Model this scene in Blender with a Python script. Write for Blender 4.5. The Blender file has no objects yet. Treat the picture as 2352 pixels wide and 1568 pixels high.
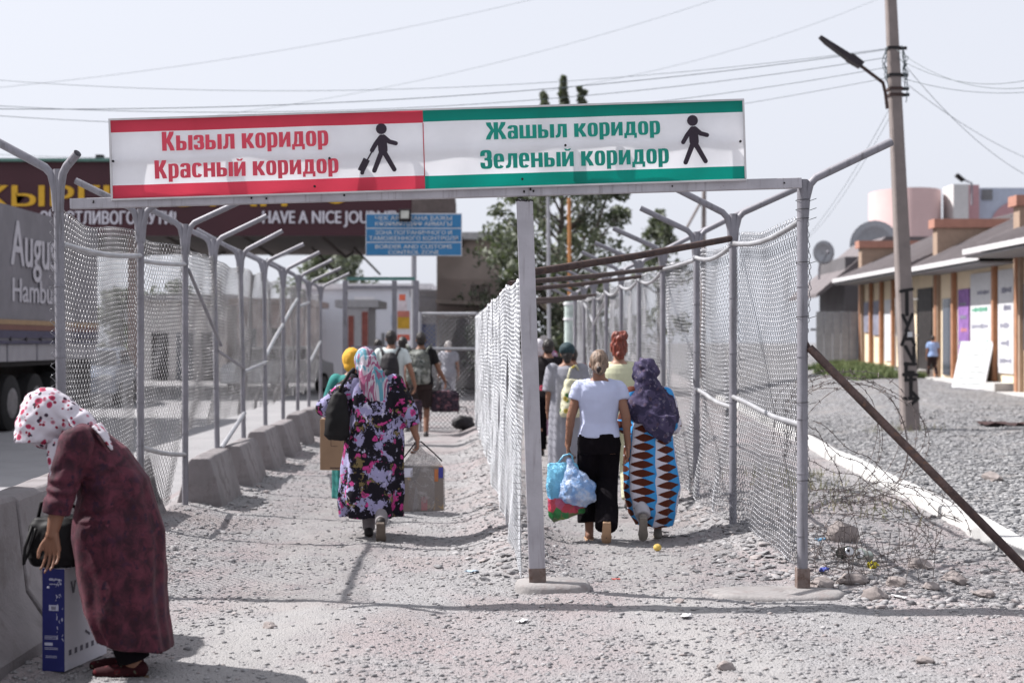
import bpy, bmesh, math, random
import numpy as np
from mathutils import Vector, Matrix, Quaternion, noise
R = math.radians
S = bpy.context.scene
C = S.collection
random.seed(7)
rng = np.random.default_rng(11)

# ------------------------------------------------------------------ camera
cam_d = bpy.data.cameras.new('camera')
cam = bpy.data.objects.new('camera', cam_d)
C.objects.link(cam)
cam.location = (0, 0, 1.6)
cam.rotation_euler = (R(90), 0, 0)
cam_d.lens = 50
cam_d.sensor_width = 36
cam_d.clip_start = 0.1
cam_d.clip_end = 2000
cam_d.dof.use_dof = True
cam_d.dof.focus_distance = 9.3
cam_d.dof.aperture_fstop = 2.1
S.camera = cam

# ------------------------------------------------------------------ sun and sky
SUN_EL = R(49)
SUN_AZ = Vector((-0.968, 0.25, 0)).normalized()          # towards the sun
sd = Vector((SUN_AZ.x * math.cos(SUN_EL), SUN_AZ.y * math.cos(SUN_EL), math.sin(SUN_EL)))
sun_d = bpy.data.lights.new('sun', 'SUN')
sun_d.energy = 5.0
sun_d.angle = R(0.53)
sun_d.color = (1.0, 0.97, 0.945)
sun = bpy.data.objects.new('sun', sun_d)
C.objects.link(sun)
sun.rotation_euler = (-sd).to_track_quat('-Z', 'Y').to_euler()

W = bpy.data.worlds.new('World')
S.world = W
W.use_nodes = True
wn = W.node_tree
wn.nodes.clear()
wo = wn.nodes.new('ShaderNodeOutputWorld')
wb = wn.nodes.new('ShaderNodeBackground')
sky = wn.nodes.new('ShaderNodeTexSky')
sky.sky_type = 'NISHITA'
sky.sun_disc = False
sky.sun_elevation = SUN_EL
sky.sun_rotation = math.atan2(SUN_AZ.x, SUN_AZ.y)
sky.air_density = 1.0
sky.dust_density = 4.0
sky.ozone_density = 1.0
hs = wn.nodes.new('ShaderNodeHueSaturation')
hs.inputs['Saturation'].default_value = 0.32
hz = wn.nodes.new('ShaderNodeMix')
hz.data_type = 'RGBA'
hz.inputs[0].default_value = 0.66
hz.inputs[7].default_value = (8.75, 9.05, 10.1, 1)        # bright dust veil over the whole sky
wn.links.new(sky.outputs[0], hs.inputs['Color'])
wn.links.new(hs.outputs[0], hz.inputs[6])
wn.links.new(hz.outputs[2], wb.inputs['Color'])
wb.inputs['Strength'].default_value = 0.068
wn.links.new(wb.outputs[0], wo.inputs[0])
S.view_settings.view_transform = 'Standard'
S.view_settings.look = 'None'
S.view_settings.exposure = 0.80
S.view_settings.gamma = 1.0
try:
    S.cycles.max_bounces = 8
    S.cycles.transparent_max_bounces = 12
    S.cycles.use_denoising = True
except Exception:
    pass


# ------------------------------------------------------------------ helpers
def W3(px, py, d):
    """a place in the world seen at (px, py) of a 2352 x 1568 view and d metres along y"""
    return Vector(((px - 1176) / 3266.7 * d, d, 1.6 - (py - 784) / 3266.7 * d))


class NT:
    gain = 0.66                                               # ground reflectances below are written for a paler exposure

    def __init__(s, name):
        s.m = bpy.data.materials.new(name)
        s.m.use_nodes = True
        s.t = s.m.node_tree
        s.b = s.t.nodes['Principled BSDF']

    def n(s, typ, props=None, **ins):
        o = s.t.nodes.new('ShaderNode' + typ)
        for k, v in (props or {}).items():
            setattr(o, k, v)
        for k, v in ins.items():
            key = int(k[1:]) if k[0] == 'i' and k[1:].isdigit() else k.replace('_', ' ')
            s.set(o.inputs[key], v)
        return o

    def set(s, sock, v):
        if hasattr(v, 'is_output'):
            s.t.links.new(v, sock)
        elif isinstance(v, (tuple, list)) and len(v) == 3 and sock.type == 'RGBA':
            sock.default_value = (*(q * NT.gain for q in v), 1)
        else:
            sock.default_value = v

    def math(s, op, a, b=0.0, c=0.0):
        o = s.n('Math', {'operation': op})
        s.set(o.inputs[0], a)
        s.set(o.inputs[1], b)
        s.set(o.inputs[2], c)
        return o.outputs[0]

    def mix(s, f, a, b, mode='MIX'):
        o = s.n('Mix', {'data_type': 'RGBA', 'blend_type': mode})
        s.set(o.inputs[0], f)
        s.set(o.inputs[6], a)
        s.set(o.inputs[7], b)
        return o.outputs[2]

    def coord(s, kind='Object', scale=None):
        c = s.n('TexCoord').outputs[kind]
        if scale:
            mp = s.n('Mapping')
            s.set(mp.inputs[0], c)
            mp.inputs['Scale'].default_value = scale
            c = mp.outputs[0]
        return c

    def noise(s, scale, co=None, detail=4, rough=0.6, dist=0.0):
        o = s.n('TexNoise', None, Scale=scale, Detail=detail, Roughness=rough, Distortion=dist)
        s.set(o.inputs['Vector'], co if co is not None else s.coord())
        return o.outputs[0]

    def voro(s, scale, co=None, feat='F1', rnd=1.0):
        o = s.n('TexVoronoi', {'feature': feat}, Scale=scale, Randomness=rnd)
        s.set(o.inputs['Vector'], co if co is not None else s.coord())
        return o

    def ramp(s, f, a, b):
        o = s.n('MapRange', {'interpolation_type': 'SMOOTHSTEP'})
        s.set(o.inputs[0], f)
        s.set(o.inputs[1], a)
        s.set(o.inputs[2], b)
        return o.outputs[0]

    def bump(s, h, strength=0.5, dist=0.02):
        o = s.n('Bump', None, Strength=strength, Distance=dist)
        s.set(o.inputs['Height'], h)
        s.set(s.b.inputs['Normal'], o.outputs[0])

    def out(s, color=None, rough=None, metal=None, spec=None):
        for k, v in (('Base Color', color), ('Roughness', rough), ('Metallic', metal), ('Specular IOR Level', spec)):
            if v is not None:
                s.set(s.b.inputs[k], v)
        return s.m


_mc = {}


def M(name, col, rough=0.75, metal=0.0, var=0.18, vs=6.0, bump=0.0, bs=60.0, col2=None, lo=0.45, hi=0.62, spec=0.35):
    """painted / plain material with patchy variation, optional second colour in blotches"""
    if name in _mc:
        return _mc[name]
    t = NT(name)
    n1 = t.noise(vs, detail=5)
    dark = tuple(c * (1 - var) for c in col)
    lite = tuple(min(1, c * (1 + var)) for c in col)
    c = t.mix(t.ramp(n1, 0.3, 0.7), dark, lite)
    if col2:
        c = t.mix(t.ramp(t.noise(vs * 1.7, detail=6, rough=0.7), lo, hi), c, col2)
    if bump:
        t.bump(t.noise(bs, detail=3), bump, 0.01)
    t.out(c, rough, metal, spec)
    _mc[name] = t.m
    return t.m


class MB:
    def __init__(s):
        s.v, s.f, s.mi, s.k = [], [], [], 0

    def add(s, vs, fs):
        b = len(s.v)
        s.v += [tuple(v) for v in vs]
        s.f += [tuple(i + b for i in f) for f in fs]
        s.mi += [s.k] * len(fs)
        return s

    def box(s, c, size, rot=None, taper=1.0):
        hx, hy, hz_ = (q / 2 for q in size)
        vs = []
        for z in (-1, 1):
            k = 1.0 if z < 0 else taper
            for x, y in ((-1, -1), (1, -1), (1, 1), (-1, 1)):
                p = Vector((x * hx * k, y * hy * k, z * hz_))
                if rot is not None:
                    p = rot @ p
                vs.append(p + Vector(c))
        return s.add(vs, [(3, 2, 1, 0), (4, 5, 6, 7), (0, 1, 5, 4), (1, 2, 6, 5), (2, 3, 7, 6), (3, 0, 4, 7)])

    def quad(s, a, b, c, d):
        return s.add([a, b, c, d], [(0, 1, 2, 3)])

    def prism(s, pts, d):
        """closed outline pts pushed along vector d"""
        n = len(pts)
        pts = [Vector(p) for p in pts]
        d = Vector(d)
        return s.add(pts + [p + d for p in pts],
                     [tuple(range(n - 1, -1, -1)), tuple(range(n, 2 * n))] +
                     [(i, (i + 1) % n, n + (i + 1) % n, n + i) for i in range(n)])

    def tube(s, pts, r, n=8, cap=True, closed=False):
        pts = [Vector(p) for p in pts]
        m = len(pts)
        rs = r if isinstance(r, (list, tuple)) else [r] * m
        up = None
        rings = []
        for i in range(m):
            t = (pts[min(i + 1, m - 1)] - pts[max(i - 1, 0)])
            t = t.normalized() if t.length > 1e-9 else Vector((0, 0, 1))
            if up is None:
                up = Vector((0, 0, 1)) if abs(t.z) < 0.9 else Vector((0, 1, 0))
            a = t.cross(up)
            if a.length < 1e-6:
                a = t.orthogonal()
            a.normalize()
            b = a.cross(t).normalized()
            up = b
            rings.append([pts[i] + (a * math.cos(q) + b * math.sin(q)) * rs[i] for q in (2 * math.pi * j / n for j in range(n))])
        vs = [p for rg in rings for p in rg]
        fs = []
        for i in range(m - 1):
            for j in range(n):
                fs.append((i * n + j, i * n + (j + 1) % n, (i + 1) * n + (j + 1) % n, (i + 1) * n + j))
        if cap:
            fs.append(tuple(range(n - 1, -1, -1)))
            fs.append(tuple((m - 1) * n + j for j in range(n)))
        return s.add(vs, fs)

    def ell(s, c, r, rot=None, nu=14, nv=9):
        if not isinstance(r, (tuple, list)):
            r = (r, r, r)
        c = Vector(c)
        vs = [Vector((0, 0, -r[2]))]
        for i in range(1, nv):
            ph = -math.pi / 2 + math.pi * i / nv
            for j in range(nu):
                th = 2 * math.pi * j / nu
                vs.append(Vector((r[0] * math.cos(ph) * math.cos(th), r[1] * math.cos(ph) * math.sin(th), r[2] * math.sin(ph))))
        vs.append(Vector((0, 0, r[2])))
        if rot is not None:
            vs = [rot @ v for v in vs]
        vs = [v + c for v in vs]
        fs = [(0, 1 + (j + 1) % nu, 1 + j) for j in range(nu)]
        for i in range(nv - 2):
            for j in range(nu):
                a = 1 + i * nu
                fs.append((a + j, a + (j + 1) % nu, a + nu + (j + 1) % nu, a + nu + j))
        l = len(vs) - 1
        a = 1 + (nv - 2) * nu
        fs += [(a + j, a + (j + 1) % nu, l) for j in range(nu)]
        return s.add(vs, fs)

    def limb(s, pts, rs, n=14):
        """chain of tapered bones with round joints (for union by remesh)"""
        pts = [Vector(p) for p in pts]
        for p, r in zip(pts, rs):
            s.ell(p, r, nu=n, nv=8)
        for i in range(len(pts) - 1):
            s.tube([pts[i], pts[i + 1]], [rs[i], rs[i + 1]], n)
        return s

    def loft(s, rings, n=32, fold=None, side=(1, 0, 0)):
        """rings: (centre, rx, ry[, tilt axis]) stacked; rx along side, ry across; fold(ang, t)->scale"""
        m = len(rings)
        cs = [Vector(r[0]) for r in rings]
        vs = []
        sx = Vector(side).normalized()
        for i, r in enumerate(rings):
            if len(r) > 3:
                t = Vector(r[3]).normalized()
            else:
                t = (cs[min(i + 1, m - 1)] - cs[max(i - 1, 0)]).normalized()
            x = (sx - t * sx.dot(t)).normalized()
            y = t.cross(x).normalized()
            for j in range(n):
                q = 2 * math.pi * j / n
                k = fold(q, i / (m - 1)) if fold else 1.0
                vs.append(cs[i] + (x * math.cos(q) * r[1] + y * math.sin(q) * r[2]) * k)
        fs = []
        for i in range(m - 1):
            for j in range(n):
                fs.append((i * n + j, i * n + (j + 1) % n, (i + 1) * n + (j + 1) % n, (i + 1) * n + j))
        fs.append(tuple(range(n - 1, -1, -1)))
        fs.append(tuple((m - 1) * n + j for j in range(n)))
        return s.add(vs, fs)

    def mesh(s, name, mats, smooth=False):
        me = bpy.data.meshes.new(name)
        me.from_pydata(s.v, [], s.f)
        mats = mats if isinstance(mats, (list, tuple)) else [mats]
        for m in mats:
            me.materials.append(m)
        if len(mats) > 1:
            me.polygons.foreach_set('material_index', s.mi)
        if smooth:
            me.polygons.foreach_set('use_smooth', [True] * len(s.f))
        me.update()
        return me

    def build(s, name, mats, parent=None, smooth=False, bevel=0.0, loc=None):
        o = bpy.data.objects.new(name, s.mesh(name, mats, smooth))
        C.objects.link(o)
        if parent is not None:
            o.parent = parent
        if loc is not None:
            o.location = loc
        if bevel:
            b = o.modifiers.new('edge', 'BEVEL')
            b.width = bevel
            b.segments = 2
            b.limit_method = 'ANGLE'
            b.angle_limit = R(40)
        return o


def smooth_angle(o, deg=35):
    me = o.data
    me.polygons.foreach_set('use_smooth', [True] * len(me.polygons))
    try:
        me.set_sharp_from_angle(angle=R(deg))
    except Exception:
        pass
    return o


def tag(o, label, cat, group=None, kind=None):
    o['label'] = label
    o['category'] = cat
    if group:
        o['group'] = group
    if kind:
        o['kind'] = kind
    return o


def thing(name, label, cat, loc=(0, 0, 0), rz=0.0, group=None):
    o = bpy.data.objects.new(name, None)
    C.objects.link(o)
    o.location = loc
    o.rotation_euler = (0, 0, rz)
    o.empty_display_size = 0.1
    return tag(o, label, cat, group)


def struct(o):
    o['kind'] = 'structure'
    return o


def weathered(name, base, rust=(.13, .075, .05), dark=(.10, .095, .10), rough=.55, metal=.12):
    """old paint on steel: patchy tone, thin vertical runs, chips down to rust"""
    t = NT(name)
    co = t.coord()
    c = t.mix(t.ramp(t.noise(4, co, 5), .3, .7), tuple(q * .86 for q in base), tuple(q * 1.10 for q in base))
    c = t.mix(t.math('MULTIPLY', t.ramp(t.noise(1.0, t.coord('Object', (34, 34, 2.2)), 4, .6), .54, .70), .55), c, dark)
    chip = t.ramp(t.noise(26, co, 7, .75), .655, .675)
    c = t.mix(t.math('MULTIPLY', chip, t.ramp(t.noise(2.3, co, 3), .42, .6)), c, rust)
    t.bump(t.noise(60, co, 4), .2, .006)
    t.out(c, rough, metal, .35)
    return t.m


def copy_tree(o, parent=None):
    c = o.copy()
    C.objects.link(c)
    if parent is not None:
        c.parent = parent
    for ch in list(o.children):
        copy_tree(ch, c)
    return c


def blob(mb, name, mats, parent, voxel=0.01, smooth=4, wrinkle=None, cut=None):
    """union of closed pieces into one continuous skin"""
    tmp = bpy.data.objects.new('tmp', mb.mesh('tmp', [M('plain grey', (.5, .5, .5))]))
    C.objects.link(tmp)
    r = tmp.modifiers.new('r', 'REMESH')
    r.mode = 'VOXEL'
    r.voxel_size = voxel
    r.use_smooth_shade = True
    if smooth:
        q = tmp.modifiers.new('s', 'SMOOTH')
        q.factor = 0.5
        q.iterations = smooth
    dg = bpy.context.evaluated_depsgraph_get()
    me = bpy.data.meshes.new_from_object(tmp.evaluated_get(dg))
    tm = tmp.data
    bpy.data.objects.remove(tmp)
    bpy.data.meshes.remove(tm)
    me.name = name
    me.materials.clear()
    for m in (mats if isinstance(mats, (list, tuple)) else [mats]):
        me.materials.append(m)
    if wrinkle:
        n = len(me.vertices)
        co = np.empty(n * 3)
        me.vertices.foreach_get('co', co)
        no = np.empty(n * 3)
        me.vertices.foreach_get('normal', no)
        co = co.reshape(-1, 3)
        no = no.reshape(-1, 3)
        d = np.array([wrinkle(Vector(p)) for p in co])
        co += no * d[:, None]
        me.vertices.foreach_set('co', co.ravel())
    me.polygons.foreach_set('use_smooth', [True] * len(me.polygons))
    me.update()
    o = bpy.data.objects.new(name, me)
    C.objects.link(o)
    if parent is not None:
        o.parent = parent
    return o


def cloth(amp=0.008, sc=(9, 9, 3), seed=0.0):
    def f(p):
        q = Vector((p.x * sc[0] + seed, p.y * sc[1], p.z * sc[2]))
        return amp * (noise.noise(q) + 0.5 * noise.noise(q * 2.1))
    return f


def text_mesh(body, mat, cap=None, width=None, offset=0.0, extrude=0.01, name='lettering', bold=0.0, space=1.0):
    """lettering in the x-z plane facing -y, origin at the baseline start"""
    c = bpy.data.curves.new('t', 'FONT')
    c.body = body
    c.space_character = space
    c.extrude = 1.0
    c.resolution_u = 3
    o = bpy.data.objects.new('t', c)
    C.objects.link(o)
    dg = bpy.context.evaluated_depsgraph_get()
    me = bpy.data.meshes.new_from_object(o.evaluated_get(dg))
    bpy.data.objects.remove(o)
    bpy.data.curves.remove(c)
    n = len(me.vertices)
    co = np.empty(n * 3)
    me.vertices.foreach_get('co', co)
    co = co.reshape(-1, 3)
    x0, x1 = co[:, 0].min(), co[:, 0].max()
    bold = bold or offset
    sz = cap / (0.727 + bold * .5) if cap else 1.0
    sx = (width / (x1 - x0 + 2 * bold)) if width else sz
    fs = [tuple(p.vertices) for p in me.polygons]
    bpy.data.meshes.remove(me)
    # heavier strokes: the outline repeated a little to each side, each layer a hair deeper
    V, F = [], []
    lay = [(0, 0)] if not bold else [(-1, 0), (1, 0), (0, 1), (-.5, -1), (.5, .4)]
    for k, (dx, dz) in enumerate(lay):
        out = np.empty_like(co)
        out[:, 0] = (co[:, 0] - x0 + bold * (1 + dx)) * sx
        out[:, 2] = (co[:, 1] + bold * .25 * (1 + dz)) * sz
        out[:, 1] = -np.sign(co[:, 2]) * (extrude / 2 + .00025 * k)
        b = len(V)
        V += [tuple(q) for q in out]
        F += [tuple(i + b for i in f) for f in fs]
    me = bpy.data.meshes.new(name)
    me.from_pydata(V, [], F)
    me.materials.append(mat)
    me.update()
    return me


def text(body, mat, parent, loc, rot=(0, 0, 0), name='lettering', **k):
    o = bpy.data.objects.new(name, text_mesh(body, mat, name=name, **k))
    C.objects.link(o)
    o.location = loc
    o.rotation_euler = rot
    if parent is not None:
        o.parent = parent
    return o


def raw_mesh(name, v, f, mat, parent=None, smooth=False, k=3):
    """fast mesh from numpy arrays of k-gons"""
    me = bpy.data.meshes.new(name)
    v = np.ascontiguousarray(v, dtype=np.float32)
    f = np.ascontiguousarray(f, dtype=np.int32)
    me.vertices.add(len(v))
    me.vertices.foreach_set('co', v.ravel())
    me.loops.add(f.size)
    me.loops.foreach_set('vertex_index', f.ravel())
    me.polygons.add(len(f))
    me.polygons.foreach_set('loop_start', np.arange(0, f.size, k, dtype=np.int32))
    try:
        me.polygons.foreach_set('loop_total', np.full(len(f), k, dtype=np.int32))
    except Exception:
        pass
    if smooth:
        me.polygons.foreach_set('use_smooth', np.ones(len(f), dtype=bool))
    me.materials.append(mat)
    me.update(calc_edges=True)
    me.validate()
    o = bpy.data.objects.new(name, me)
    C.objects.link(o)
    if parent is not None:
        o.parent = parent
    return o


# ------------------------------------------------------------------ ground shape
def hash2(i, j, s):
    q = np.sin(i * 127.1 + j * 311.7 + s * 74.7) * 43758.5453
    return q - np.floor(q)


def vnoise(x, y, s=0.0):
    i, j = np.floor(x), np.floor(y)
    u, v = x - i, y - j
    u = u * u * (3 - 2 * u)
    v = v * v * (3 - 2 * v)
    a, b = hash2(i, j, s), hash2(i + 1, j, s)
    c, d = hash2(i, j + 1, s), hash2(i + 1, j + 1, s)
    return (a * (1 - u) + b * u) * (1 - v) + (c * (1 - u) + d * u) * v - 0.5


def sst(a, b, x):
    t = np.clip((x - a) / (b - a), 0, 1)
    return t * t * (3 - 2 * t)


def xl_(y):
    return -2.87 - 0.044 * (y - 9.1)


def xm_(y):
    return 0.10 - 0.044 * (y - 9.2)


def xr_(y):
    return 1.87 - 0.027 * (y - 9.1)


def xk_(y):
    return 3.85 + 0.068 * (y - 10.7)


def gh(x, y):
    x = np.asarray(x, dtype=float)
    y = np.asarray(y, dtype=float)
    z = 0.09 * np.exp(-((x - xl_(y)) / .35) ** 2) * sst(10, 12.5, y) * (1 - sst(30, 34, y))
    z = z + 0.15 * np.exp(-((x - xm_(y)) / .26) ** 2) * sst(9.35, 10.1, y) * (1 - sst(25, 27, y))
    z = z + 0.13 * np.exp(-((x - xr_(y) - .1) / .38) ** 2) * sst(9.35, 10.6, y) * (1 - sst(34, 38, y))
    k = xk_(y)
    lot = sst(0.0, 0.12, x - k - 0.02)
    z = z + lot * (0.05 + 0.03 * np.clip(y - 20, 0, 28) * sst(0.3, 4.5, x - k))
    z = z - 0.03 * np.exp(-((x - k + .5) / .4) ** 2)
    amp = np.where(x < -3.3, 0.0, 1.0) * np.where(y > 3.5, 1.0, 0.3)
    n = 0.035 * vnoise(x * 0.9, y * 0.9, 1) + 0.03 * vnoise(x * 2.7, y * 2.7, 2) + 0.009 * vnoise(x * 7, y * 7, 3) \
        + 0.006 * vnoise(x * 17, y * 17, 4) + 0.006 * vnoise(x * 38, y * 38, 5)
    z = z + n * amp
    z = np.where(x < -3.3, z - 0.03, z)
    return z


def G(x, y):
    return float(gh(np.array([x]), np.array([y]))[0])


xs = np.concatenate([np.array([-400, -200, -100, -60, -40, -25, -15, -9, -6, -4.5, -3.8]), np.arange(-3.4, 4.6, 0.035), np.arange(4.6, 12, 0.12),
                     np.array([12.5, 14, 17, 22, 30, 45, 70, 120, 220, 400])])
ys = np.concatenate([np.array([-60, -25, -10, -4, 0, 2, 3.5]), np.arange(4.5, 14, 0.035), np.arange(14, 22, 0.08), np.arange(22, 50, 0.4),
                     np.array([52, 58, 66, 80, 100, 140, 200, 320, 600])])
gx, gy = np.meshgrid(xs, ys)
gz = gh(gx, gy)
nx, ny = len(xs), len(ys)
ii, jj = np.meshgrid(np.arange(nx - 1), np.arange(ny - 1))
q0 = (jj * nx + ii).ravel()

t = NT('dusty gravel ground')
co = t.coord()
sep = t.n('SeparateXYZ', None, Vector=co)
X, Y = sep.outputs[0], sep.outputs[1]
big = t.noise(0.9, co, 5)
mid = t.noise(7, co, 6, 0.7)
fine = t.noise(60, co, 4, 0.7)
v1 = t.voro(38, co)
v2 = t.voro(95, co)
v3 = t.voro(17, co)
dust = t.mix(t.ramp(mid, .3, .7), (.345, .335, .337), (.445, .433, .44))
dust = t.mix(t.ramp(big, .38, .66), dust, (.41, .355, .36))
lane = t.math('ADD', t.math('ADD', X, t.math('MULTIPLY', Y, .042)), t.math('MULTIPLY', t.math('SUBTRACT', t.noise(1.4, co, 3), .5), .7))
la_ = t.ramp(t.math('ABSOLUTE', t.math('ADD', lane, .97)), .62, .18)
lb_ = t.ramp(t.math('ABSOLUTE', t.math('SUBTRACT', lane, 1.33)), .45, .12)
lanes = t.math('MULTIPLY', t.math('MAXIMUM', la_, lb_), t.ramp(t.noise(2.6, co, 5), .32, .52))
dust = t.mix(t.math('MULTIPLY', lanes, .75), dust, (.445, .43, .425))
dust = t.mix(t.ramp(t.noise(.45, co, 6, .65), .52, .66), dust, (.37, .335, .33))
stone = t.mix(v1.outputs['Color'], (.26, .25, .265), (.54, .522, .54))
peb = t.math('MULTIPLY', t.ramp(v1.outputs['Distance'], .42, .25), t.ramp(mid, .40, .58))
peb = t.math('MULTIPLY', peb, t.math('SUBTRACT', 1.0, t.math('MULTIPLY', lanes, .7)))
colr = t.mix(peb, dust, stone)
# parking lot gravel right of the kerb: greyer and coarser
kx = t.math('SUBTRACT', X, t.math('ADD', 3.85, t.math('MULTIPLY', t.math('SUBTRACT', Y, 10.7), 0.068)))
lot = t.ramp(kx, 0.0, 0.25)
ls = t.mix(t.n('SeparateColor', None, Color=v3.outputs['Color']).outputs[0], (.20, .20, .21), (.50, .495, .51))
ls = t.mix(t.ramp(v3.outputs['Distance'], .5, .75), ls, (.14, .135, .14))
ls = t.mix(t.ramp(t.noise(1.3, co, 5), .5, .7), ls, (.36, .34, .335))
colr = t.mix(lot, colr, ls)
h = t.math('ADD', t.math('MULTIPLY', peb, 0.6), t.math('MULTIPLY', fine, 0.55))
h = t.math('ADD', h, t.math('MULTIPLY', v2.outputs['Distance'], -0.35))
h = t.math('ADD', h, t.math('MULTIPLY', lot, t.math('MULTIPLY', v3.outputs['Distance'], -2.5)))
t.bump(h, 1.0, 0.016)
M_ground = t.out(colr, 0.95, 0, 0.15)
g = raw_mesh('ground', np.stack([gx.ravel(), gy.ravel(), gz.ravel()], 1), np.stack([q0, q0 + 1, q0 + nx + 1, q0 + nx], 1), M_ground, None, True, 4)
struct(g)

# road beyond the barriers
t = NT('worn asphalt')
c = t.mix(t.ramp(t.noise(1.2, None, 5), .35, .65), (.27, .263, .275), (.35, .34, .352))
c = t.mix(t.ramp(t.noise(90, None, 3), .45, .6), c, (.41, .40, .41))
t.bump(t.noise(160), .3, .006)
t.out(c, .9)
mb = MB()
mb.quad((-60, -40, .0), (-3.55, -40, .0), (-3.55, 300, .0), (-60, 300, .0))
struct(mb.build('road', t.m))


# loose stones lying on the ground
def stones(name, n, place, smin, smax, mat, sub=0, seed=0, power=2.2, flat=0.45):
    r = np.random.default_rng(seed)
    bm = bmesh.new()
    bmesh.ops.create_icosphere(bm, subdivisions=1 + sub, radius=1.0)
    bv = np.array([v.co[:] for v in bm.verts])
    bf = np.array([[v.index for v in f.verts] for f in bm.faces])
    bm.free()
    xy = place(r, n)
    n = len(xy)
    sz = smin + (smax - smin) * r.random(n) ** power
    sc = np.stack([sz * (0.75 + .6 * r.random(n)), sz * (0.75 + .6 * r.random(n)), sz * (flat * .6 + .6 * flat * r.random(n))], 1)
    a = r.random(n) * 6.283
    tl = (r.random(n) - .5) * .7
    V = bv[None] * (1 + .5 * (r.random((n, len(bv), 1)) - .5)) * sc[:, None, :]
    ct, st = np.cos(tl)[:, None], np.sin(tl)[:, None]
    y2 = V[:, :, 1] * ct - V[:, :, 2] * st
    z2 = V[:, :, 1] * st + V[:, :, 2] * ct
    ca, sa = np.cos(a)[:, None], np.sin(a)[:, None]
    P = np.stack([V[:, :, 0] * ca - y2 * sa, V[:, :, 0] * sa + y2 * ca, z2], 2)
    P[:, :, 0] += xy[:, 0:1]
    P[:, :, 1] += xy[:, 1:2]
    P[:, :, 2] += (gh(xy[:, 0], xy[:, 1]) + sc[:, 2] * .35)[:, None]
    F = (bf[None] + (np.arange(n) * len(bv))[:, None, None]).reshape(-1, 3)
    o = raw_mesh(name, P.reshape(-1, 3), F, mat)
    if sub:
        smooth_angle(o, 60)
    return o


t = NT('loose stone')
gn = t.n('NewGeometry')
rr = gn.outputs['Random Per Island']
c = t.mix(rr, (.17, .165, .175), (.56, .545, .55))
c = t.mix(t.ramp(rr, .86, .9), c, (.43, .375, .365))
c = t.mix(t.ramp(t.noise(40, None, 4), .4, .7), c, (.43, .415, .42))
t.bump(t.noise(120), .4, .004)
M_stone = t.out(c, .9, 0, .2)
t = NT('grey lot stone')
rr = t.n('NewGeometry').outputs['Random Per Island']
c = t.mix(rr, (.19, .19, .20), (.50, .495, .50))
t.bump(t.noise(90), .4, .004)
M_stone2 = t.out(c, .9, 0, .2)


def pl_path(r, n):
    y = 5.6 + 15 * r.random(n) ** 1.7
    x = -3.1 + r.random(n) * (xk_(y) + 3.0)
    k = vnoise(x * 1.6, y * 1.6, 8) + r.random(n) * .8
    k = k - .34 * np.exp(-((x + 1.35 + .044 * (y - 9)) / .55) ** 2) - .30 * np.exp(-((x - .98 + .035 * (y - 9)) / .38) ** 2)   # trodden lanes stay clearer
    return np.stack([x, y], 1)[k > 0.02]


def pl_berm(r, n):
    y = 9.5 + 13 * r.random(n) ** 1.5
    w = r.random(n)
    x = np.where(w < .3, xm_(y) + r.normal(0, .2, n), np.where(w < .85, xr_(y) + r.normal(.0, .3, n), xl_(y) + .4 + r.normal(0, .2, n)))
    return np.stack([x, y], 1)


def pl_lot(r, n):
    y = 8.5 + 20 * r.random(n) ** 1.3
    x = xk_(y) + .15 + r.random(n) * (y * .36 + .6 - xk_(y)).clip(0.5)
    return np.stack([x, y], 1)


def pl_ditch(r, n):
    y = 8.6 + 8 * r.random(n) ** 1.3
    x = xr_(y) + .2 + r.random(n) * (xk_(y) - xr_(y) - .3)
    return np.stack([x, y], 1)


for nm, args in (('gravel', (70000, pl_path, .004, .018, M_stone, 0, 1, 4.2)), ('coarse_gravel', (3800, pl_berm, .008, .036, M_stone, 1, 2, 2.6)),
                 ('lot_gravel', (14000, pl_lot, .010, .036, M_stone2, 0, 3, 1.7)), ('roadside_gravel', (3000, pl_ditch, .008, .036, M_stone, 0, 4, 2.4))):
    o = stones(nm, *args)
    o['kind'] = 'stuff'
    o['label'] = {'gravel': 'small loose stones strewn over the dusty footpath', 'coarse_gravel': 'coarse stones heaped along the feet of the mesh fences',
                  'lot_gravel': 'grey gravel covering the lot in front of the shops', 'roadside_gravel': 'stones between the mesh fence and the white kerb'}[nm]
    o['category'] = 'gravel'

# white concrete kerb along the lot
mb = MB()
yy = np.arange(5.0, 40, 1.0)
for a in yy:
    b = a + 0.985
    p = [(xk_(a), a), (xk_(b), b)]
    z0 = max(G(p[0][0] + .2, a), 0) + .05
    z1 = max(G(p[1][0] + .2, b), 0) + .05
    j = random.uniform(-.01, .01)
    vs = []
    for (x, y), z in ((p[0], z0), (p[1], z1)):
        vs += [(x - .12 + j, y, -.2), (x - .10 + j, y, z - .015), (x - .085 + j, y, z), (x + .09 + j, y, z), (x + .10 + j, y, z - .02), (x + .12 + j, y, -.2)]
    mb.add(vs, [(0, 1, 7, 6), (1, 2, 8, 7), (2, 3, 9, 8), (3, 4, 10, 9), (4, 5, 11, 10), (5, 4, 3, 2, 1, 0), (6, 7, 8, 9, 10, 11)])
M_kerb = M('pale kerb concrete', (.66, .65, .64), .9, var=.1, vs=3, bump=.3, bs=80, col2=(.42, .40, .39), lo=.55, hi=.75)
struct(mb.build('kerb', M_kerb))
NT.gain = 0.86

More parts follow.
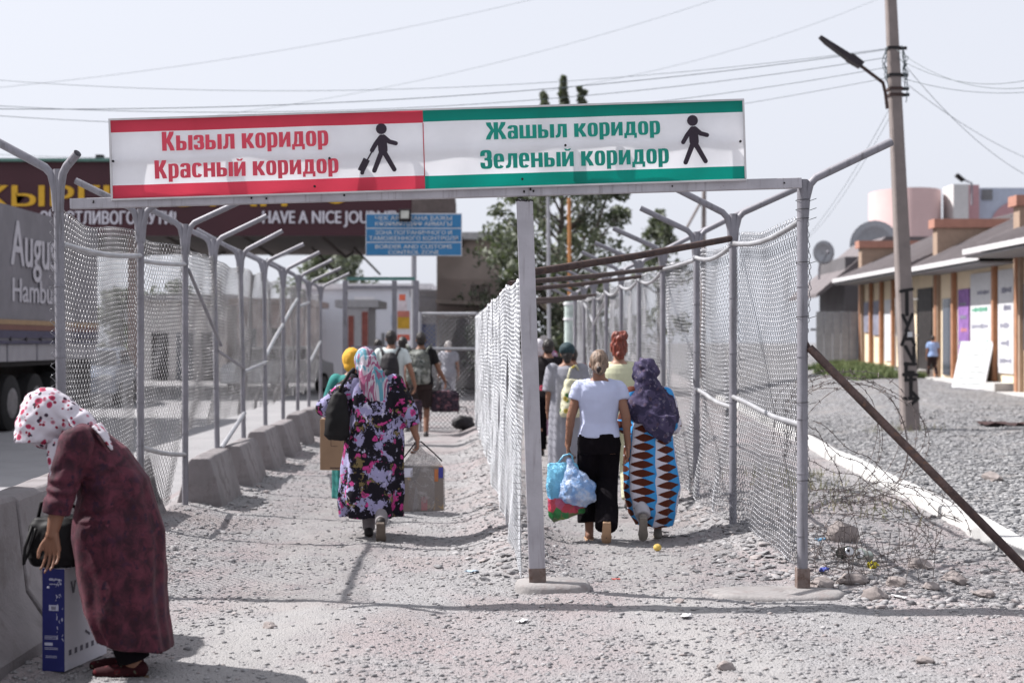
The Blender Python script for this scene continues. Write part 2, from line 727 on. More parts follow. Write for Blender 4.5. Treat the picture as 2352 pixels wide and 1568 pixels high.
# ------------------------------------------------------------------ fences and gate
M_post = weathered('grey painted steel', (.25, .243, .272))
M_post2 = M('pale grey painted steel', (.34, .34, .37), .5, .2, var=.12, vs=4, col2=(.30, .27, .27), lo=.58, hi=.75)
M_rail = M('galvanised rail', (.42, .42, .44), .45, .45, var=.12, vs=5)
M_rust = M('rusty brown pipe', (.065, .042, .040), .8, .2, var=.3, vs=14, bump=.3, bs=70, col2=(.11, .062, .045), lo=.5, hi=.7)
M_wire2 = M('sunlit mesh wire', (.56, .57, .60), .36, .45, var=.25, vs=9)  # paler copy: sunlight on the dividing fence put into the wire colour
M_wire3 = M('shaded mesh wire', (.30, .295, .305), .30, .55, var=.25, vs=5, col2=(.17, .155, .15), lo=.55, hi=.7)  # darker copy: shaded side of the roadside mesh put into the colour
M_wire = M('galvanised mesh wire', (.33, .33, .35), .34, .6, var=.12, vs=3, col2=(.24, .22, .215), lo=.55, hi=.75)
M_dark = M('dark iron', (.03, .028, .03), .6, .4, var=.2)
M_sleeve = M('rust stained base steel', (.20, .155, .14), .85, .1, var=.25, vs=12, col2=(.13, .085, .07), lo=.45, hi=.65)


def mesh_panel(parent, A, B, z0a, z1a, z0b, z1b, seed, bulge=.05, sag=.04, wr=.0016, cell=.035, curl=0.0, sides=3, coil=.007, zn=.02, mat=None):
    """one bay of chain link: zigzag wires woven side by side; A, B are (x, y) feet"""
    r = np.random.default_rng(seed)
    A, B = np.array(A, float), np.array(B, float)
    L = np.linalg.norm(B - A)
    nw = max(2, int(L / cell))
    zmax = max(z1a - z0a, z1b - z0b)
    nr = int(zmax / cell) + 1
    d = (B - A) / L
    nrm = np.array([-d[1], d[0]])
    i = np.arange(nw)[:, None]
    k = np.arange(nr)[None, :]
    u = (i + ((k + i) % 2) * 1.06 - .03) / nw
    u = np.clip(u, 0, 1)
    zt = z1a + (z1b - z1a) * u - sag * np.sin(np.pi * u) + .012 * np.sin(u * 9 + seed)
    zb = z0a + (z0b - z0a) * u
    z = zb + (zt - zb) * k / (nr - 1)
    v = k / (nr - 1)
    off = bulge * np.sin(np.pi * u) * (vnoise(u * 2.2 + seed * 3.1, v * 2.5 + seed, 7) * 2.0 + .25) + .03 * vnoise(u * 5, v * 5 + seed, 9)
    z = z + zn * vnoise(u * 3 + seed, v * 3, 6) * np.sin(np.pi * u)
    if curl:
        off = off + curl * sst(.25, 0, v) * (0.4 + vnoise(u * 4, u * 0 + seed, 3))
    if coil:                                                  # flattened spiral: one slope in front, the other behind
        def fill(a, d=0.0):
            m_ = (a[:, :-1] + a[:, 1:]) / 2 + d
            o_ = np.empty((nw, nr * 2 - 1))
            o_[:, ::2] = a
            o_[:, 1::2] = m_
            return o_
        sg = np.where((k[:, :-1] + i) % 2 == 0, 1.0, -1.0) * coil
        u, z, off = fill(u + 0 * z), fill(z), fill(off + 0 * z, sg)
        nr = nr * 2 - 1
    P = np.stack([A[0] + d[0] * u * L + nrm[0] * off, A[1] + d[1] * u * L + nrm[1] * off, z], 2)   # nw, nr, 3
    seg = np.diff(P, axis=1)
    T = np.concatenate([seg[:, :1], seg], 1)
    T2 = np.concatenate([seg, seg[:, -1:]], 1)
    T = T + T2
    T /= np.linalg.norm(T, axis=2, keepdims=True) + 1e-9
    n3 = np.array([nrm[0], nrm[1], 0.0])
    b = np.cross(T, n3)
    b /= np.linalg.norm(b, axis=2, keepdims=True) + 1e-9
    vs = []
    for s in range(sides):
        q = 2 * math.pi * s / sides
        vs.append(P + wr * (math.cos(q) * n3 + math.sin(q) * b))
    V = np.stack(vs, 2).reshape(-1, 3)                       # nw, nr, sides
    ia = (np.arange(nw)[:, None] * nr + np.arange(nr - 1)[None, :]).ravel() * sides
    F = []
    for s in range(sides):
        s2 = (s + 1) % sides
        F.append(np.stack([ia + s, ia + s2, ia + sides + s2, ia + sides + s], 1))
    return raw_mesh('mesh_panel', V, np.concatenate(F), mat or M_wire, parent, True, 4)


def arm_pts(x, y, z, sx, sy=0.0, L=.5, rise=.235, off=.035):
    """bent pipe welded up the side of a post and leaning out"""
    pts = [(x + sx * .012, y + sy * .012, z - .27), (x + sx * .024, y + sy * .024, z - .12), (x + sx * (off + .012), y + sy * (off + .012), z - .03),
           (x + sx * (off + .05), y + sy * (off + .05), z + .012), (x + sx * (off + L), y + sy * (off + L), z + rise)]
    return pts


def hollow_tube(mb, pts, r, n=10):
    mb.k = 0
    mb.tube(pts, r, n, cap=False)
    a, b = Vector(pts[-2]), Vector(pts[-1])
    t_ = (b - a).normalized()
    mb.tube([b, b - t_ * .03], [r * .99, r * .8], n, cap=False)
    mb.k = 1
    mb.tube([b - t_ * .03, b - t_ * .031], [r * .8, r * .79], n)
    mb.k = 0


def fence_post(parent, x, y, z0, z1, lean=(0, 0), r=.033, arms=((-1, 0), (1, 0)), mat=None, sleeve=False, rise=.235):
    m = mat or M_post
    xt, yt = x + lean[0], y + lean[1]
    mb = MB()
    mb.tube([(x, y, z0 - .15), (x + lean[0] * .5, y + lean[1] * .5, (z0 + z1) / 2), (xt, yt, z1)], r, 12)
    for z in (.35, .75, 1.1, 1.5, 1.95):
        f = (z - z0) / (z1 - z0)
        if f > 0:
            xx, yy_ = x + lean[0] * f, y + lean[1] * f
            mb.tube([(xx, yy_, z), (xx, yy_, z + .007)], r + .0045, 12)
    p = mb.build('post', m, parent)
    smooth_angle(p, 40)
    for sx, sy in arms:
        a = MB()
        hollow_tube(a, arm_pts(xt, yt, z1, sx, sy, random.uniform(.46, .54), rise + random.uniform(-.015, .015)), .027)
        o = a.build('arm', [m, M_dark], p)
        smooth_angle(o, 40)
    if sleeve:
        s = MB()
        s.box((x, y, .06), (.085, .085, .17))
        s.build('base_sleeve', M_sleeve, p, bevel=.006)
    return p


def rail(parent, a, b, sag=.02, r=.02, mat=None, name='rail', n=6, bend=None):
    a, b = Vector(a), Vector(b)
    pts = []
    for i in range(n + 1):
        f = i / n
        p = a.lerp(b, f)
        p.z -= sag * math.sin(math.pi * f)
        if bend:
            p += Vector(bend) * math.sin(math.pi * f)
        pts.append(p)
    mb = MB()
    mb.tube(pts, r, 8)
    o = mb.build(name, mat or M_rail, parent)
    smooth_angle(o, 50)
    return o


# ---- fence along the road (left side of the walkway)
LP = [9.1, 11.6, 13.1, 15.0, 16.9, 19.0, 21.0, 23.0, 25.0, 27.2]
LX = [(145 - 1176) / 3266.7 * 9.1, -3.03, -3.01, -3.10, -3.18, -3.29, -3.38, -3.47, -3.57, -3.66]
LZ = [2.70, 2.68, 2.68, 2.68, 2.68, 2.68, 2.67, 2.68, 2.66, 2.66]
fl = thing('chain_link_fence', 'long sagging mesh fence on grey posts running beside the lorry and concrete barriers', 'fence', (0, 0, 0))
lean_l = [(-.03, 0), (0, 0), (0, 0), (-.05, 0), (-.05, 0), (-.03, .03), (0, 0), (.02, 0), (0, 0), (0, 0)]
ptop = []
for i, (x, y, z) in enumerate(zip(LX, LP, LZ)):
    arms = ((-1, 0), (.15, 1)) if i == 0 else ((-1, 0), (1, 0))
    if i == 0:
        fence_post(fl, x, y, G(x, y), z, lean_l[0], .032, arms=((-1, 0),))
        a = MB()
        hollow_tube(a, arm_pts(x - .03, y, z, .75, -.5, .17, .09), .027)
        smooth_angle(a.build('arm', [M_post, M_dark], fl.children[0]), 40)
    else:
        fence_post(fl, x, y, G(x, y), z, lean_l[i], .029, arms)
for i in range(len(LP) - 1):
    a, b = (LX[i], LP[i]), (LX[i + 1], LP[i + 1])
    s0, s1 = .04, .04
    mesh_panel(fl, (a[0] - s0, a[1]), (b[0] - s1, b[1]), (G(*a) + .02) if i < 2 else .72, 2.45 if i == 0 else 2.5, (G(*b) + .02) if i < 2 else .72, 2.52 - .02 * (i % 2), 20 + i, bulge=.07, sag=.05,
               curl=.10, cell=.035 if i < 5 else .045, wr=.0031 if i < 5 else .0031, mat=M_wire3, coil=.009)
# folded end of the mesh hanging loose round the first post
mesh_panel(fl, (LX[0] - .075, 9.07), (LX[0] - .02, 9.18), .1, 2.46, .1, 2.48, 77, bulge=.02, sag=0, wr=.003)
rail(fl, (LX[0], 9.1, 2.22), (LX[1], 11.6, 2.30), .03)
rail(fl, (LX[1], 11.6, 2.26), (LX[2], 13.1, 2.31), .01)
rail(fl, (LX[1], 11.6, .74), (LX[2], 13.1, .56), .02)
rail(fl, (LX[2] + .03, 13.1, 2.26), (LX[3] + .03, 15.0, 1.56), .0, .017, M_post, 'brace')
rail(fl, (LX[3], 15.0, 1.5), (LX[4], 16.9, 1.28), 0, .017, M_post, 'brace')
rail(fl, (LX[4], 16.9, 1.24), (LX[5], 19.0, 1.32), 0, .026)
rail(fl, (LX[5], 19.0, 1.40), (LX[6], 21.0, 1.85), -.02, .026)
rail(fl, (LX[6], 21.0, 1.85), (LX[7], 23.0, 2.28), -.02, .026)
rail(fl, (LX[3] + .03, 15.0, .47), (LX[4], 16.9, .75), 0, .026)
rail(fl, (LX[5] + .1, 19.0, .22), (LX[6] + .1, 21.0, .25), 0, .026)
rail(fl, (LX[7], 23.0, 2.15), (LX[8], 25.0, 2.28), 0, .026)
rail(fl, (LX[8], 25.0, 1.2), (LX[9], 27.2, 1.6), 0, .026)

# ---- fence beside the kerb (right side of the walkway)
RP = [9.15, 11.6, 13.5, 15.9, 18.2, 20.4, 22.7, 25.0, 27.3, 29.7, 32.0]
fr = thing('chain_link_fence', 'long bright mesh fence with forked post tops beside the white kerb and coiled wire', 'fence', (0, 0, 0))
RX = [float(xr_(y)) for y in RP]
for i, y in enumerate(RP):
    fence_post(fr, RX[i], y, G(RX[i], y), 2.64, (0, 0), .035 if i == 0 else .031, ((1, 0),) if i == 0 else ((-1, 0), (1, 0)), sleeve=(i == 0))
for i in range(len(RP) - 1):
    a, b = (RX[i], RP[i]), (RX[i + 1], RP[i + 1])
    mesh_panel(fr, (a[0] + .045, a[1] + .0), (b[0] + .045, b[1]), G(*a) + (.17 if i == 0 else .03), 2.44, G(*b) + .02, 2.48, 50 + i, bulge=.07, sag=.03,
               curl=.12, cell=.035 if i < 6 else .045, wr=.0029 if i < 6 else .0030)
    if i < 8:
        rail(fr, (a[0] - .02, a[1], 2.37), (b[0] - .02, b[1], 2.40), .06 if i < 2 else .1 * random.random(), .02)
    if i in (0, 1):
        mb = MB()
        p0, p1 = Vector((a[0], a[1], 1.06)), Vector((b[0], b[1], 1.12))
        mb.tube([p0, p0.lerp(p1, .3) - Vector((0.02, 0, .005)), p0.lerp(p1, .48) - Vector((.03, 0, -.01)), p0.lerp(p1, .7) + Vector((-.01, 0, .02)), p1 + Vector((0, 0, .03))], .02, 8)
        smooth_angle(mb.build('rail', M_rail, fr), 50)
rail(fr, (RX[6], RP[6], 2.3), (RX[7], RP[7], 1.9), 0, .022, M_rail, 'brace')
rail(fr, (RX[7], RP[7], 1.9), (RX[8], RP[8], 2.35), 0, .022, M_rail, 'brace')
for z in (2.50, 2.44, 2.38, 2.1, 1.75, 1.2, .7):              # twists of tie wire round the front post
    mb = MB()
    mb.tube([(RX[0] + .043 * math.cos(q), 9.15 + .043 * math.sin(q), z + .002 * q) for q in np.linspace(0, 6.3, 14)], .002, 4)
    mb.tube([(RX[0] + .04, 9.12, z), (RX[0] + .075, 9.08, z + .012)], .002, 4)
    mb.build('tie_wire', M_dark, fr)

# ---- dividing fence between the two corridors
fm = thing('chain_link_fence', 'glaring white mesh fence dividing the two corridors behind the middle gate post', 'fence', (0, 0, 0))
MP = [9.25, 11.5, 13.4, 15.4, 17.4, 19.4, 21.4, 23.4, 25.0]
for i, y in enumerate(MP):
    x = float(xm_(y))
    if i:
        fence_post(fm, x + .03, y, G(x, y), 2.03, (-.02, 0), .025, (), M_post2)
    if i < len(MP) - 1:
        y2 = MP[i + 1]
        x2 = float(xm_(y2))
        mesh_panel(fm, (x - .035, y), (x2 - .035, y2), G(x, y) + .02, 2.03 + .015 * (i % 2), G(x2, y2) + .01, 2.05, 80 + i, bulge=.022, sag=.012, curl=.02, coil=.005, zn=.003, mat=M_wire2,
                   cell=.033 if i < 3 else .045, wr=.0022 if i < 3 else .0030)
mb = MB()
r2 = np.random.default_rng(5)
for k in range(46):                                          # cut wire ends sticking out of the mesh edge at the gate post
    z = .2 + 1.85 * k / 46
    x = .055 + (.0 if z > 1 else (1 - z) * .02)
    mb.tube([(x, 9.22, z), (x - .03 - .03 * r2.random(), 9.19 - .03 * r2.random(), z + .03 * r2.random())], .0018, 4)
mb.build('wire_end_fringe', M_wire, fm)

# rusty pipes laid across the narrow corridor
pipes = [((xm_(9.35), 9.35, 2.05), (xr_(11.6) - .04, 11.5, 2.43), .026, 'thickest rusty pipe laid across the narrow corridor just behind the middle gate post'),
         ((xm_(11.5), 11.5, 2.07), (xr_(15.9), 15.8, 2.42), .023, 'rusty pipe spanning the corridor, second behind the middle gate post'),
         ((xm_(13.4), 13.4, 2.07), (xr_(18.2), 18.0, 2.42), .023, 'rusty pipe spanning the corridor, third behind the middle gate post'),
         ((xm_(16.8), 16.8, 2.07), (xr_(25), 24.6, 2.40), .026, 'rusty pipe spanning the corridor, fourth behind the middle gate post'),
         ((xm_(19.0), 19.0, 2.07), (xr_(27.3), 27.0, 2.42), .026, 'rusty pipe spanning the corridor, farthest behind the middle gate post')]
for a, b, r_, lb in pipes:
    a, b = Vector([float(q) for q in a]), Vector([float(q) for q in b])
    a = a + (a - b).normalized() * .05
    mb = MB()
    d = (b - a).normalized()
    mb.tube([a, a.lerp(b, .5) - Vector((0, 0, .012)), b], r_, 8)
    o = mb.build('rusty_pipe', M_rust)
    smooth_angle(o, 50)
    tag(o, lb.replace('farthest', 'last'), 'pipe', 'rusty pipes across the corridor')

# ---- cross fence closing the wide corridor
fc = thing('chain_link_fence', 'short mesh fence with white rails closing the wide corridor behind the camouflage backpack', 'fence', (0, 0, 0))
for x in (-1.62, -.62):
    fence_post(fc, x, 25.1, 0, 2.12, (0, 0), .03, (), M_post2)
for z in (2.09, 1.47):
    rail(fc, (-1.62, 25.1, z), (-.62, 25.1, z), 0, .028, M_rail)
mesh_panel(fc, (-1.62, 25.14), (-.62, 25.14), .05, 2.08, .05, 2.08, 99, bulge=.05, sag=.01, cell=.04, wr=.0055)

# ---- gate: crossbar on a middle post with its concrete footing
GY = 9.1
gate = thing('gate_frame', 'pale square steel gate post and tilted crossbar carrying the red and green sign', 'gate frame', (0.16, GY, 0))
M_gate = weathered('scuffed grey gate paint', (.44, .425, .46), (.16, .10, .07), (.24, .22, .23))
ga = Vector((LX[0] + .05 - .16, 0, 2.478))
gb_ = Vector((RX[0] - .02 - .16, 0, 2.612))
gd = (gb_ - ga).normalized()
rotb = Matrix.Rotation(-math.atan2(gd.z, gd.x), 3, 'Y')
mb = MB()
mb.box((ga + gb_) / 2, ((gb_ - ga).length, .06, .066), rotb)
bar = mb.build('crossbar', M_gate, gate, bevel=.004)
r3 = random.Random(3)
for k in range(9):
    f = r3.uniform(.02, .98)
    p = ga.lerp(gb_, f)
    b_ = MB()
    b_.tube([(p.x, -.031, p.z + r3.uniform(-.015, .02)), (p.x, -.036, p.z)], .006, 8)
    b_.build('bolt', M_dark, bar)
mb = MB()
pt, pb = Vector((.08 - .16, 0, 2.50)), Vector((.165 - .16, 0, 0.03))
ax = (pt - pb).normalized()
rp = Matrix.Rotation(math.atan2(ax.x, ax.z), 3, 'Y')
mb.box((pt + pb) / 2, (.105, .06, (pt - pb).length), rp)
po = mb.build('post', M_gate, gate, bevel=.004)
mb = MB()
mb.box(pb + ax * .06, (.109, .064, .13), rp)
mb.build('base_sleeve', M_sleeve, po, bevel=.004)
mb = MB()
for k in range(14):                                           # weld bead under the bar
    mb.ell((pt.x - .05 + k * .0078, -.031, 2.497 + r3.uniform(-.004, .005)), (.007, .004, r3.uniform(.003, .007)), nu=8, nv=5)
mb.build('weld_bead', M_dark, po)
mb = MB()
pts = []
for k in range(28):
    q = 2 * math.pi * k / 28
    c_, s_ = math.cos(q), math.sin(q)
    pts.append((.1 + .24 * abs(c_) ** .7 * (1 if c_ > 0 else -1), .03 + .19 * abs(s_) ** .7 * (1 if s_ > 0 else -1)))
vs = [(x * 1.02, y * 1.02, -.06) for x, y in pts] + [(x * (1 + .02 * r3.random()), y, .035 + .01 * r3.random()) for x, y in pts] + [(x * .93, y * .93, .06 + .006 * r3.random()) for x, y in pts] + [(.1, .03, .065)]
n = 28
fs = [(i, (i + 1) % n, n + (i + 1) % n, n + i) for i in range(n)] + [(n + i, n + (i + 1) % n, 2 * n + (i + 1) % n, 2 * n + i) for i in range(n)] + [(2 * n + i, 2 * n + (i + 1) % n, 3 * n) for i in range(n)]
mb.add(vs, fs)
M_conc = M('rough dusty concrete', (.285, .268, .265), .95, var=.12, vs=5, bump=.5, bs=50, col2=(.24, .205, .20), lo=.5, hi=.7)
o = mb.build('concrete_footing', M_conc, gate, True)

# ---- the corridor sign
sign = thing('corridor_sign', 'long red and green corridor sign with walking figures on the gate crossbar', 'sign')
TL, TR = W3(255, 458, 9.05), W3(1715, 412, 9.05)
SL = (TR - TL).length
sa = math.atan2(TR.z - TL.z, TR.x - TL.x)
sign.location = (TL.x, 9.05, TL.z)
sign.rotation_euler = (0, -sa, 0)
SH = .507


def wave(x, z):
    return .006 * math.sin(x * 2.3 + .5) + .004 * math.sin(x * 6.1 + z * 9) + .003 * math.sin(x * 13 - z * 14)


def vinyl(name, col):
    t = NT(name)
    c = t.mix(t.ramp(t.noise(3.5, None, 5), .35, .7), tuple(q * .93 for q in col), col)
    c = t.mix(t.ramp(t.noise(22, None, 6, .8), .68, .8), c, tuple(q * .72 + .03 for q in col))
    t.out(c, .38, 0, .4)
    tr = t.n('BsdfTranslucent', None, Color=c)
    mx = t.n('MixShader')
    mx.inputs[0].default_value = .60
    t.t.links.new(t.b.outputs[0], mx.inputs[1])
    t.t.links.new(tr.outputs[0], mx.inputs[2])
    t.t.links.new(mx.outputs[0], t.t.nodes['Material Output'].inputs[0])
    return t.m


NT.gain = 1.0
V_red, V_grn, V_wht = vinyl('red vinyl', (.66, .055, .095)), vinyl('green vinyl', (.0, .26, .20)), vinyl('white vinyl', (.90, .90, .93))
NT.gain = .86


def sheet(name, x0, x1, z0, z1, mat, parent, y=0.0):
    nx_ = max(2, int((x1 - x0) / .05))
    nz_ = max(2, int((z1 - z0) / .05))
    mb = MB()
    vs = []
    for k in range(nz_ + 1):
        for i in range(nx_ + 1):
            x = x0 + (x1 - x0) * i / nx_
            z = z0 + (z1 - z0) * k / nz_
            vs.append((x, y + wave(x, z), z))
    f = [(k * (nx_ + 1) + i, k * (nx_ + 1) + i + 1, (k + 1) * (nx_ + 1) + i + 1, (k + 1) * (nx_ + 1) + i) for k in range(nz_) for i in range(nx_)]
    mb.add(vs, f)
    return mb.build(name, mat, parent, True)


mid_u = 2.0
ban = sheet('banner', .012, mid_u, .088, SH - .083, V_wht, sign)
ban2 = sheet('banner', mid_u, SL - .03, .085, SH - .078, V_wht, sign)
sheet('red_band', .012, mid_u, .004, .088, V_red, ban)
sheet('red_band', .012, mid_u, SH - .083, SH - .006, V_red, ban)
sheet('green_band', mid_u, SL - .012, .004, .085, V_grn, ban2)
sheet('green_band', mid_u, SL - .012, SH - .078, SH - .006, V_grn, ban2)
sheet('white_margin', SL - .03, SL - .012, .085, SH - .078, V_wht, ban2)
mb = MB()
mb.box((mid_u, -.012, SH / 2), (.006, .002, SH - .17))
mb.build('red_line', V_red, ban)
M_frame = M('weathered white frame', (.62, .61, .62), .6, .1, var=.1, col2=(.40, .37, .36), lo=.6, hi=.75)
mb = MB()
mb.box((SL / 2, .03, SH), (SL, .07, .012))
mb.box((SL / 2, .03, -.002), (SL, .07, .010))
mb.box((.006, .03, SH / 2), (.012, .07, SH - .014))
mb.box((SL - .006, .03, SH / 2), (.012, .07, SH - .014))
mb.box((SL / 2, .07, SH / 2), (SL - .03, .02, .04))
for u in (.55, 1.35, 1.7, 2.75, 3.05, SL - .3):
    mb.box((u, .07, SH / 4 - .012), (.025, .022, SH / 2 - .05))
    mb.box((u, .07, SH * .75 + .012), (.025, .022, SH / 2 - .05))
mb.build('frame', M_frame, sign)
mb = MB()                                                       # odd plates patched behind the banner
mb.box((1.60, .064, .05), (.16, .004, .08), Matrix.Rotation(R(-6), 3, 'Y'))
mb.box((2.92, .064, .06), (.20, .004, .09), Matrix.Rotation(R(3), 3, 'Y'))
mb.build('backing_plate', M_post2, sign)
M_tred, M_tgrn = M('red lettering', (.72, .065, .11), .5, var=.06), M('green lettering', (.0, .29, .22), .5, var=.06)
M_pict = M('black pictogram print', (.028, .016, .03), .5, var=.1)


XH = .79


def g_rect(a, b, c, d):
    return [(a, b), (c, b), (c, d), (a, d)]


def g_ring(x0, y0, x1, y1, st_, br, a0=0, a1=360, n=26, e=3.2):
    """heavy rounded ring as a fan of quads: stems st_ wide, bars br high"""
    cx, cy, a, b = (x0 + x1) / 2, (y0 + y1) / 2, (x1 - x0) / 2, (y1 - y0) / 2
    ai, bi = a - st_, b - br

    def pt(q, A, B):
        c, s = math.cos(q), math.sin(q)
        return (cx + A * math.copysign(abs(c) ** (2 / e), c), cy + B * math.copysign(abs(s) ** (2 / e), s))
    out = []
    for i in range(n):
        q0, q1 = R(a0 + (a1 - a0) * i / n), R(a0 + (a1 - a0) * (i + 1) / n)
        out.append([pt(q0, ai, bi), pt(q0, a, b), pt(q1, a, b), pt(q1, ai, bi)])
    return out


def g_k(h):
    return [g_rect(0, 0, .20, h), [(.20, h * .40), (.20, h * .62), (.29, h * .86), (.33, h), (.53, h), (.50, h * .84), (.36, h * .53)], [(.20, h * .62), (.36, h * .53), (.50, h * .2), (.55, 0), (.35, 0), (.30, h * .2), (.20, h * .44)]]


GL = {
    'К': (.58, g_k(1.0)), 'к': (.56, g_k(XH)),
    'ы': (.74, [g_rect(0, 0, .18, XH)] + g_ring(0, 0, .46, .50, .18, .12, -90, 90) + [g_rect(.17, 0, .24, .12), g_rect(.17, .38, .24, .50), g_rect(.53, 0, .72, XH)]),
    'з': (.48, g_ring(0, .36, .44, XH, .18, .12, -75, 185) + g_ring(0, 0, .46, .47, .18, .12, -185, 75) + [g_rect(.16, .355, .28, .46)]),
    'л': (.54, [g_rect(.32, 0, .51, XH), g_rect(.11, XH - .14, .33, XH), [(.11, XH), (.25, XH), (.24, .25), (.20, .06), (.10, 0), (0, 0), (0, .14), (.06, .16), (.10, .3)]]),
    'о': (.49, g_ring(0, -.01, .46, XH + .01, .18, .12)),
    'р': (.49, [g_rect(0, -.20, .18, XH)] + g_ring(0, -.01, .46, XH + .01, .18, .12, -90, 90) + [g_rect(.17, -.01, .24, .11), g_rect(.17, XH - .11, .24, XH + .01)]),
    'и': (.54, [g_rect(0, 0, .18, XH), g_rect(.33, 0, .51, XH), [(.17, .02), (.17, .34), (.34, XH - .02), (.34, XH - .34)]]),
    'д': (.58, [g_rect(.31, 0, .50, XH), g_rect(.12, XH - .14, .32, XH), [(.12, XH), (.25, XH), (.24, .3), (.20, .1), (.06, .1), (.10, .3)], g_rect(0, 0, .56, .13), g_rect(0, -.16, .12, .01), g_rect(.44, -.16, .56, .01)]),
    'Р': (.54, [g_rect(0, 0, .20, 1)] + g_ring(0, .36, .52, 1.0, .20, .14, -90, 90) + [g_rect(.19, .36, .27, .50), g_rect(.19, .86, .27, 1.0)]),
    'а': (.49, g_ring(0, -.01, .40, .48, .17, .11, 20, 340) + g_ring(0, .30, .46, XH + .01, .18, .12, -5, 175) + [g_rect(.28, 0, .46, .58)]),
    'с': (.48, g_ring(0, -.01, .46, XH + .01, .18, .12, 28, 332)),
    'н': (.54, [g_rect(0, 0, .18, XH), g_rect(.33, 0, .51, XH), g_rect(.17, .33, .34, .48)]),
    'е': (.49, g_ring(0, -.01, .46, XH + .01, .18, .12, 0, 325) + [g_rect(.15, .345, .46, .445)]),
    'ш': (.79, [g_rect(0, 0, .18, XH), g_rect(.29, 0, .47, XH), g_rect(.58, 0, .76, XH), g_rect(.17, 0, .59, .13)]),
    'З': (.54, g_ring(0, .45, .50, 1.01, .20, .14, -75, 185) + g_ring(0, -.01, .52, .58, .20, .14, -185, 75) + [g_rect(.18, .45, .32, .58)]),
    'Ж': (.94, [g_rect(.36, 0, .56, 1), [(.36, .40), (.36, .60), (.26, .86), (.24, 1), (.02, 1), (.05, .84), (.22, .54)], [(.36, .60), (.22, .54), (.05, .2), (0, 0), (.21, 0), (.26, .2), (.36, .44)],
                [(.56, .40), (.70, .54), (.87, .84), (.90, 1), (.68, 1), (.66, .86), (.56, .60)], [(.56, .60), (.56, .44), (.66, .2), (.71, 0), (.92, 0), (.87, .2), (.70, .54)]]),
    ' ': (.22, []),
}
GL['й'] = (.54, GL['и'][1] + [[(.10, XH + .17), (.20, XH + .17), (.22, XH + .13), (.17, XH + .05)], [(.17, XH + .05), (.22, XH + .13), (.29, XH + .13), (.34, XH + .05)], [(.34, XH + .05), (.29, XH + .13), (.31, XH + .17), (.41, XH + .17)]])


def sign_text(body, u0, u1, v, cap, mat, parent):
    """heavy condensed hand-cut letters, one mesh per line of vinyl"""
    tot = sum(GL[c][0] for c in body) + .035 * (len(body) - 1)
    kx = (u1 - u0) / tot
    mb = MB()
    x = 0.0
    for c in body:
        w_, polys = GL[c]
        for i, p in enumerate(polys):
            if sum(p[j][0] * p[(j + 1) % len(p)][1] - p[(j + 1) % len(p)][0] * p[j][1] for j in range(len(p))) < 0:
                p = p[::-1]
            pts = []
            for a, b in p:
                X0, Z0 = (x + a) * kx, b * cap
                pts.append((X0, -.0125 - .00006 * (i % 14) + wave(X0 + u0, Z0 + v) * .8, Z0))
            mb.prism(pts[::-1], (0, .0016, 0))
        x += w_ + .035
    return mb.build('lettering', mat, parent, loc=(u0, 0, v))



sign_text('Кызыл коридор', .338, 1.40, .296, .121, M_tred, ban)
sign_text('Красный коридор', .285, 1.46, .121, .116, M_tred, ban)
sign_text('Жашыл коридор', 2.396, 3.51, .302, .109, M_tgrn, ban2)
sign_text('Зеленый коридор', 2.357, 3.56, .117, .118, M_tgrn, ban2)


def capsule2(mb, a, b, r0, r1, y, th=.002):
    a, b = Vector((a[0], 0, a[1])), Vector((b[0], 0, b[1]))
    d = (b - a).normalized()
    s = Vector((-d.z, 0, d.x))
    pts = []
    for k in range(9):
        q = math.pi * (k / 8) - math.pi / 2
        pts.append(b + (d * math.cos(q) + s * math.sin(q)) * r1)
    for k in range(9):
        q = math.pi * (k / 8) + math.pi / 2
        pts.append(a + (d * math.cos(q) + s * math.sin(q)) * r0)
    mb.prism([p + Vector((0, y, 0)) for p in pts], (0, th, 0))


def walker(parent, u, v, k, suitcase=False):
    """u, v head centre; k metres per drawing unit"""
    mb = MB()
    P = lambda x, y_: (u + (x - 1851) * k, v - (y_ - 311) * k)
    yb = -.0145
    capsule2(mb, P(1851, 311), P(1851.5, 311), 36 * k, 36 * k, yb)
    capsule2(mb, P(1854, 382), P(1858, 450), 31 * k, 31 * k, yb - .0003)
    capsule2(mb, P(1848, 366), P(1812, 408), 17 * k, 15 * k, yb - .0006)
    capsule2(mb, P(1812, 408), P(1785, 452), 15 * k, 14 * k, yb - .0009)
    capsule2(mb, P(1864, 366), P(1902, 398), 17 * k, 15 * k, yb - .0012)
    capsule2(mb, P(1902, 398), P(1944, 410), 15 * k, 14 * k, yb - .0015)
    capsule2(mb, P(1846, 470), P(1797, 586), 17 * k, 15 * k, yb - .0018)
    capsule2(mb, P(1868, 470), P(1929, 582), 17 * k, 15 * k, yb - .0021)
    o = mb.build('walker_pictogram', M_pict, parent)
    if suitcase:
        s = MB()
        capsule2(s, P(1786, 458), P(1752, 515), 5 * k, 5 * k, yb - .0024)
        a = Vector((u + (1728 - 1851) * k, 0, v - (548 - 311) * k))
        ro = Matrix.Rotation(R(28), 3, 'Y')
        s.box((a.x, yb - .0005, a.z), (46 * k, .002, 88 * k), ro)
        capsule2(s, P(1716, 598), P(1716.5, 598), 13 * k, 13 * k, yb - .0027)
        s.build('suitcase_pictogram', M_pict, parent)
    return o


walker(ban, 1.734, .392, .00096, True)
walker(ban2, 3.712, .382, .00096)
mb = MB()
for u, v in ((.025, .24), (1.40, .215), (2.90, .25), (SL - .035, .24), (2.62, .045), (1.30, .04)):
    mb = MB()
    mb.tube([(u, -.01, v), (u, -.022, v)], .008, 8)
    mb.build('screw', M_dark, sign)

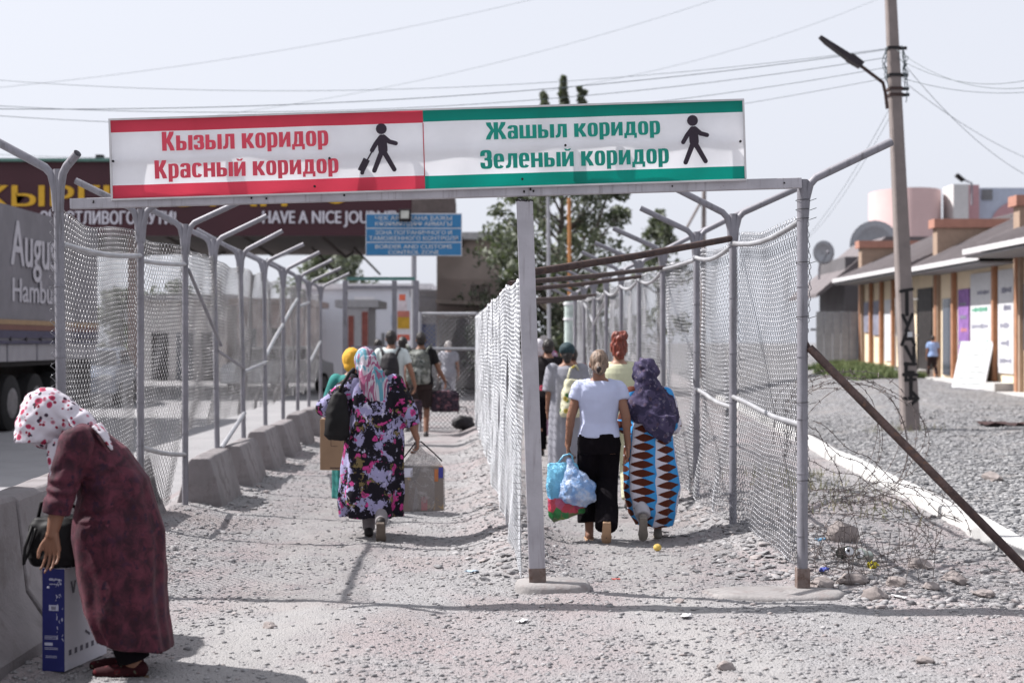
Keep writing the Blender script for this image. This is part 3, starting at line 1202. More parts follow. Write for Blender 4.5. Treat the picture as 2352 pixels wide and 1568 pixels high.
# ---- diagonal stay and coiled barbed wire by the front post
mb = MB()
mb.tube([(1.91, 9.13, 1.56), (2.5, 8.85, .90), (3.30, 8.45, .0)], .027, 10)
mb.tube([(1.88, 9.15, 1.62), (1.92, 9.125, 1.54)], .012, 6)
o = mb.build('diagonal_stay', M_rust)
smooth_angle(o, 50)
tag(o, 'dark brown steel stay slanting from the front fence post down to the ground', 'stay')

M_barb = M('rusty barbed wire', (.15, .125, .12), .7, .4, var=.3, vs=9, col2=(.19, .165, .16), lo=.5, hi=.6)
bw = MB()
rb = random.Random(12)


def barbed(pts, r_=.0020, every=2):
    bw.tube(pts, r_, 4)
    for i in range(1, len(pts) - 1, every):
        p = Vector(pts[i])
        for k in range(2):
            d = Vector((rb.uniform(-1, 1), rb.uniform(-1, 1), rb.uniform(-1, 1))).normalized() * .019
            bw.tube([p - d, p + d], .0025, 3)


def loop(cx, cy, cz, rx, rz, a0, a1, yaw, tilt, n=46, drift=.1):
    pts = []
    ph = rb.random() * 6
    for i in range(n + 1):
        f = i / n
        q = a0 + (a1 - a0) * f
        k = 1 + .05 * math.sin(3 * q + ph)
        p = Vector((math.cos(q) * rx * k, drift * (f - .5) + .03 * math.sin(2 * q + ph), math.sin(q) * rz * k))
        p = Matrix.Rotation(yaw, 3, 'Z') @ Matrix.Rotation(tilt, 3, 'X') @ p
        pts.append(p + Vector((cx, cy, cz)))
    for p in pts:
        p.z = max(p.z, G(p.x, p.y) + .01)
        if p.x < 1.96:
            p.x = 1.96 + .1 * (1.96 - p.x)
    barbed(pts)


for k in range(9):                                              # upper coil
    loop(2.30 + .06 * rb.uniform(-1, 1), 9.55 + .12 * k, .93 + .05 * rb.uniform(-1, 1), .44 + .07 * rb.uniform(-1, 1), .42 + .06 * rb.uniform(-1, 1), R(-95), R(200), R(rb.uniform(-22, 22)), R(rb.uniform(-12, 12)), 54, .15)
for k in range(7):                                             # collapsed lower coil
    loop(2.45 + .2 * rb.uniform(-1, 1), 9.5 + .13 * k, .30 + .05 * rb.uniform(-1, 1), .55 + .10 * rb.uniform(-1, 1), .26 + .08 * rb.uniform(-1, 1), 0, R(360), R(rb.uniform(-30, 30)), R(rb.uniform(-35, 35)), 54, .3)
for k in range(8):
    a = Vector((1.97, 9.3 + .1 * k, rb.uniform(.15, 1.25)))
    b = Vector((rb.uniform(2.4, 3.1), 9.4 + .12 * k, rb.uniform(.05, .45)))
    pts = []
    for i in range(25):
        f = i / 24
        p = a.lerp(b, f)
        p.z += math.sin(f * 3.14) * rb.uniform(.05, .051) * (k % 4) + .02 * math.sin(f * 20 + k)
        p.z = max(p.z, G(p.x, p.y) + .015)
        pts.append(p)
    barbed(pts, .0024)
for k in range(30):                                             # dry stems tangled in the coil
    x, y = rb.uniform(1.98, 2.9), rb.uniform(9.3, 10.6)
    z = G(x, y)
    dx, dy = rb.uniform(-.1, .1), rb.uniform(-.1, .1)
    bw.tube([(x, y, z), (x + dx, y + dy, z + rb.uniform(.12, .4))], .0024, 3)
tag(bw.build('barbed_wire_coil', M_barb), 'rusty tangled coil of barbed wire slumped beside the front fence post', 'barbed wire')

# ------------------------------------------------------------------ people
def skin_mat(name, col):
    t = NT(name)
    c = t.mix(t.ramp(t.noise(9, None, 4), .3, .7), tuple(q * .85 for q in col), col)
    t.out(c, .55, 0, .35)
    t.set(t.b.inputs['Subsurface Weight'], .08)
    t.set(t.b.inputs['Subsurface Radius'], (.3, .12, .06))
    return t.m


SK1, SK2, SK3 = skin_mat('tanned skin', (.29, .145, .095)), skin_mat('weathered skin', (.24, .115, .072)), skin_mat('light skin', (.42, .235, .165))


def hair_mat(name, c1, c2, st=(60, 60, 6)):
    t = NT(name)
    n = t.noise(1.0, t.coord('Object', st), 4, .6, 1.2)
    t.bump(n, .7, .006)
    t.out(t.mix(t.ramp(n, .35, .65), c1, c2), .5, 0, .4)
    return t.m


H_black = hair_mat('black hair', (.010, .008, .008), (.035, .026, .024))
H_blond = hair_mat('streaked blond hair', (.085, .052, .036), (.30, .21, .155))
H_red = hair_mat('dyed red hair', (.09, .018, .012), (.26, .055, .032))
H_grey = hair_mat('grey hair', (.30, .27, .26), (.5, .46, .45))


def floral(name, base, cols, scale, fill=.5, warp=.06, big=None):
    """printed cloth: scattered flowers (coloured cells) over a base, optional large blotches"""
    t = NT(name)
    co = t.coord()
    nz = t.n('TexNoise', None, Scale=scale * .6, Detail=3.0)
    t.set(nz.inputs['Vector'], co)
    wv = t.n('VectorMath', {'operation': 'SCALE'})
    sb = t.n('VectorMath', {'operation': 'SUBTRACT'})
    t.set(sb.inputs[0], nz.outputs['Color'])
    sb.inputs[1].default_value = (.5, .5, .5)
    t.set(wv.inputs[0], sb.outputs[0])
    wv.inputs['Scale'].default_value = warp
    ad = t.n('VectorMath', {'operation': 'ADD'})
    t.set(ad.inputs[0], co)
    t.set(ad.inputs[1], wv.outputs[0])
    co2 = ad.outputs[0]
    c = base
    for k, (bc, bsc, lo) in enumerate(big or []):
        mp = t.n('Mapping')
        t.set(mp.inputs[0], co2)
        mp.inputs['Location'].default_value = (3.1 * k, 7.7 * k, 1.3 * k)
        c = t.mix(t.ramp(t.noise(bsc, mp.outputs[0], 4, .65), lo, lo + .03), c, bc)
    for k, (fc, fs, r_, prob) in enumerate(cols):
        mp = t.n('Mapping')
        t.set(mp.inputs[0], co2)
        mp.inputs['Location'].default_value = (5.3 * k + 1, 2.1 * k, 9.2 * k)
        v = t.voro(fs, mp.outputs[0])
        rnd = t.n('SeparateColor', None, Color=v.outputs['Color']).outputs[0]
        m = t.math('MULTIPLY', t.ramp(v.outputs['Distance'], r_, r_ * .8), t.math('LESS_THAN', rnd, prob))
        inner = t.mix(t.ramp(v.outputs['Distance'], r_ * .35, r_ * .6), tuple(min(1, q * .45 + .02) for q in fc), fc)
        c = t.mix(m, c, inner)
    t.bump(t.noise(140, co, 2), .12, .003)
    t.out(c, .85, 0, .15)
    return t.m


F_kaftan = floral('dark floral kaftan print', (.012, .010, .016), [((.52, .05, .24), 13, .40, .20), ((.42, .06, .20), 19, .40, .16)], 26,
                  big=[((.33, .31, .50), 6.5, .515), ((.19, .145, .065), 6.2, .57), ((.012, .010, .016), 8, .56), ((.52, .50, .66), 12, .62), ((.50, .055, .23), 9.5, .605), ((.012, .010, .016), 13, .62)], warp=.09)
F_scarf1 = floral('white flowered headscarf', (.58, .545, .60), [((.40, .035, .09), 23, .42, .50), ((.46, .19, .25), 28, .36, .38), ((.05, .028, .05), 30, .36, .34), ((.30, .02, .05), 40, .36, .32)], 28, warp=.02)
F_scarf2 = floral('white pink and blue scarf', (.62, .60, .66), [], 6, big=[((.36, .09, .20), 10, .50), ((.12, .38, .48), 9, .56), ((.018, .012, .06), 9, .58), ((.72, .70, .76), 14, .58)], warp=.10)
t = NT('mauve and turquoise striped scarf')
n1 = t.noise(1.0, t.coord('Object', (11, 8, 2.6)), 3, .55, .6)
n2 = t.noise(1.0, t.coord('Object', (30, 30, 9)), 3, .6, .5)
c = t.mix(t.ramp(n1, .36, .40), (.025, .02, .07), (.40, .38, .44))
c = t.mix(t.ramp(n1, .43, .46), c, (.30, .085, .17))
c = t.mix(t.ramp(n1, .51, .53), c, (.50, .46, .52))
c = t.mix(t.ramp(n1, .55, .58), c, (.11, .30, .38))
c = t.mix(t.ramp(n1, .62, .64), c, (.27, .10, .18))
c = t.mix(t.ramp(n2, .62, .72), c, (.45, .42, .47))
t.out(c, .7, 0, .25)
F_scarf2 = t.m
F_purple = floral('dark purple paisley scarf', (.042, .036, .075), [((.15, .13, .19), 30, .36, .4), ((.085, .06, .10), 20, .40, .4)], 20, big=[((.075, .062, .12), 12, .5), ((.19, .16, .19), 22, .64)], warp=.06)
F_pink = floral('pink flowered dress cloth', (.36, .22, .33), [((.52, .10, .20), 9, .42, .6), ((.62, .55, .62), 12, .4, .5)], 9, warp=.05)
F_teal = M('teal dress cloth', (.02, .16, .15), .85, var=.3)
F_bagf = floral('cream flowered bag cloth', (.62, .60, .44), [((.10, .22, .07), 12, .33, .3), ((.55, .42, .08), 10, .35, .25)], 10)

t = NT('crushed burgundy velvet')
co = t.coord()
n1 = t.noise(14, co, 6, .66, .5)
n2 = t.noise(27, t.coord('Object', (1, 1, .8)), 5, .6)
c = t.mix(t.ramp(n1, .34, .70), (.022, .0045, .011), (.098, .020, .036))
c = t.mix(t.ramp(n2, .56, .66), c, (.022, .006, .020))
c = t.mix(t.ramp(t.noise(5, co, 3), .60, .68), c, (.036, .009, .027))
c = t.mix(t.ramp(t.noise(26, co, 5, .7), .64, .72), c, (.12, .028, .048))
t.bump(t.noise(11, co, 5), .25, .02)
t.out(c, .78, 0, .25)
t.set(t.b.inputs['Sheen Weight'], .15)
t.set(t.b.inputs['Sheen Tint'], (.5, .25, .28))
F_velvet = t.m

t = NT('ikat dress cloth')                                       # tall rows of brown leaf shapes on pale and sky-blue strips
sp = t.n('SeparateXYZ', None, Vector=t.coord())
wob = t.math('MULTIPLY', t.math('SUBTRACT', t.noise(3.5, None, 2), .5), .10)
ang = t.math('ADD', t.math('DIVIDE', t.math('ARCTAN2', sp.outputs[0], t.math('MULTIPLY', sp.outputs[1], -1)), 6.2832), wob)
st_ = t.math('MULTIPLY', t.math('ADD', ang, .5), 5.6)
fu = t.math('FRACT', st_)
col_i = t.math('FLOOR', st_)
zz = t.math('ADD', t.math('MULTIPLY', sp.outputs[2], 14.0), t.math('MULTIPLY', col_i, .37))
fz = t.math('ABSOLUTE', t.math('SUBTRACT', t.math('FRACT', zz), .5))
du = t.math('ABSOLUTE', t.math('SUBTRACT', fu, .5))
lim = t.math('MULTIPLY', t.math('SUBTRACT', .5, t.math('MULTIPLY', du, 1.0)), .92)
dia = t.math('LESS_THAN', fz, t.math('ADD', t.math('POWER', t.math('MULTIPLY', lim, 2.0), 1.6), -.40))
gap = t.math('LESS_THAN', fz, t.math('MULTIPLY', .45, t.math('SUBTRACT', 1.0, t.math('POWER', t.math('DIVIDE', du, .46), 1.5))))
half = t.math('GREATER_THAN', fu, .5)
bg = t.mix(half, (.60, .58, .66), (.05, .30, .66))
t.bump(t.noise(120), .1, .003)
F_ikat = t.out(t.mix(gap, bg, (.085, .018, .008)), .8, 0, .2)

F_white = M('bluish white jersey', (.52, .56, .76), .85, var=.06, vs=4)
F_whiteB = M('pale mint shirt', (.55, .60, .60), .85, var=.08, vs=4)
F_black = M('black trouser cloth', (.0055, .004, .006), .9, var=.3, vs=5, spec=.1)
F_blackT = M('faded black tee', (.016, .014, .016), .85, var=.3, vs=5, spec=.2)
F_grey = M('grey linen dress', (.27, .27, .31), .9, var=.10, vs=5)
F_cream = M('pale yellow blouse', (.60, .60, .42), .85, var=.08)
F_cap = M('dark teal cap', (.022, .045, .055), .8, var=.3)
F_yellow = M('yellow headscarf', (.66, .36, .035), .8, var=.15)
F_brown = M('dark brown shorts', (.030, .018, .018), .9, var=.2)
F_sole = M('shoe sole', (.16, .13, .11), .9, var=.2)
F_shoe = M('dark shoe leather', (.022, .018, .018), .6, var=.3)
F_tan = M('tan insole', (.42, .27, .17), .8, var=.1)
F_sock = M('grey sock', (.23, .21, .22), .95, var=.15)
F_camo = floral('camouflage canvas', (.12, .125, .115), [], 6, big=[((.30, .31, .29), 9, .52), ((.035, .045, .04), 10, .56), ((.20, .21, .17), 14, .6)], warp=.08)
F_bag = M('black leather', (.006, .005, .006), .65, var=.3, spec=.25)
F_nylon = M('black nylon', (.016, .013, .017), .7, var=.2)
F_orange = M('orange red shirt', (.50, .10, .04), .85, var=.1)
F_blue_s = M('light blue cloth', (.30, .42, .68), .85, var=.1)
M_eye = M('eye white', (.7, .68, .66), .3, var=.02)
M_iris = M('dark iris', (.02, .012, .01), .2, var=.02)


def hand(mb, w, d, across, curl=.35, k=1.0, thumb=1):
    """palm and five fingers from wrist w along d; across: knuckle row (index first)"""
    w, d = Vector(w), Vector(d).normalized()
    across = Vector(across)
    across = (across - d * across.dot(d)).normalized()
    nrm = d.cross(across).normalized() * thumb
    ln = (.082, .086, .082, .072)
    fl_ = ((.042, .026, .021), (.047, .030, .022), (.043, .028, .021), (.034, .021, .018))
    for i in range(4):
        o = (.034, .0115, -.0125, -.034)[i]
        kn = w + (d * ln[i] + across * o) * k
        mb.limb([w + across * o * .55 * k, kn], [.0165 * k, .0125 * k], 10)
        p, a = kn, curl * (.55 + .12 * i)
        pts = [p]
        for s in range(3):
            dd = d * math.cos(a) + nrm * math.sin(a) + across * (o * 5)
            p = p + dd.normalized() * fl_[i][s] * k
            pts.append(p)
            a += curl * (.75 + .1 * i)
        mb.limb(pts, [.0092 * k, .0082 * k, .0074 * k, .0062 * k], 8)
    tb = w + (across * .026 + d * .022) * k
    t1 = tb + (across * .026 + d * .030 + nrm * .010) * k
    t2 = t1 + (across * .008 + d * .030 + nrm * .014) * k
    t3 = t2 + (d * .024 + nrm * .010 - across * .003) * k
    mb.limb([tb, t1, t2, t3], [.0155 * k, .0125 * k, .0105 * k, .0085 * k], 8)


def rotx(a):
    return Matrix.Rotation(a, 3, 'X')


def foot_pts(ank, pitch, yaw, k):
    m = Matrix.Rotation(yaw, 3, 'Z') @ rotx(-pitch)
    return [Vector(ank) + m @ (Vector(p) * k) for p in ((0, -.035, -.045), (0, .03, -.045), (0, .11, -.062), (0, .165, -.066))], m


def skeleton(H, la=None, ra=None, arms=None, lp=0, rp=0, ly=0, ry=0, bob=0, shw=.168, turn=0):
    h = H / 1.65
    J = {'H': H, 'h': h}
    J['la'], J['ra'] = Vector(la or (-.09, .10, .075)), Vector(ra or (.09, -.06, .075))
    J['lp'], J['rp'], J['ly'], J['ry'] = lp, rp, ly, ry
    for s, q in ((-1, 'l'), (1, 'r')):
        hip = Vector((s * .085 * h, 0, .505 * H + bob))
        an = J[q + 'a']
        kn = hip.lerp(an, .5)
        bend = math.sqrt(max(0, (.245 * H) ** 2 - ((hip - an).length / 2) ** 2))
        kn.y += min(bend, .2) * .9
        J[q + 'hip'], J[q + 'k'] = hip, kn
        sh = Vector((s * shw * h, 0, .805 * H + bob))
        J[q + 's'] = sh
        ad = (arms or {}).get(q)
        if ad:
            J[q + 'e'], J[q + 'w'] = Vector(ad[0]), Vector(ad[1])
            J[q + 'hd'] = Vector(ad[2]) if len(ad) > 2 else (J[q + 'w'] - J[q + 'e'])
            J[q + 'curl'] = ad[3] if len(ad) > 3 else .4
        else:
            J[q + 'e'] = sh + Vector((s * .045, -.02, -.285)) * h
            J[q + 'w'] = J[q + 'e'] + Vector((s * .015, .06, -.235)) * h
            J[q + 'hd'] = Vector((0, .15, -1))
            J[q + 'curl'] = .45
    J['bob'] = bob
    J['turn'] = turn
    return J


def torso_rings(J, a, b, wid=1.0, dep=1.0, extra=0.0):
    """list of torso rings between heights a and b (fractions of H)"""
    H, h = J['H'], J['h']
    T = [(.46, .165, .118), (.51, .176, .128), (.56, .165, .120), (.62, .140, .108), (.68, .148, .110), (.74, .165, .114), (.785, .172, .104), (.815, .158, .088), (.835, .115, .072), (.855, .062, .058)]
    zs = sorted(set([a, b] + [q[0] for q in T if a < q[0] < b]))
    out = []
    for z in zs:
        for i in range(len(T) - 1):
            if T[i][0] <= z <= T[i + 1][0]:
                f = (z - T[i][0]) / (T[i + 1][0] - T[i][0])
                rx, ry = [T[i][k] * (1 - f) + T[i + 1][k] * f for k in (1, 2)]
                break
        else:
            rx, ry = (T[0] if z < T[0][0] else T[-1])[1:]
        out.append(((0, -.012 * h if z < .58 else .0, z * H + J['bob']), rx * h * wid + extra, ry * h * dep + extra, (0, 0, 1)))
    return out


def body(root, J, skin, voxel=.009, face=False, hands=True, head_off=(0, 0, 0)):
    H, h = J['H'], J['h']
    mb = MB()
    mb.loft(torso_rings(J, .46, .855), 24)
    b = J['bob']
    ho = Vector(head_off)
    hc = Vector((0, .012, .930 * H + b)) + ho
    J['hc'] = hc
    mb.limb([(0, -.005, .83 * H + b), hc + Vector((0, -.012, -.05 * H))], [.058 * h, .052 * h])
    rt = Matrix.Rotation(J['turn'], 3, 'Z')

    def hp(x, y, z):
        return hc + rt @ (Vector((x, y, z)) * h)
    mb.ell(hp(0, -.008, .012), (.076 * h, .095 * h, .102 * h), rt, 18, 12)
    mb.ell(hp(0, .022, -.045), (.058 * h, .068 * h, .070 * h), rt)
    mb.ell(hp(0, .095, -.02), (.013 * h, .018 * h, .022 * h), rt, 10, 7)
    mb.limb([hp(0, .085, .012), hp(0, .104, -.026)], [.009 * h, .012 * h], 8)
    mb.ell(hp(0, .080, -.062), (.024 * h, .012 * h, .008 * h), rt, 10, 6)
    mb.ell(hp(0, .074, -.095), (.022 * h, .016 * h, .016 * h), rt, 10, 6)
    for s in (-1, 1):
        mb.ell(hp(s * .077, -.005, -.012), (.010 * h, .020 * h, .031 * h), rt, 10, 8)
    for q, s in (('l', -1), ('r', 1)):
        mb.limb([J[q + 's'], J[q + 'e'], J[q + 'w']], [.052 * h, .040 * h, .027 * h])
        mb.limb([J[q + 'e'].lerp(J[q + 's'], .0), J[q + 'e'].lerp(J[q + 'w'], .3)], [.039 * h, .040 * h])
        if hands:
            hd = J[q + 'hd']
            ac = J.get(q + 'ac', Vector((0, 1, .15)))
            hand(mb, J[q + 'w'], hd, ac, J[q + 'curl'], h, thumb=-s if True else s)
        mb.limb([J[q + 'hip'], J[q + 'k'], J[q + 'a']], [.088 * h, .056 * h, .038 * h])
        kc = J[q + 'k'].lerp(J[q + 'a'], .28) + Vector((0, -.018 * h, 0))
        mb.ell(kc, (.050 * h, .056 * h, .10 * h))
        fp, _ = foot_pts(J[q + 'a'], J[q + 'p'], J[q + 'y'], h)
        mb.limb([J[q + 'a']] + fp[:1], [.038 * h, .036 * h])
        mb.limb(fp, [.034 * h, .034 * h, .031 * h, .020 * h])
    o = blob(mb, 'body', skin, root, voxel, 3)
    if face:
        for s in (-1, 1):
            e = MB()
            e.ell(hp(s * .031, .078, .008), .0125 * h, None, 12, 8)
            eo = e.build('eye', M_eye, o, True)
            e = MB()
            e.ell(hp(s * .031, .0855, .008), .0066 * h, None, 10, 6)
            e.build('iris', M_iris, eo, True)
    return o


def shoes(root, J, mat, sole=F_sole, k=1.0, strap=False, open_back=False):
    h = J['h']
    for q in 'lr':
        fp, m = foot_pts(J[q + 'a'], J[q + 'p'], J[q + 'y'], h)
        mb = MB()
        if open_back:
            mb.limb([fp[2], fp[3]], [.038 * h, .028 * h])
            mb.limb([fp[1].lerp(fp[2], .55), fp[2]], [.040 * h, .038 * h])
        else:
            mb.limb(fp, [.040 * h, .040 * h, .037 * h, .026 * h])
            mb.limb([fp[0], J[q + 'a'] + m @ Vector((0, -.02, -.02))], [.041 * h, .040 * h])
        s = blob(mb, 'shoe', mat, root, .007, 2)
        sb = MB()
        pts = [(-.032, -.075), (.032, -.075), (.036, -.02), (.038, .06), (.045, .11), (.038, .17), (.0, .195), (-.038, .17), (-.045, .11), (-.038, .06), (-.036, -.02)]
        sb.prism([Vector(J[q + 'a']) + m @ Vector((x * h, y * h, -.098 * h)) for x, y in pts], m @ Vector((0, 0, .022 * h)))
        sb.build('sole', sole, s, bevel=.004)


def ground_fix(J, z):
    return J


def tee(root, J, mat, hem=.50, sleeve=.45, wid=1.0, extra=.014, name='shirt', flare=0.0, amp=.006, voxel=.008, sw=1.0, seed=1.0):
    H, h = J['H'], J['h']
    mb = MB()
    rg = torso_rings(J, hem, .838, wid, wid, extra)
    if flare:
        n = len(rg)
        rg = [(c, rx + flare * (1 - i / (n - 1)), ry + flare * (1 - i / (n - 1)), a) for i, (c, rx, ry, a) in enumerate(rg)]
    mb.loft(rg, 28)
    for q, s in (('l', -1), ('r', 1)):
        sh, e, w = J[q + 's'], J[q + 'e'], J[q + 'w']
        mb.limb([Vector((s * .09 * h, 0, .825 * H + J['bob'])), sh], [.05 * h, .066 * h])
        if sleeve <= 1:
            end = sh.lerp(e, sleeve)
            mb.tube([sh, end], [.068 * h * sw, .066 * h * sw], 14)
        else:
            end = e.lerp(w, sleeve - 1)
            mb.limb([sh, e], [.068 * h * sw, .060 * h * sw])
            mb.tube([e, end], [.060 * h * sw, .060 * h * sw], 14)
    return blob(mb, name, mat, root, voxel, 3, cloth(amp, (7, 7, 6), seed))


def trousers(root, J, mat, hem=.09, wide=(.10, .075, .07), name='trousers', waist=.60, amp=.006, voxel=.009, back=0.0):
    H, h = J['H'], J['h']
    mb = MB()
    mb.loft(torso_rings(J, .46, waist, 1.03, 1.05, .012), 24)
    for q in 'lr':
        hip, k, a = J[q + 'hip'], J[q + 'k'], J[q + 'a']
        d = (a - k).normalized()
        end = k + d * ((k.z - hem) / max(.2, -d.z))
        mb.limb([hip, k], [wide[0] * h, wide[1] * h], 18)
        mb.tube([k, end], [wide[1] * h, wide[2] * h], 18)
    return blob(mb, name, mat, root, voxel, 3, cloth(amp, (9, 9, 4), 3.3))


def robe(root, J, mat, rings, name='dress', sleeves=None, nf=9, fa=.05, amp=.008, seed=2.0, voxel=.009):
    """rings (z, rx, ry[, x, y]); sleeves {q: (fraction, r0, r1)}"""
    mb = MB()
    zs = [r[0] for r in rings]

    def fold(q, t_):
        return 1 + fa * (1 - t_) ** 1.3 * (math.sin(q * nf + 1.7 * t_ + seed) * .6 + math.sin(q * (nf * 2 - 3) + seed * 2) * .4)
    # refine rings
    rr_ = []
    for i in range(len(rings) - 1):
        for k in range(4):
            f = k / 4
            a, b = list(rings[i]) + [0] * (5 - len(rings[i])), list(rings[i + 1]) + [0] * (5 - len(rings[i + 1]))
            v = [a[j] * (1 - f) + b[j] * f for j in range(5)]
            rr_.append(v)
    rr_.append(list(rings[-1]) + [0] * (5 - len(rings[-1])))
    mb.loft([((v[3], v[4], v[0]), v[1], v[2], (0, 0, 1)) for v in rr_], 72, fold)
    for q, (fr_, r0, r1) in (sleeves or {}).items():
        sh, e, w = J[q + 's'], J[q + 'e'], J[q + 'w']
        if fr_ <= 1:
            mb.ell(sh, r0)
            mb.tube([sh, sh.lerp(e, fr_)], [r0, r1], 16)
        else:
            mb.limb([sh, e], [r0, (r0 + r1) / 2])
            mb.tube([e, e.lerp(w, fr_ - 1)], [(r0 + r1) / 2, r1], 16)
    return blob(mb, name, mat, root, voxel, 3, cloth(amp, (8, 8, 4), seed))


def hair_cap(root, J, mat, length=0.0, full=1.0, name='hair', bun=None, amp=.006):
    h, hc = J['h'], J['hc']
    mb = MB()
    mb.ell(hc + Vector((0, -.016, .020)) * h, (.083 * h * full, .097 * h, .103 * h), None, 18, 12)
    mb.ell(hc + Vector((0, -.045, -.03)) * h, (.070 * h * full, .062 * h, .065 * h))
    if length:
        mb.limb([hc + Vector((0, -.06, -.03)) * h, hc + Vector((0, -.07, -.03 - length)) * h], [.06 * h, .045 * h])
    for b in bun or []:
        mb.ell(hc + Vector(b[:3]) * h, b[3] * h)
    return blob(mb, name, mat, root, .007, 2, cloth(amp, (40, 40, 16), 5))


def walkpos(px, py, foot=True):
    d = 5226.7 / (py - 784)
    return (px - 1176) / 3266.7 * d, d


# ---- the stooping woman by the barrier (faces -x; built facing +y and turned)
p1x, p1y = -1.92, 6.90
P1 = thing('person', 'woman in a burgundy velvet dress and white flowered headscarf stooping over a box', 'person', (p1x, p1y, G(p1x, p1y)), R(90))
J = {'H': 1.5, 'h': .93, 'bob': 0, 'turn': 0}
mb = MB()
hcv = Vector((.0, .325, 1.238))
mb.loft([((0, -.03, .66), .165, .13, (0, 0, 1)), ((0, -.02, .78), .15, .125, (0, .1, 1)), ((0, .05, .94), .14, .10, (0, .35, 1)), ((0, .125, 1.05), .14, .075, (0, .55, 1)), ((0, .175, 1.125), .11, .055, (0, .8, 1)), ((0, .20, 1.16), .06, .045, (0, .9, 1))], 24)
mb.limb([(0, .19, 1.15), hcv + Vector((0, -.05, -.01))], [.05, .05])
hm = rotx(R(-62))


def hp1(x, y, z):
    return hcv + hm @ Vector((x, y, z))


mb.ell(hp1(0, -.008, .012), (.071, .09, .098), hm, 18, 12)
mb.ell(hp1(0, .022, -.045), (.054, .064, .066), hm)
mb.limb([hp1(0, .08, .012), hp1(0, .098, -.024)], [.009, .012], 8)
mb.ell(hp1(0, .075, -.058), (.022, .011, .008), hm, 10, 6)
mb.ell(hp1(0, .07, -.088), (.02, .015, .015), hm, 10, 6)
for s in (-1, 1):
    mb.ell(hp1(s * .072, -.005, -.012), (.010, .019, .029), hm, 10, 8)
    mb.ell(hp1(s * .03, .072, .026), (.018, .01, .008), hm, 8, 6)
LS, LE, LW = Vector((-.185, .14, 1.13)), Vector((-.235, .20, .865)), Vector((-.235, .235, .705))
RS, RE, RW = Vector((.185, .17, 1.12)), Vector((.19, .335, .93)), Vector((.12, .345, .71))
mb.limb([LS, LE, LW], [.055, .045, .027], 16)
mb.limb([LE, LE.lerp(LW, .35)], [.045, .041], 16)
mb.limb([RS, RE, RW], [.055, .042, .026], 16)
hand(mb, LW, (0.05, -.02, -1), (.35, .9, .1), .34, 1.0, thumb=-1)
hand(mb, RW, (-.2, -.2, -1), (-.5, .8, 0), .5, 1.0, thumb=1)
for s in (-1, 1):
    an = Vector((s * .075, -.07 + .03 * s, .075))
    mb.limb([(s * .08, -.03, .70), (s * .085, -.0, .39), an], [.085, .055, .04])
    mb.limb([an, an + Vector((0, -.03, -.04)), an + Vector((0, .10, -.058)), an + Vector((0, .15, -.062))], [.038, .034, .03, .02])
b1 = blob(mb, 'body', SK2, P1, .0052, 2)
for s in (-1, 1):
    e = MB()
    e.ell(hp1(s * .029, .073, .008), .0115, None, 12, 8)
    eo = e.build('eye', M_eye, b1, True)
    e = MB()
    e.ell(hp1(s * .029, .080, .007), .006, None, 10, 6)
    e.build('iris', M_iris, eo, True)
# dress
mb = MB()
rings = [(-.085, .165, .255, .185), (-.05, .30, .255, .195), (-.028, .50, .25, .21), (-.01, .68, .235, .215), (.005, .81, .21, .19), (.015, .90, .20, .17), (.08, 1.03, .185, .135), (.13, 1.11, .16, .088), (.155, 1.175, .105, .06)]
ax1 = [(0, -.25, 1), (0, -.1, 1), (0, 0, 1), (0, .05, 1), (0, .15, 1), (0, .3, 1), (0, .5, 1), (0, .75, 1), (0, .9, 1)]
rf = []
for i in range(len(rings) - 1):
    for k in range(5):
        f = k / 5
        v = [rings[i][j] * (1 - f) + rings[i + 1][j] * f for j in range(4)]
        a = Vector(ax1[i]).lerp(Vector(ax1[i + 1]), f)
        rf.append(((0, v[0], v[1]), v[2], v[3], a))
rf.append(((0, rings[-1][0], rings[-1][1]), rings[-1][2], rings[-1][3], ax1[-1]))
mb.loft(rf, 96, lambda q, t_: 1 + .045 * (1 - t_) ** 1.2 * (math.sin(q * 8 + 1) * .6 + math.sin(q * 15 + 2) * .4) + .012 * math.sin(q * 5 + t_ * 9))
mb.limb([LS, LE.lerp(LS, .05)], [.078, .066], 18)
mb.tube([LE.lerp(LS, .05), LE.lerp(LW, .42)], [.066, .070], 18)
mb.limb([RS, RE], [.075, .062], 18)
mb.tube([RE, RE.lerp(RW, .72)], [.060, .052], 18)
mb.limb([Vector((-.08, .145, 1.17)), LS], [.05, .072])


def vel(p):
    a = .014 * noise.noise(Vector((p.x * 6, p.y * 7 + 3, p.z * 3.2)))
    a += .006 * noise.noise(Vector((p.x * 14, p.y * 14, p.z * 9)))
    if p.x < -.14 and p.z > .75:
        a += .005 * math.sin(p.z * 70 + 8 * noise.noise(p * 7)) * (1 if p.z < 1.02 else .4)
    return a


blob(mb, 'dress', F_velvet, P1, .007, 3, vel)
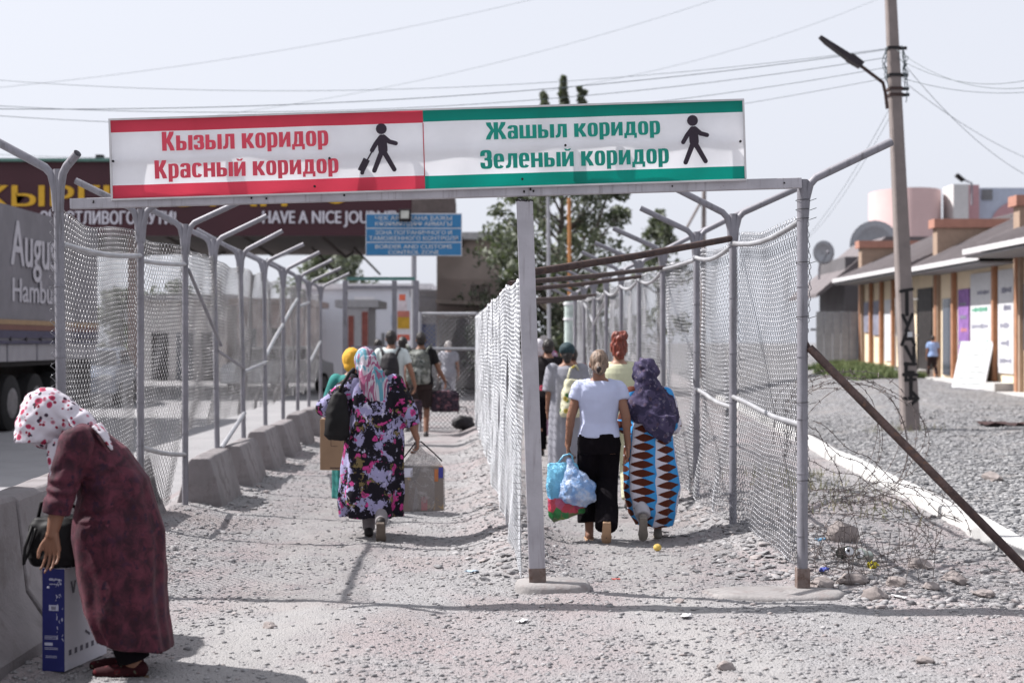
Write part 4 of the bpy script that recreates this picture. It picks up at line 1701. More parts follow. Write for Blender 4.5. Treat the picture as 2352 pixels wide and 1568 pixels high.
# trousers cuffs and slippers
mb = MB()
for s in (-1, 1):
    an = Vector((s * .075, -.07 + .03 * s, .115))
    mb.tube([(s * .085, -.01, .45), (s * .08, -.05, .25), an + Vector((0, -.005, -.035))], [.085, .08, .078], 18)
mb.box((0, -.01, .43), (.2, .15, .08))
blob(mb, 'trousers', F_black, P1, .008, 3, cloth(.006))
M_slip = floral('dark red patterned slipper', (.035, .007, .010), [((.10, .10, .07), 40, .36, .35), ((.09, .01, .015), 30, .4, .5)], 20)
for s in (-1, 1):
    an = Vector((s * .075, -.07 + .03 * s, .075))
    mb = MB()
    mb.limb([an + Vector((0, -.035, -.038)), an + Vector((0, .03, -.045)), an + Vector((0, .11, -.052)), an + Vector((0, .17, -.055))], [.041, .036, .035, .024])
    so = blob(mb, 'slipper', M_slip, P1, .006, 2)
    mb = MB()
    pts = [(-.030, -.085), (.030, -.085), (.036, 0), (.042, .10), (.036, .17), (0, .205), (-.036, .17), (-.042, .10), (-.036, 0)]
    mb.prism([an + Vector((x, y, -.098)) for x, y in pts], (0, 0, .026))
    mb.build('sole', M('tan rubber sole', (.15, .10, .06), .9), so, bevel=.005)
# headscarf: hood over the bent head, ends over the shoulders, a corner on the back, one tail hanging in front
mb = MB()
mb.ell(hp1(0, -.012, .020), (.100, .128, .128), hm, 20, 14)
mb.ell(hp1(0, .030, -.005), (.098, .118, .11), hm, 20, 14)
mb.loft([((0, .355, 1.33), .075, .075, (0, .15, -1)), ((0, .37, 1.25), .098, .104, (0, .1, -1)), ((0, .378, 1.165), .098, .114, (0, .05, -1)), ((0, .380, 1.122), .096, .116, (0, .0, -1))], 28)
mb.loft([(hp1(0, .06, .09), .07, .05, hm @ Vector((0, .3, -1))), (hp1(0, .085, .05), .085, .06, hm @ Vector((0, .15, -1))), (hp1(0, .10, -.02), .086, .055, hm @ Vector((0, .05, -1))), (hp1(0, .095, -.065), .075, .05, hm @ Vector((0, 0, -1)))], 24)
mb.limb([hp1(0, -.05, -.03), (0, .165, 1.195)], [.078, .075], 18)
mb.loft([((0, .20, 1.215), .09, .075, (0, .8, -.5)), ((0, .145, 1.185), .16, .085, (0, .7, -.8)), ((0, .105, 1.165), .178, .080, (0, .6, -1))], 28)
f_h = blob(mb, 'headscarf', F_scarf1, P1, .0062, 3, lambda p: .006 * noise.noise(Vector((p.x * 12, (p.y + p.z) * 20, (p.z - p.y) * 6))) + .003 * math.sin((p.z - p.y * .6) * 95 + 5 * noise.noise(p * 9)))
mb = MB()
mb.loft([((-.05, .08, 1.205), .08, .016, (0, -.75, -.6)), ((-.09, .035, 1.168), .062, .013, (0, -.75, -.7)), ((-.115, -.0, 1.118), .030, .010, (0, -.6, -.8)), ((-.122, -.015, 1.09), .006, .006, (0, -.5, -.9))], 16)
blob(mb, 'scarf_corner', F_scarf1, P1, .006, 2)
mb = MB()
mb.loft([((-.03, .27, 1.14), .04, .05), ((-.05, .275, 1.05), .035, .045), ((-.06, .265, .96), .03, .038), ((-.05, .27, .90), .022, .028), ((-.03, .29, .82), .015, .03)], 16)
blob(mb, 'scarf_tail', F_scarf1, P1, .007, 2, cloth(.006, (20, 20, 8)))

# bag she reaches into, and the printer-size carton under it
mb = MB()
mb.loft([((0, 0, 0), .145, .10, (0, 0, 1)), ((0, 0, .04), .165, .118, (0, 0, 1)), ((0, 0, .13), .165, .115, (0, 0, 1)), ((0, 0, .20), .155, .10, (0, 0, 1)), ((0, 0, .235), .135, .08, (0, 0, 1))], 40, lambda q, t_: 1 + .05 * math.sin(q * 5 + 2) * t_ + .03 * math.sin(q * 9))
bgx, bgy = -2.215, 7.0
hb = thing('handbag', 'slouchy black handbag standing on the blue and white carton', 'handbag', (bgx, bgy, .512 + G(-2.15, 7.0)), R(12))
blob(mb, 'pouch', F_bag, hb, .008, 3, cloth(.008, (14, 14, 14)))
mb = MB()
mb.tube([(-.13, -.09, .20), (-.16, -.11, .10), (-.165, -.11, .02), (-.15, -.10, .06), (-.11, -.10, .19)], .008, 6)
mb.tube([(-.12, .03, .20), (-.10, .02, .30), (-.04, .0, .33), (.06, 0, .28), (.11, 0, .20)], .009, 6)
mb.build('strap', F_bag, hb, True)

cx_, cy_ = -2.285, 6.92
ct = thing('carton', 'tall carton with a dark blue narrow side and a white broad side below the handbag', 'carton', (cx_, cy_, G(-2.15, 7.05) + .004), R(-12))
M_cw = M('white printed carton', (.62, .60, .66), .6, var=.05)
M_cb = M('dark blue printed carton', (.022, .026, .145), .5, var=.10, vs=9, col2=(.04, .05, .19), lo=.62, hi=.72)
M_cwm = M('carton white print', (.55, .55, .68), .6, var=.05)
M_cd = M('carton grey print', (.12, .11, .14), .7)
mb = MB()
mb.box((.06, .21, .25), (.118, .42, .50))
bx = mb.build('box', M_cw, ct, bevel=.003)
mb = MB()
mb.box((.06, -.0012, .25), (.117, .004, .497))
pn = mb.build('blue_panel', M_cb, ct)
mb = MB()
mb.box((.063, -.0045, .309), (.050, .002, .027))
lb = mb.build('paper_label', M_cwm, pn)
mb = MB()
for k in range(5):
    mb.box((.053 + k * .005, -.0062, .309), (.0026, .001, .018))
mb.build('barcode', M_cd, lb)
mb = MB()
mb.box((.036, -.0045, .133), (.042, .002, .014))
mb.build('paper_label', M_cwm, pn)
mb = MB()
rc = random.Random(5)
for k in range(9):
    mb.box((.042 + k * .0075, -.0045, .446 + rc.uniform(-.002, .002)), (.005, .002, rc.uniform(.006, .012)))
for k in range(10):
    mb.box((.042 + k * .0065, -.0045, .424), (.004, .002, rc.uniform(.003, .006)))
mb.ell((.034, -.004, .408), (.007, .002, .006))
for z in (.172, .165, .158, .115, .108, .075, .068):
    mb.box((.05, -.0045, z), (.07 if z > .1 else .06, .0015, .0022))
for k in range(26):
    mb.box((rc.uniform(.075, .112), -.0045, rc.uniform(.15, .44)), (rc.uniform(.001, .004), .0015, rc.uniform(.004, .018)), Matrix.Rotation(rc.uniform(-.6, .6), 3, 'Y'))
mb.build('printed_lines', M_cwm, pn)
mb = MB()
for k in range(6):
    mb.box((.1205, .05 + k * .055, .085), (.002, .022, .026))
mb.box((.1205, .07, .40), (.002, .012, .06), Matrix.Rotation(R(18), 3, 'X'))
mb.box((.1205, .09, .40), (.002, .012, .06), Matrix.Rotation(R(-18), 3, 'X'))
mb.box((.1205, .22, .15), (.002, .05, .012), Matrix.Rotation(R(-30), 3, 'X'))
mb.build('printed_icon_row', M_cd, bx)

# ---- woman in the floral kaftan with a headscarf
x, y = -1.12, 11.6
P2 = thing('person', 'woman in a long dark floral kaftan with a pink and turquoise headscarf walking away', 'person', (x, y, G(x, y)), R(3))
J = skeleton(1.56, (-.05, .06, .075), (.06, -.22, .16), {'l': ((-.40, .02, 1.06), (-.24, .22, 1.02), (.6, .6, .2)), 'r': ((.275, -.03, 1.0), (.345, .02, .80), (.1, .05, -1), 1.0)}, lp=0, rp=R(48))
J['rac'] = Vector((0, 1, 0))
body(P2, J, SK1, .0075, head_off=(-.075, .01, -.02))
robe(P2, J, F_kaftan, [(.17, .245, .20, -.02), (.35, .255, .20, -.02), (.62, .245, .19, -.01), (.85, .235, .175, 0), (1.0, .225, .165, 0), (1.15, .215, .145, 0), (1.25, .195, .115, 0), (1.30, .12, .08, -.02)], 'kaftan',
     {'l': (1.35, .085, .085), 'r': (1.45, .082, .075)}, nf=6, fa=.13, amp=.016)
shoes(P2, J, F_shoe)
mb = MB()
for q in 'lr':
    mb.tube([J[q + 'a'] + Vector((0, 0, -.02)), J[q + 'a'].lerp(J[q + 'k'], .42)], [.050, .060], 14)
    mb.ell(J[q + 'a'], .05)
blob(mb, 'sock', F_sock, P2, .008, 2)
hc = J['hc']
mb = MB()
mb.ell(hc + Vector((0, -.008, .012)), (.092, .108, .112), None, 18, 12)
mb.ell(hc + Vector((0, -.03, -.05)), (.085, .085, .08))
mb.loft([(hc + Vector((.02, -.075, .04)), .06, .045), (hc + Vector((.035, -.10, -.06)), .085, .045), (hc + Vector((.07, -.135, -.16)), .115, .032), (hc + Vector((.10, -.155, -.25)), .105, .022), (hc + Vector((.10, -.165, -.32)), .05, .012)], 24, lambda q, t_: 1 + .10 * math.sin(q * 6 + 3 * t_))
mb.limb([hc + Vector((0, -.02, -.09)), hc + Vector((.05, -.01, -.15))], [.075, .11])
blob(mb, 'headscarf', F_scarf2, P2, .0075, 3, cloth(.006, (25, 25, 7)))
hb2 = thing('shoulder_bag', 'long black shoulder bag hanging behind the arm of the woman in floral kaftan', 'bag', (x - .285, y - .16, G(x, y) + .80))
mb = MB()
mb.loft([((0, 0, .0), .07, .045), ((0, 0, .04), .10, .065), ((.0, .0, .22), .098, .062), ((.015, .01, .37), .06, .04), ((.02, .01, .40), .02, .015)], 24, lambda q, t_: 1 + .05 * math.sin(q * 4 + 6 * t_))
blob(mb, 'pouch', F_bag, hb2, .008, 3, cloth(.008, (12, 12, 8)))
mb = MB()
mb.tube([(.015, .0, .38), (.05, -.015, .46), (.095, .02, .54), (.12, .10, .57), (.10, .22, .50)], .014, 8)
mb.build('strap', F_bag, hb2, True)

# parcel in clear film that she carries
pk = thing('wrapped_parcel', 'cardboard parcel in cloudy clear film carried by the woman in floral kaftan', 'parcel', (x + .375, y + .06, G(x, y) + .215), R(8))
t = NT('printed parcel board')
sp = t.n('SeparateXYZ', None, Vector=t.coord())
n = t.voro(6.5, t.coord('Object', (1, 1, .55)))
sc_ = t.n('SeparateColor', None, Color=n.outputs['Color'])
c = t.mix(t.ramp(sc_.outputs[0], .3, .35), (.20, .165, .145), (.10, .088, .083))
c = t.mix(t.ramp(sc_.outputs[1], .80, .83), c, (.27, .25, .26))
c = t.mix(t.ramp(sc_.outputs[2], .84, .86), c, (.42, .14, .13))
c = t.mix(t.ramp(t.noise(7), .60, .64), c, (.36, .25, .13))
t.out(c, .6)
M_parc = t.m
t = NT('cloudy film')
t.out((.42, .39, .385), .3, 0, .45)
t.set(t.b.inputs['Alpha'], t.math('ADD', .34, t.math('MULTIPLY', t.ramp(t.noise(9, None, 6, .7, 1.5), .45, .68), .45)))
t.bump(t.noise(14, None, 5, .6, 1), .8, .02)
M_film = t.m
mb = MB()
mb.box((0, 0, .18), (.355, .15, .36))
mb.box((-.165, -.003, .385), (.02, .15, .05))
pb_ = mb.build('board_box', M_parc, pk, bevel=.004)
mb = MB()
mb.box((-.11, -.077, .315), (.07, .003, .075))
mb.build('white_print', M('parcel white print', (.58, .58, .68), .6), pb_)
mb = MB()
mb.box((.155, -.077, .31), (.035, .003, .085))
mb.build('blue_print', M('parcel blue print', (.05, .05, .30), .6), pb_)
mb = MB()
mb.box((.118, -.0765, .29), (.03, .003, .10))
mb.build('orange_print', M('parcel orange print', (.50, .17, .06), .6), pb_)
mb = MB()
mb.box((.02, -.0765, .06), (.05, .003, .11))
mb.build('red_print', M('parcel red print', (.42, .10, .12), .6), pb_)
mb = MB()
mb.loft([((0, 0, -.004), .19, .085), ((0, 0, .03), .192, .09), ((0, 0, .33), .190, .092), ((-.01, 0, .40), .14, .07), ((-.025, 0, .47), .06, .045), ((-.035, 0, .53), .02, .02), ((-.035, 0, .56), .028, .026)], 40, lambda q, t_: 1 + .03 * math.sin(q * 11 + 9 * t_))
mb.build('film', M_film, pk, True)
mb = MB()
mb.tube([(-.17, -.02, .40), (-.12, -.02, .46), (-.045, -.01, .555), (0, 0, .56), (.10, -.02, .47), (.17, -.02, .40)], .006, 6)
mb.build('carry_cord', F_nylon, pk, True)

# ---- person with the yellow scarf hidden beyond her, with a cardboard box
x, y = -1.50, 13.4
P3 = thing('person', 'person in a yellow headscarf and teal dress partly hidden by the floral kaftan', 'person', (x, y, G(x, y)))
J = skeleton(1.52, arms={'l': ((-.24, 0, .98), (-.26, .06, .76), (0, 0, -1), 1.0)})
body(P3, J, SK2, .011, head_off=(-.01, 0, 0))
robe(P3, J, F_teal, [(.12, .20, .17), (.6, .19, .16), (.95, .165, .13), (1.12, .18, .13), (1.24, .16, .10), (1.285, .08, .06)], sleeves={'l': (1.2, .07, .06), 'r': (1.2, .07, .06)}, voxel=.012)
shoes(P3, J, F_shoe)
hc = J['hc']
mb = MB()
mb.ell(hc + Vector((0, -.01, .015)), (.092, .105, .11), None, 16, 10)
mb.ell(hc + Vector((0, -.05, -.05)), (.07, .06, .06))
blob(mb, 'headscarf', F_yellow, P3, .009, 3, cloth(.005, (20, 20, 10)))
M_card = M('brown cardboard', (.33, .215, .135), .85, var=.10, vs=4)
cb = thing('cardboard_box', 'tall brown cardboard box carried beside the teal dress in front of the floral kaftan', 'box', (-1.655, 13.1, .42), R(-8))
mb = MB()
mb.box((0, 0, .235), (.21, .09, .47))
bb = mb.build('carton', M_card, cb, bevel=.004)
mb = MB()
mb.box((.04, -.0462, .02), (.10, .002, .012))
mb.box((.03, -.0462, .28), (.06, .002, .004))
mb.box((.03, -.0462, .22), (.06, .002, .004))
mb.box((.0, -.0462, .25), (.004, .002, .056))
mb.build('printed_mark', M('cardboard print', (.09, .06, .05), .8), bb)
mb = MB()
mb.tube([(-.05, 0, .47), (-.03, 0, .50), (.03, 0, .50), (.05, 0, .47)], .006, 6)
mb.build('carry_strap', F_nylon, cb, True)


# ---- two young men with backpacks, and the heads beyond them
def backpack(name_label, group, parent_loc, mat, w, hgt, seed, strapm):
    o = thing('backpack', name_label, 'backpack', parent_loc)
    mb = MB()
    mb.loft([((0, 0, 0), w * .80, .07), ((0, -.01, .04), w, .105), ((0, -.02, hgt * .55), w * 1.0, .12), ((0, -.01, hgt * .85), w * .85, .09), ((0, .01, hgt), w * .5, .05)], 28, lambda q, t_: 1 + .04 * math.sin(q * 4))
    mb.ell((0, -.115, hgt * .30), (w * .72, .05, hgt * .24))
    b = blob(mb, 'pouch', mat, o, .010, 3, cloth(.008, (12, 12, 8), seed))
    for s in (-1, 1):
        m2 = MB()
        m2.tube([(s * w * .55, .03, hgt * .80), (s * w * .75, .05, hgt * 1.03), (s * w * .95, .14, hgt * 1.14), (s * w * 1.0, .24, hgt * 1.05), (s * w * 1.02, .27, hgt * .75)], .022, 8)
        m2.build('strap', strapm, o, True)
    return o


def man(label, x, y, H, shirt, legs, hair, skin, arms=None, lp=(None, None), rz=0, sh=True, hem=.09, short=False, group=None, voxel=.011, sleeve=.62, wid=1.08, hoff=(0, 0, 0), hairfn=None):
    P = thing('person', label, 'person', (x, y, G(x, y)), rz, group)
    J = skeleton(H, *lp, arms=arms, shw=.18)
    body(P, J, skin, voxel, head_off=hoff)
    if short:
        mb = MB()
        mb.loft(torso_rings(J, .46, .60, 1.05, 1.08, .016), 24)
        for q in 'lr':
            mb.tube([J[q + 'hip'], J[q + 'k'].lerp(J[q + 'hip'], .05)], [.105, .095], 16)
        blob(mb, 'shorts', legs, P, voxel, 3, cloth(.006))
    else:
        trousers(P, J, legs, hem, voxel=voxel)
    if shirt:
        tee(P, J, shirt, .50, sleeve, wid, .016, voxel=voxel)
    shoes(P, J, F_shoe)
    (hairfn or hair_cap)(P, J, hair)
    return P, J


x, y = -1.85, 21.8
P4, J = man('young man in a pale shirt wearing a black backpack, walking beside the camouflage backpack', x, y, 1.75, F_whiteB, F_black, H_black, SK1,
            {'r': ((.30, -.03, 1.14), (.36, .05, .90), (0, .1, -1), 1.0)})
backpack('black backpack with two wide straps on the pale shirt', None, (x - .01, y - .20, .92), F_nylon, .15, .50, 1, F_nylon)
x, y = -1.53, 23.9
P5, J = man('young man in a black tee and shorts wearing a large camouflage backpack', x, y, 1.75, F_blackT, F_brown, H_black, SK2,
            {'r': ((.30, .02, 1.12), (.40, .16, .92), (.2, .3, -1), 1.0)}, short=True)
backpack('bulging grey camouflage backpack on the man in a black tee', None, (x - .03, y - .22, .90), F_camo, .205, .56, 4, F_camo)
M_plaid = floral('dark plaid bag cloth', (.05, .035, .05), [], 6, big=[((.22, .10, .12), 16, .56), ((.012, .01, .014), 22, .55)], warp=.03)
for nm, lab, px, py, d, sz, m_ in (('carrier_bag', 'dark patterned carrier bag hanging from the hand of the man in a pale shirt', 948, 962, 21.9, (.15, .09, .34), M_plaid),
                               ('plaid_bag', 'large dark plaid bag held beside the man with the camouflage backpack', 1022, 940, 24.0, (.24, .14, .36), M_plaid)):
    p = W3(px, py, d)
    o = thing(nm, lab, 'bag', (p.x, p.y, p.z - .04))
    mb = MB()
    mb.loft([((0, 0, 0), sz[0] * .9, sz[1] * .8), ((0, 0, .05), sz[0], sz[1]), ((0, 0, sz[2] * .8), sz[0] * .95, sz[1] * .9), ((0, 0, sz[2]), sz[0] * .8, sz[1] * .3)], 28, lambda q, t_: 1 + .05 * math.sin(q * 4 + 1))
    blob(mb, 'pouch', m_, o, .012, 2, cloth(.01, (9, 9, 9)))
    mb = MB()
    mb.tube([(-sz[0] * .6, 0, sz[2] * .9), (-.03, 0, sz[2] + .15), (.03, 0, sz[2] + .15), (sz[0] * .6, 0, sz[2] * .9)], .009, 6)
    mb.build('handle', F_nylon, o, True)
p = W3(1066, 948, 24.6)
o = thing('duffel_bag', 'small dark duffel bag lying on the gravel beside the mesh divider', 'bag', (p.x - .02, p.y, G(p.x, p.y)))
mb = MB()
mb.ell((0, 0, .12), (.19, .2, .13))
mb.ell((.1, 0, .08), (.12, .2, .09))
blob(mb, 'pouch', F_nylon, o, .014, 3, cloth(.03, (7, 7, 7)))
mb = MB()
mb.tube([(-.09, -.1, .28), (-.05, -.1, .40), (.05, -.1, .40), (.09, -.1, .28)], .01, 6)
mb.build('handle', F_nylon, o, True)

man('dark haired man in white seen over the pale shirt and yellow scarf', -2.52, 26.8, 1.66, F_white, F_black, H_black, SK2, voxel=.014)
man('dark haired man close beyond the black backpack, head beside his', -1.95, 25.4, 1.70, F_grey, F_black, H_black, SK2, voxel=.014)
man('white haired person in pale clothes beyond the short cross fence', -1.50, 33.5, 1.60, F_grey, F_grey, H_grey, SK1, voxel=.016)
#man('person in a pink top beyond the short cross fence', -1.06, 30.0, 1.25, F_pink, F_brown, H_black, SK1, voxel=.016)

# ---- the narrow corridor: woman in a white jersey top with two plastic bags
x, y = .70, 11.45
P6 = thing('person', 'woman in a white jersey top and wide black trousers carrying plastic bags', 'person', (x, y, G(x, y)), R(-2))
J = skeleton(1.535, (-.075, .11, .075), (.055, -.16, .185), {'l': ((-.225, .0, 1.0), (-.25, .045, .765), (0, .1, -1), 1.1), 'r': ((.215, -.04, 1.0), (.235, .03, .755), (.05, .1, -1), .5)}, lp=0, rp=R(50), shw=.165)
body(P6, J, SK1, .0068, head_off=(.0, -.01, 0))
trousers(P6, J, F_black, .135, (.102, .096, .100), amp=.008, waist=.565)
tee(P6, J, F_white, .545, .42, 1.0, .019, amp=.012, sw=1.06)
shoes(P6, J, F_shoe, F_tan, open_back=True)
hair_cap(P6, J, H_blond, 0, .98, bun=[(0.0, -.105, -.035, .045), (.01, -.115, -.062, .036)])
mb = MB()
mb.ell(J['hc'] + Vector((.0, -.125, -.045)), (.026, .02, .03))
blob(mb, 'hair_clip', M('dark hair clip', (.03, .02, .02), .4), P6, .005, 1)


def plastic(name, col, alpha, extra=None):
    t = NT(name)
    c = col
    if extra:
        c = extra(t)
    t.out(c, .3, 0, .5)
    t.set(t.b.inputs['Alpha'], alpha)
    t.bump(t.noise(11, None, 6, .65, 1.2), .9, .02)
    return t.m


def tulips(t):
    sp = t.n('SeparateXYZ', None, Vector=t.coord())
    z = sp.outputs[2]
    nz = t.noise(16)
    c = t.mix(t.ramp(z, .02, .42), (.10, .36, .62), (.22, .62, .88))
    v = t.voro(15, t.coord('Object', (1, .5, .8)))
    s_ = t.n('SeparateColor', None, Color=v.outputs['Color'])
    fl2 = t.mix(t.math('GREATER_THAN', s_.outputs[0], .62), t.mix(t.math('GREATER_THAN', s_.outputs[1], .5), (.03, .22, .05), (.55, .05, .09)), t.mix(t.math('GREATER_THAN', s_.outputs[2], .6), (.50, .10, .2), (.66, .50, .04)))
    low = t.math('LESS_THAN', t.math('ADD', z, t.math('MULTIPLY', t.math('SUBTRACT', nz, .5), .10)), .165)
    c = t.mix(low, c, fl2)
    vv = t.math('LESS_THAN', t.math('ADD', z, t.math('MULTIPLY', t.math('SUBTRACT', nz, .5), .06)), .05)
    return t.mix(t.math('MULTIPLY', vv, .8), c, (.025, .18, .05))


M_tulip = plastic('sky blue tulip bag', None, 1.0, tulips)
M_bluebag = plastic('translucent blue bag', (.40, .55, .82), .80, lambda t: t.mix(t.ramp(t.noise(10, None, 5, .7), .4, .65), (.22, .40, .74), (.62, .70, .86)))
gz0 = G(x, y)
o = thing('plastic_bag', 'sky blue carrier bag printed with tulips hanging behind the translucent bag', 'bag', (x - .275, y + .02, gz0 + .185), R(-6))
mb = MB()
mb.loft([((.03, 0, 0), .125, .05), ((.02, 0, .03), .145, .065), ((0.0, 0, .22), .145, .065), ((-.02, 0, .38), .13, .035), ((-.02, 0, .445), .118, .012)], 32, lambda q, t_: 1 + .04 * math.sin(q * 6 + 5 * t_))
blob(mb, 'pouch', M_tulip, o, .008, 2, cloth(.010, (14, 14, 10)))
mb = MB()
mb.tube([(-.06, 0, .43), (-.01, 0, .50), (.04, 0, .515), (.06, 0, .50), (.07, 0, .43)], .008, 6)
mb.build('handle', M_tulip, o, True)
o = thing('plastic_bag', 'knotted translucent blue plastic bag in the hand beside black trousers', 'bag', (x - .185, y - .09, gz0 + .30), 0)
mb = MB()
mb.loft([((0, 0, 0), .08, .06), ((0.01, 0, .05), .145, .10), ((.01, 0, .13), .15, .105), ((-.02, 0, .22), .10, .07), ((-.055, 0, .30), .035, .03), ((-.065, 0.03, .37), .02, .02)], 36, lambda q, t_: 1 + .05 * math.sin(q * 9 + 8 * t_))
blob(mb, 'pouch', M_bluebag, o, .008, 2, cloth(.014, (15, 15, 15)))

# ---- woman in the purple scarf and ikat dress
x, y = 1.12, 11.6
P7 = thing('person', 'woman with a big purple shawl over a blue and brown ikat dress', 'person', (x, y, G(x, y)), R(-4))
J = skeleton(1.47, (-.055, -.20, .20), (.07, .06, .075), {'l': ((-.20, -.0, .93), (-.15, .2, .86), (.3, .9, .1)), 'r': ((.20, -.0, .93), (.17, .2, .86), (-.3, .9, .1))}, lp=R(58), rp=0, shw=.15)
body(P7, J, SK1, .008, head_off=(-.03, -.005, -.01))
robe(P7, J, F_ikat, [(.115, .145, .13, .04), (.22, .19, .17, .025), (.42, .225, .19, .02), (.62, .215, .185, .01), (.80, .195, .17, 0), (.95, .175, .14, 0), (1.08, .175, .125, 0), (1.18, .16, .10, 0), (1.225, .09, .07, 0)], 'dress',
     {'l': (1.2, .07, .065), 'r': (1.2, .07, .065)}, nf=6, fa=.10, amp=.012)
mb = MB()
for q in 'lr':
    a = J[q + 'a']
    mb.tube([a.lerp(J[q + 'k'], .05), a.lerp(J[q + 'k'], .55)], [.062, .075], 14)
blob(mb, 'trouser_cuffs'[:-1], M('pale trouser cloth', (.42, .41, .45), .9), P7, .009, 2)
shoes(P7, J, M('grey canvas shoe', (.20, .18, .165), .9), M('worn grey sole', (.24, .215, .19), .95, var=.12, vs=18, bump=.4, bs=60))
hc = J['hc']
mb = MB()
mb.ell(hc + Vector((0, -.005, .012)), (.105, .115, .12), None, 18, 12)
mb.ell(hc + Vector((.005, -.095, -.02)), (.062, .05, .06))
mb.ell(hc + Vector((.03, -.115, -.06)), (.04, .035, .045))
mb.limb([hc + Vector((0, -.04, -.06)), (.0, -.02, 1.18)], [.095, .13], 18)
fx = lambda q, t_: 1 + .035 * math.sin(q * 7 + 4 * t_)
mb.loft([((.0, -.01, 1.255), .10, .085, (0, 0, 1)), ((.01, -.01, 1.20), .175, .125, (0, 0, 1)), ((.015, -.02, 1.10), .205, .155, (0, 0, 1)), ((.02, -.03, 1.02), .212, .165, (0, 0, 1)), ((.04, -.045, .96), .195, .16, (0, 0, 1))][::-1], 40, fx)
mb.loft([((.05, -.175, 1.02), .165, .03, (0, -.05, -1)), ((.085, -.185, .93), .125, .026, (.2, -.05, -1)), ((.115, -.19, .86), .075, .022, (.2, -.05, -1)), ((.135, -.19, .80), .02, .014, (.2, -.05, -1))], 24)
blob(mb, 'shawl', F_purple, P7, .008, 3, lambda p: .012 * noise.noise(Vector((p.x * 14 + p.z * 6, p.y * 10, p.z * 5))) + .006 * noise.noise(p * 26) + (.008 * math.sin(p.z * 75 + 30 * p.x + 6 * noise.noise(p * 8)) if p.z > 1.22 else .004 * math.sin(p.x * 60 - p.z * 25)))

# ---- woman with a red hair bun
x, y = 1.03, 13.7
P8 = thing('person', 'tall woman in a pale yellow blouse with a dyed red hair bun', 'person', (x, y, G(x, y)))
J = skeleton(1.66)
body(P8, J, SK3, .009)
trousers(P8, J, F_cream, .1)
tee(P8, J, F_cream, .45, .9, 1.0, .016)
shoes(P8, J, F_shoe)
hair_cap(P8, J, H_red, 0, 1.0, bun=[(-.025, -.035, .115, .052), (.04, -.03, .12, .048), (.0, -.05, .09, .06), (.0, -.07, -.06, .05)], amp=.012)

# ---- grey dress, dark cap, flowered shopping bag
x, y = .65, 16.8
P9 = thing('person', 'woman in a long grey dress and dark teal cap with a flowered bag', 'person', (x, y, G(x, y)))
J = skeleton(1.57, shw=.18)
body(P9, J, SK1, .010)
robe(P9, J, F_grey, [(.12, .23, .19), (.5, .225, .18), (.85, .205, .16), (1.05, .20, .145), (1.2, .195, .125), (1.28, .155, .10), (1.325, .075, .06)], sleeves={'l': (.95, .085, .085), 'r': (.95, .085, .085)}, voxel=.011)
shoes(P9, J, F_shoe)
hair_cap(P9, J, H_black, .05)
hc = J['hc']
mb = MB()
mb.ell(hc + Vector((0, -.008, .045)), (.095, .112, .088), None, 18, 10)
blob(mb, 'cap', F_cap, P9, .008, 3, cloth(.005, (20, 20, 20)))
o = thing('shopping_bag', 'cream flowered shopping bag hung on the back of the grey dress', 'bag', (x + .05, y - .26, G(x, y) + .72))
mb = MB()
mb.loft([((0, 0, 0), .12, .05), ((0, 0, .04), .14, .08), ((.01, 0, .30), .13, .075), ((.02, 0, .44), .10, .04)], 24, lambda q, t_: 1 + .05 * math.sin(q * 5))
blob(mb, 'pouch', F_bagf, o, .010, 3, cloth(.012, (12, 12, 9)))
mb = MB()
mb.tube([(-.06, 0, .42), (-.02, .06, .56), (.05, .16, .60), (.10, .22, .5)], .014, 6)
mb.build('strap', F_bagf, o, True)

# ---- farther people in the narrow corridor
man('dark haired person in a black top with red shoulder print beyond the grey dress', .50, 19.6, 1.62, floral('black top with red print', (.015, .012, .014), [((.40, .05, .09), 9, .4, .4)], 9), F_black, H_black, SK1, voxel=.013)


def scarf_w(P, J, mat):
    hc = J['hc']
    mb = MB()
    mb.ell(hc + Vector((0, -.01, .015)), (.096, .11, .115), None, 16, 10)
    mb.ell(hc + Vector((0, -.04, -.07)), (.085, .08, .09))
    return blob(mb, 'headscarf', mat, P, .011, 3, cloth(.005, (20, 20, 10)))


for lab, x, y, H, dm, hm_, fn in (('woman in a pink flowered dress and white headscarf far down the narrow corridor', .42, 22.4, 1.62, F_pink, M('white headscarf', (.6, .58, .62), .9), scarf_w),
                             ('grey haired person in a pink top far down the narrow corridor', .58, 26.0, 1.72, F_pink, H_grey, hair_cap),
                             ('person in an orange red shirt beside the mesh, far down the narrow corridor', .92, 21.5, 1.50, F_orange, H_black, hair_cap)):
    P = thing('person', lab, 'person', (x, y, G(x, y)))
    J = skeleton(H)
    body(P, J, SK1, .013)
    robe(P, J, dm, [(.12, .20, .17), (.6, .19, .16), (.95, .165, .13), (1.2, .18, .13), (H * .80, .165, .10), (H * .842, .08, .06)], sleeves={'l': (.9, .075, .07), 'r': (.9, .075, .07)}, voxel=.014)
    shoes(P, J, F_shoe)
    fn(P, J, hm_)

# ------------------------------------------------------------------ concrete barriers
M_jers = M('stained barrier concrete', (.24, .22, .225), .92, var=.16, vs=2.2, bump=.5, bs=45, col2=(.17, .15, .15), lo=.48, hi=.66)


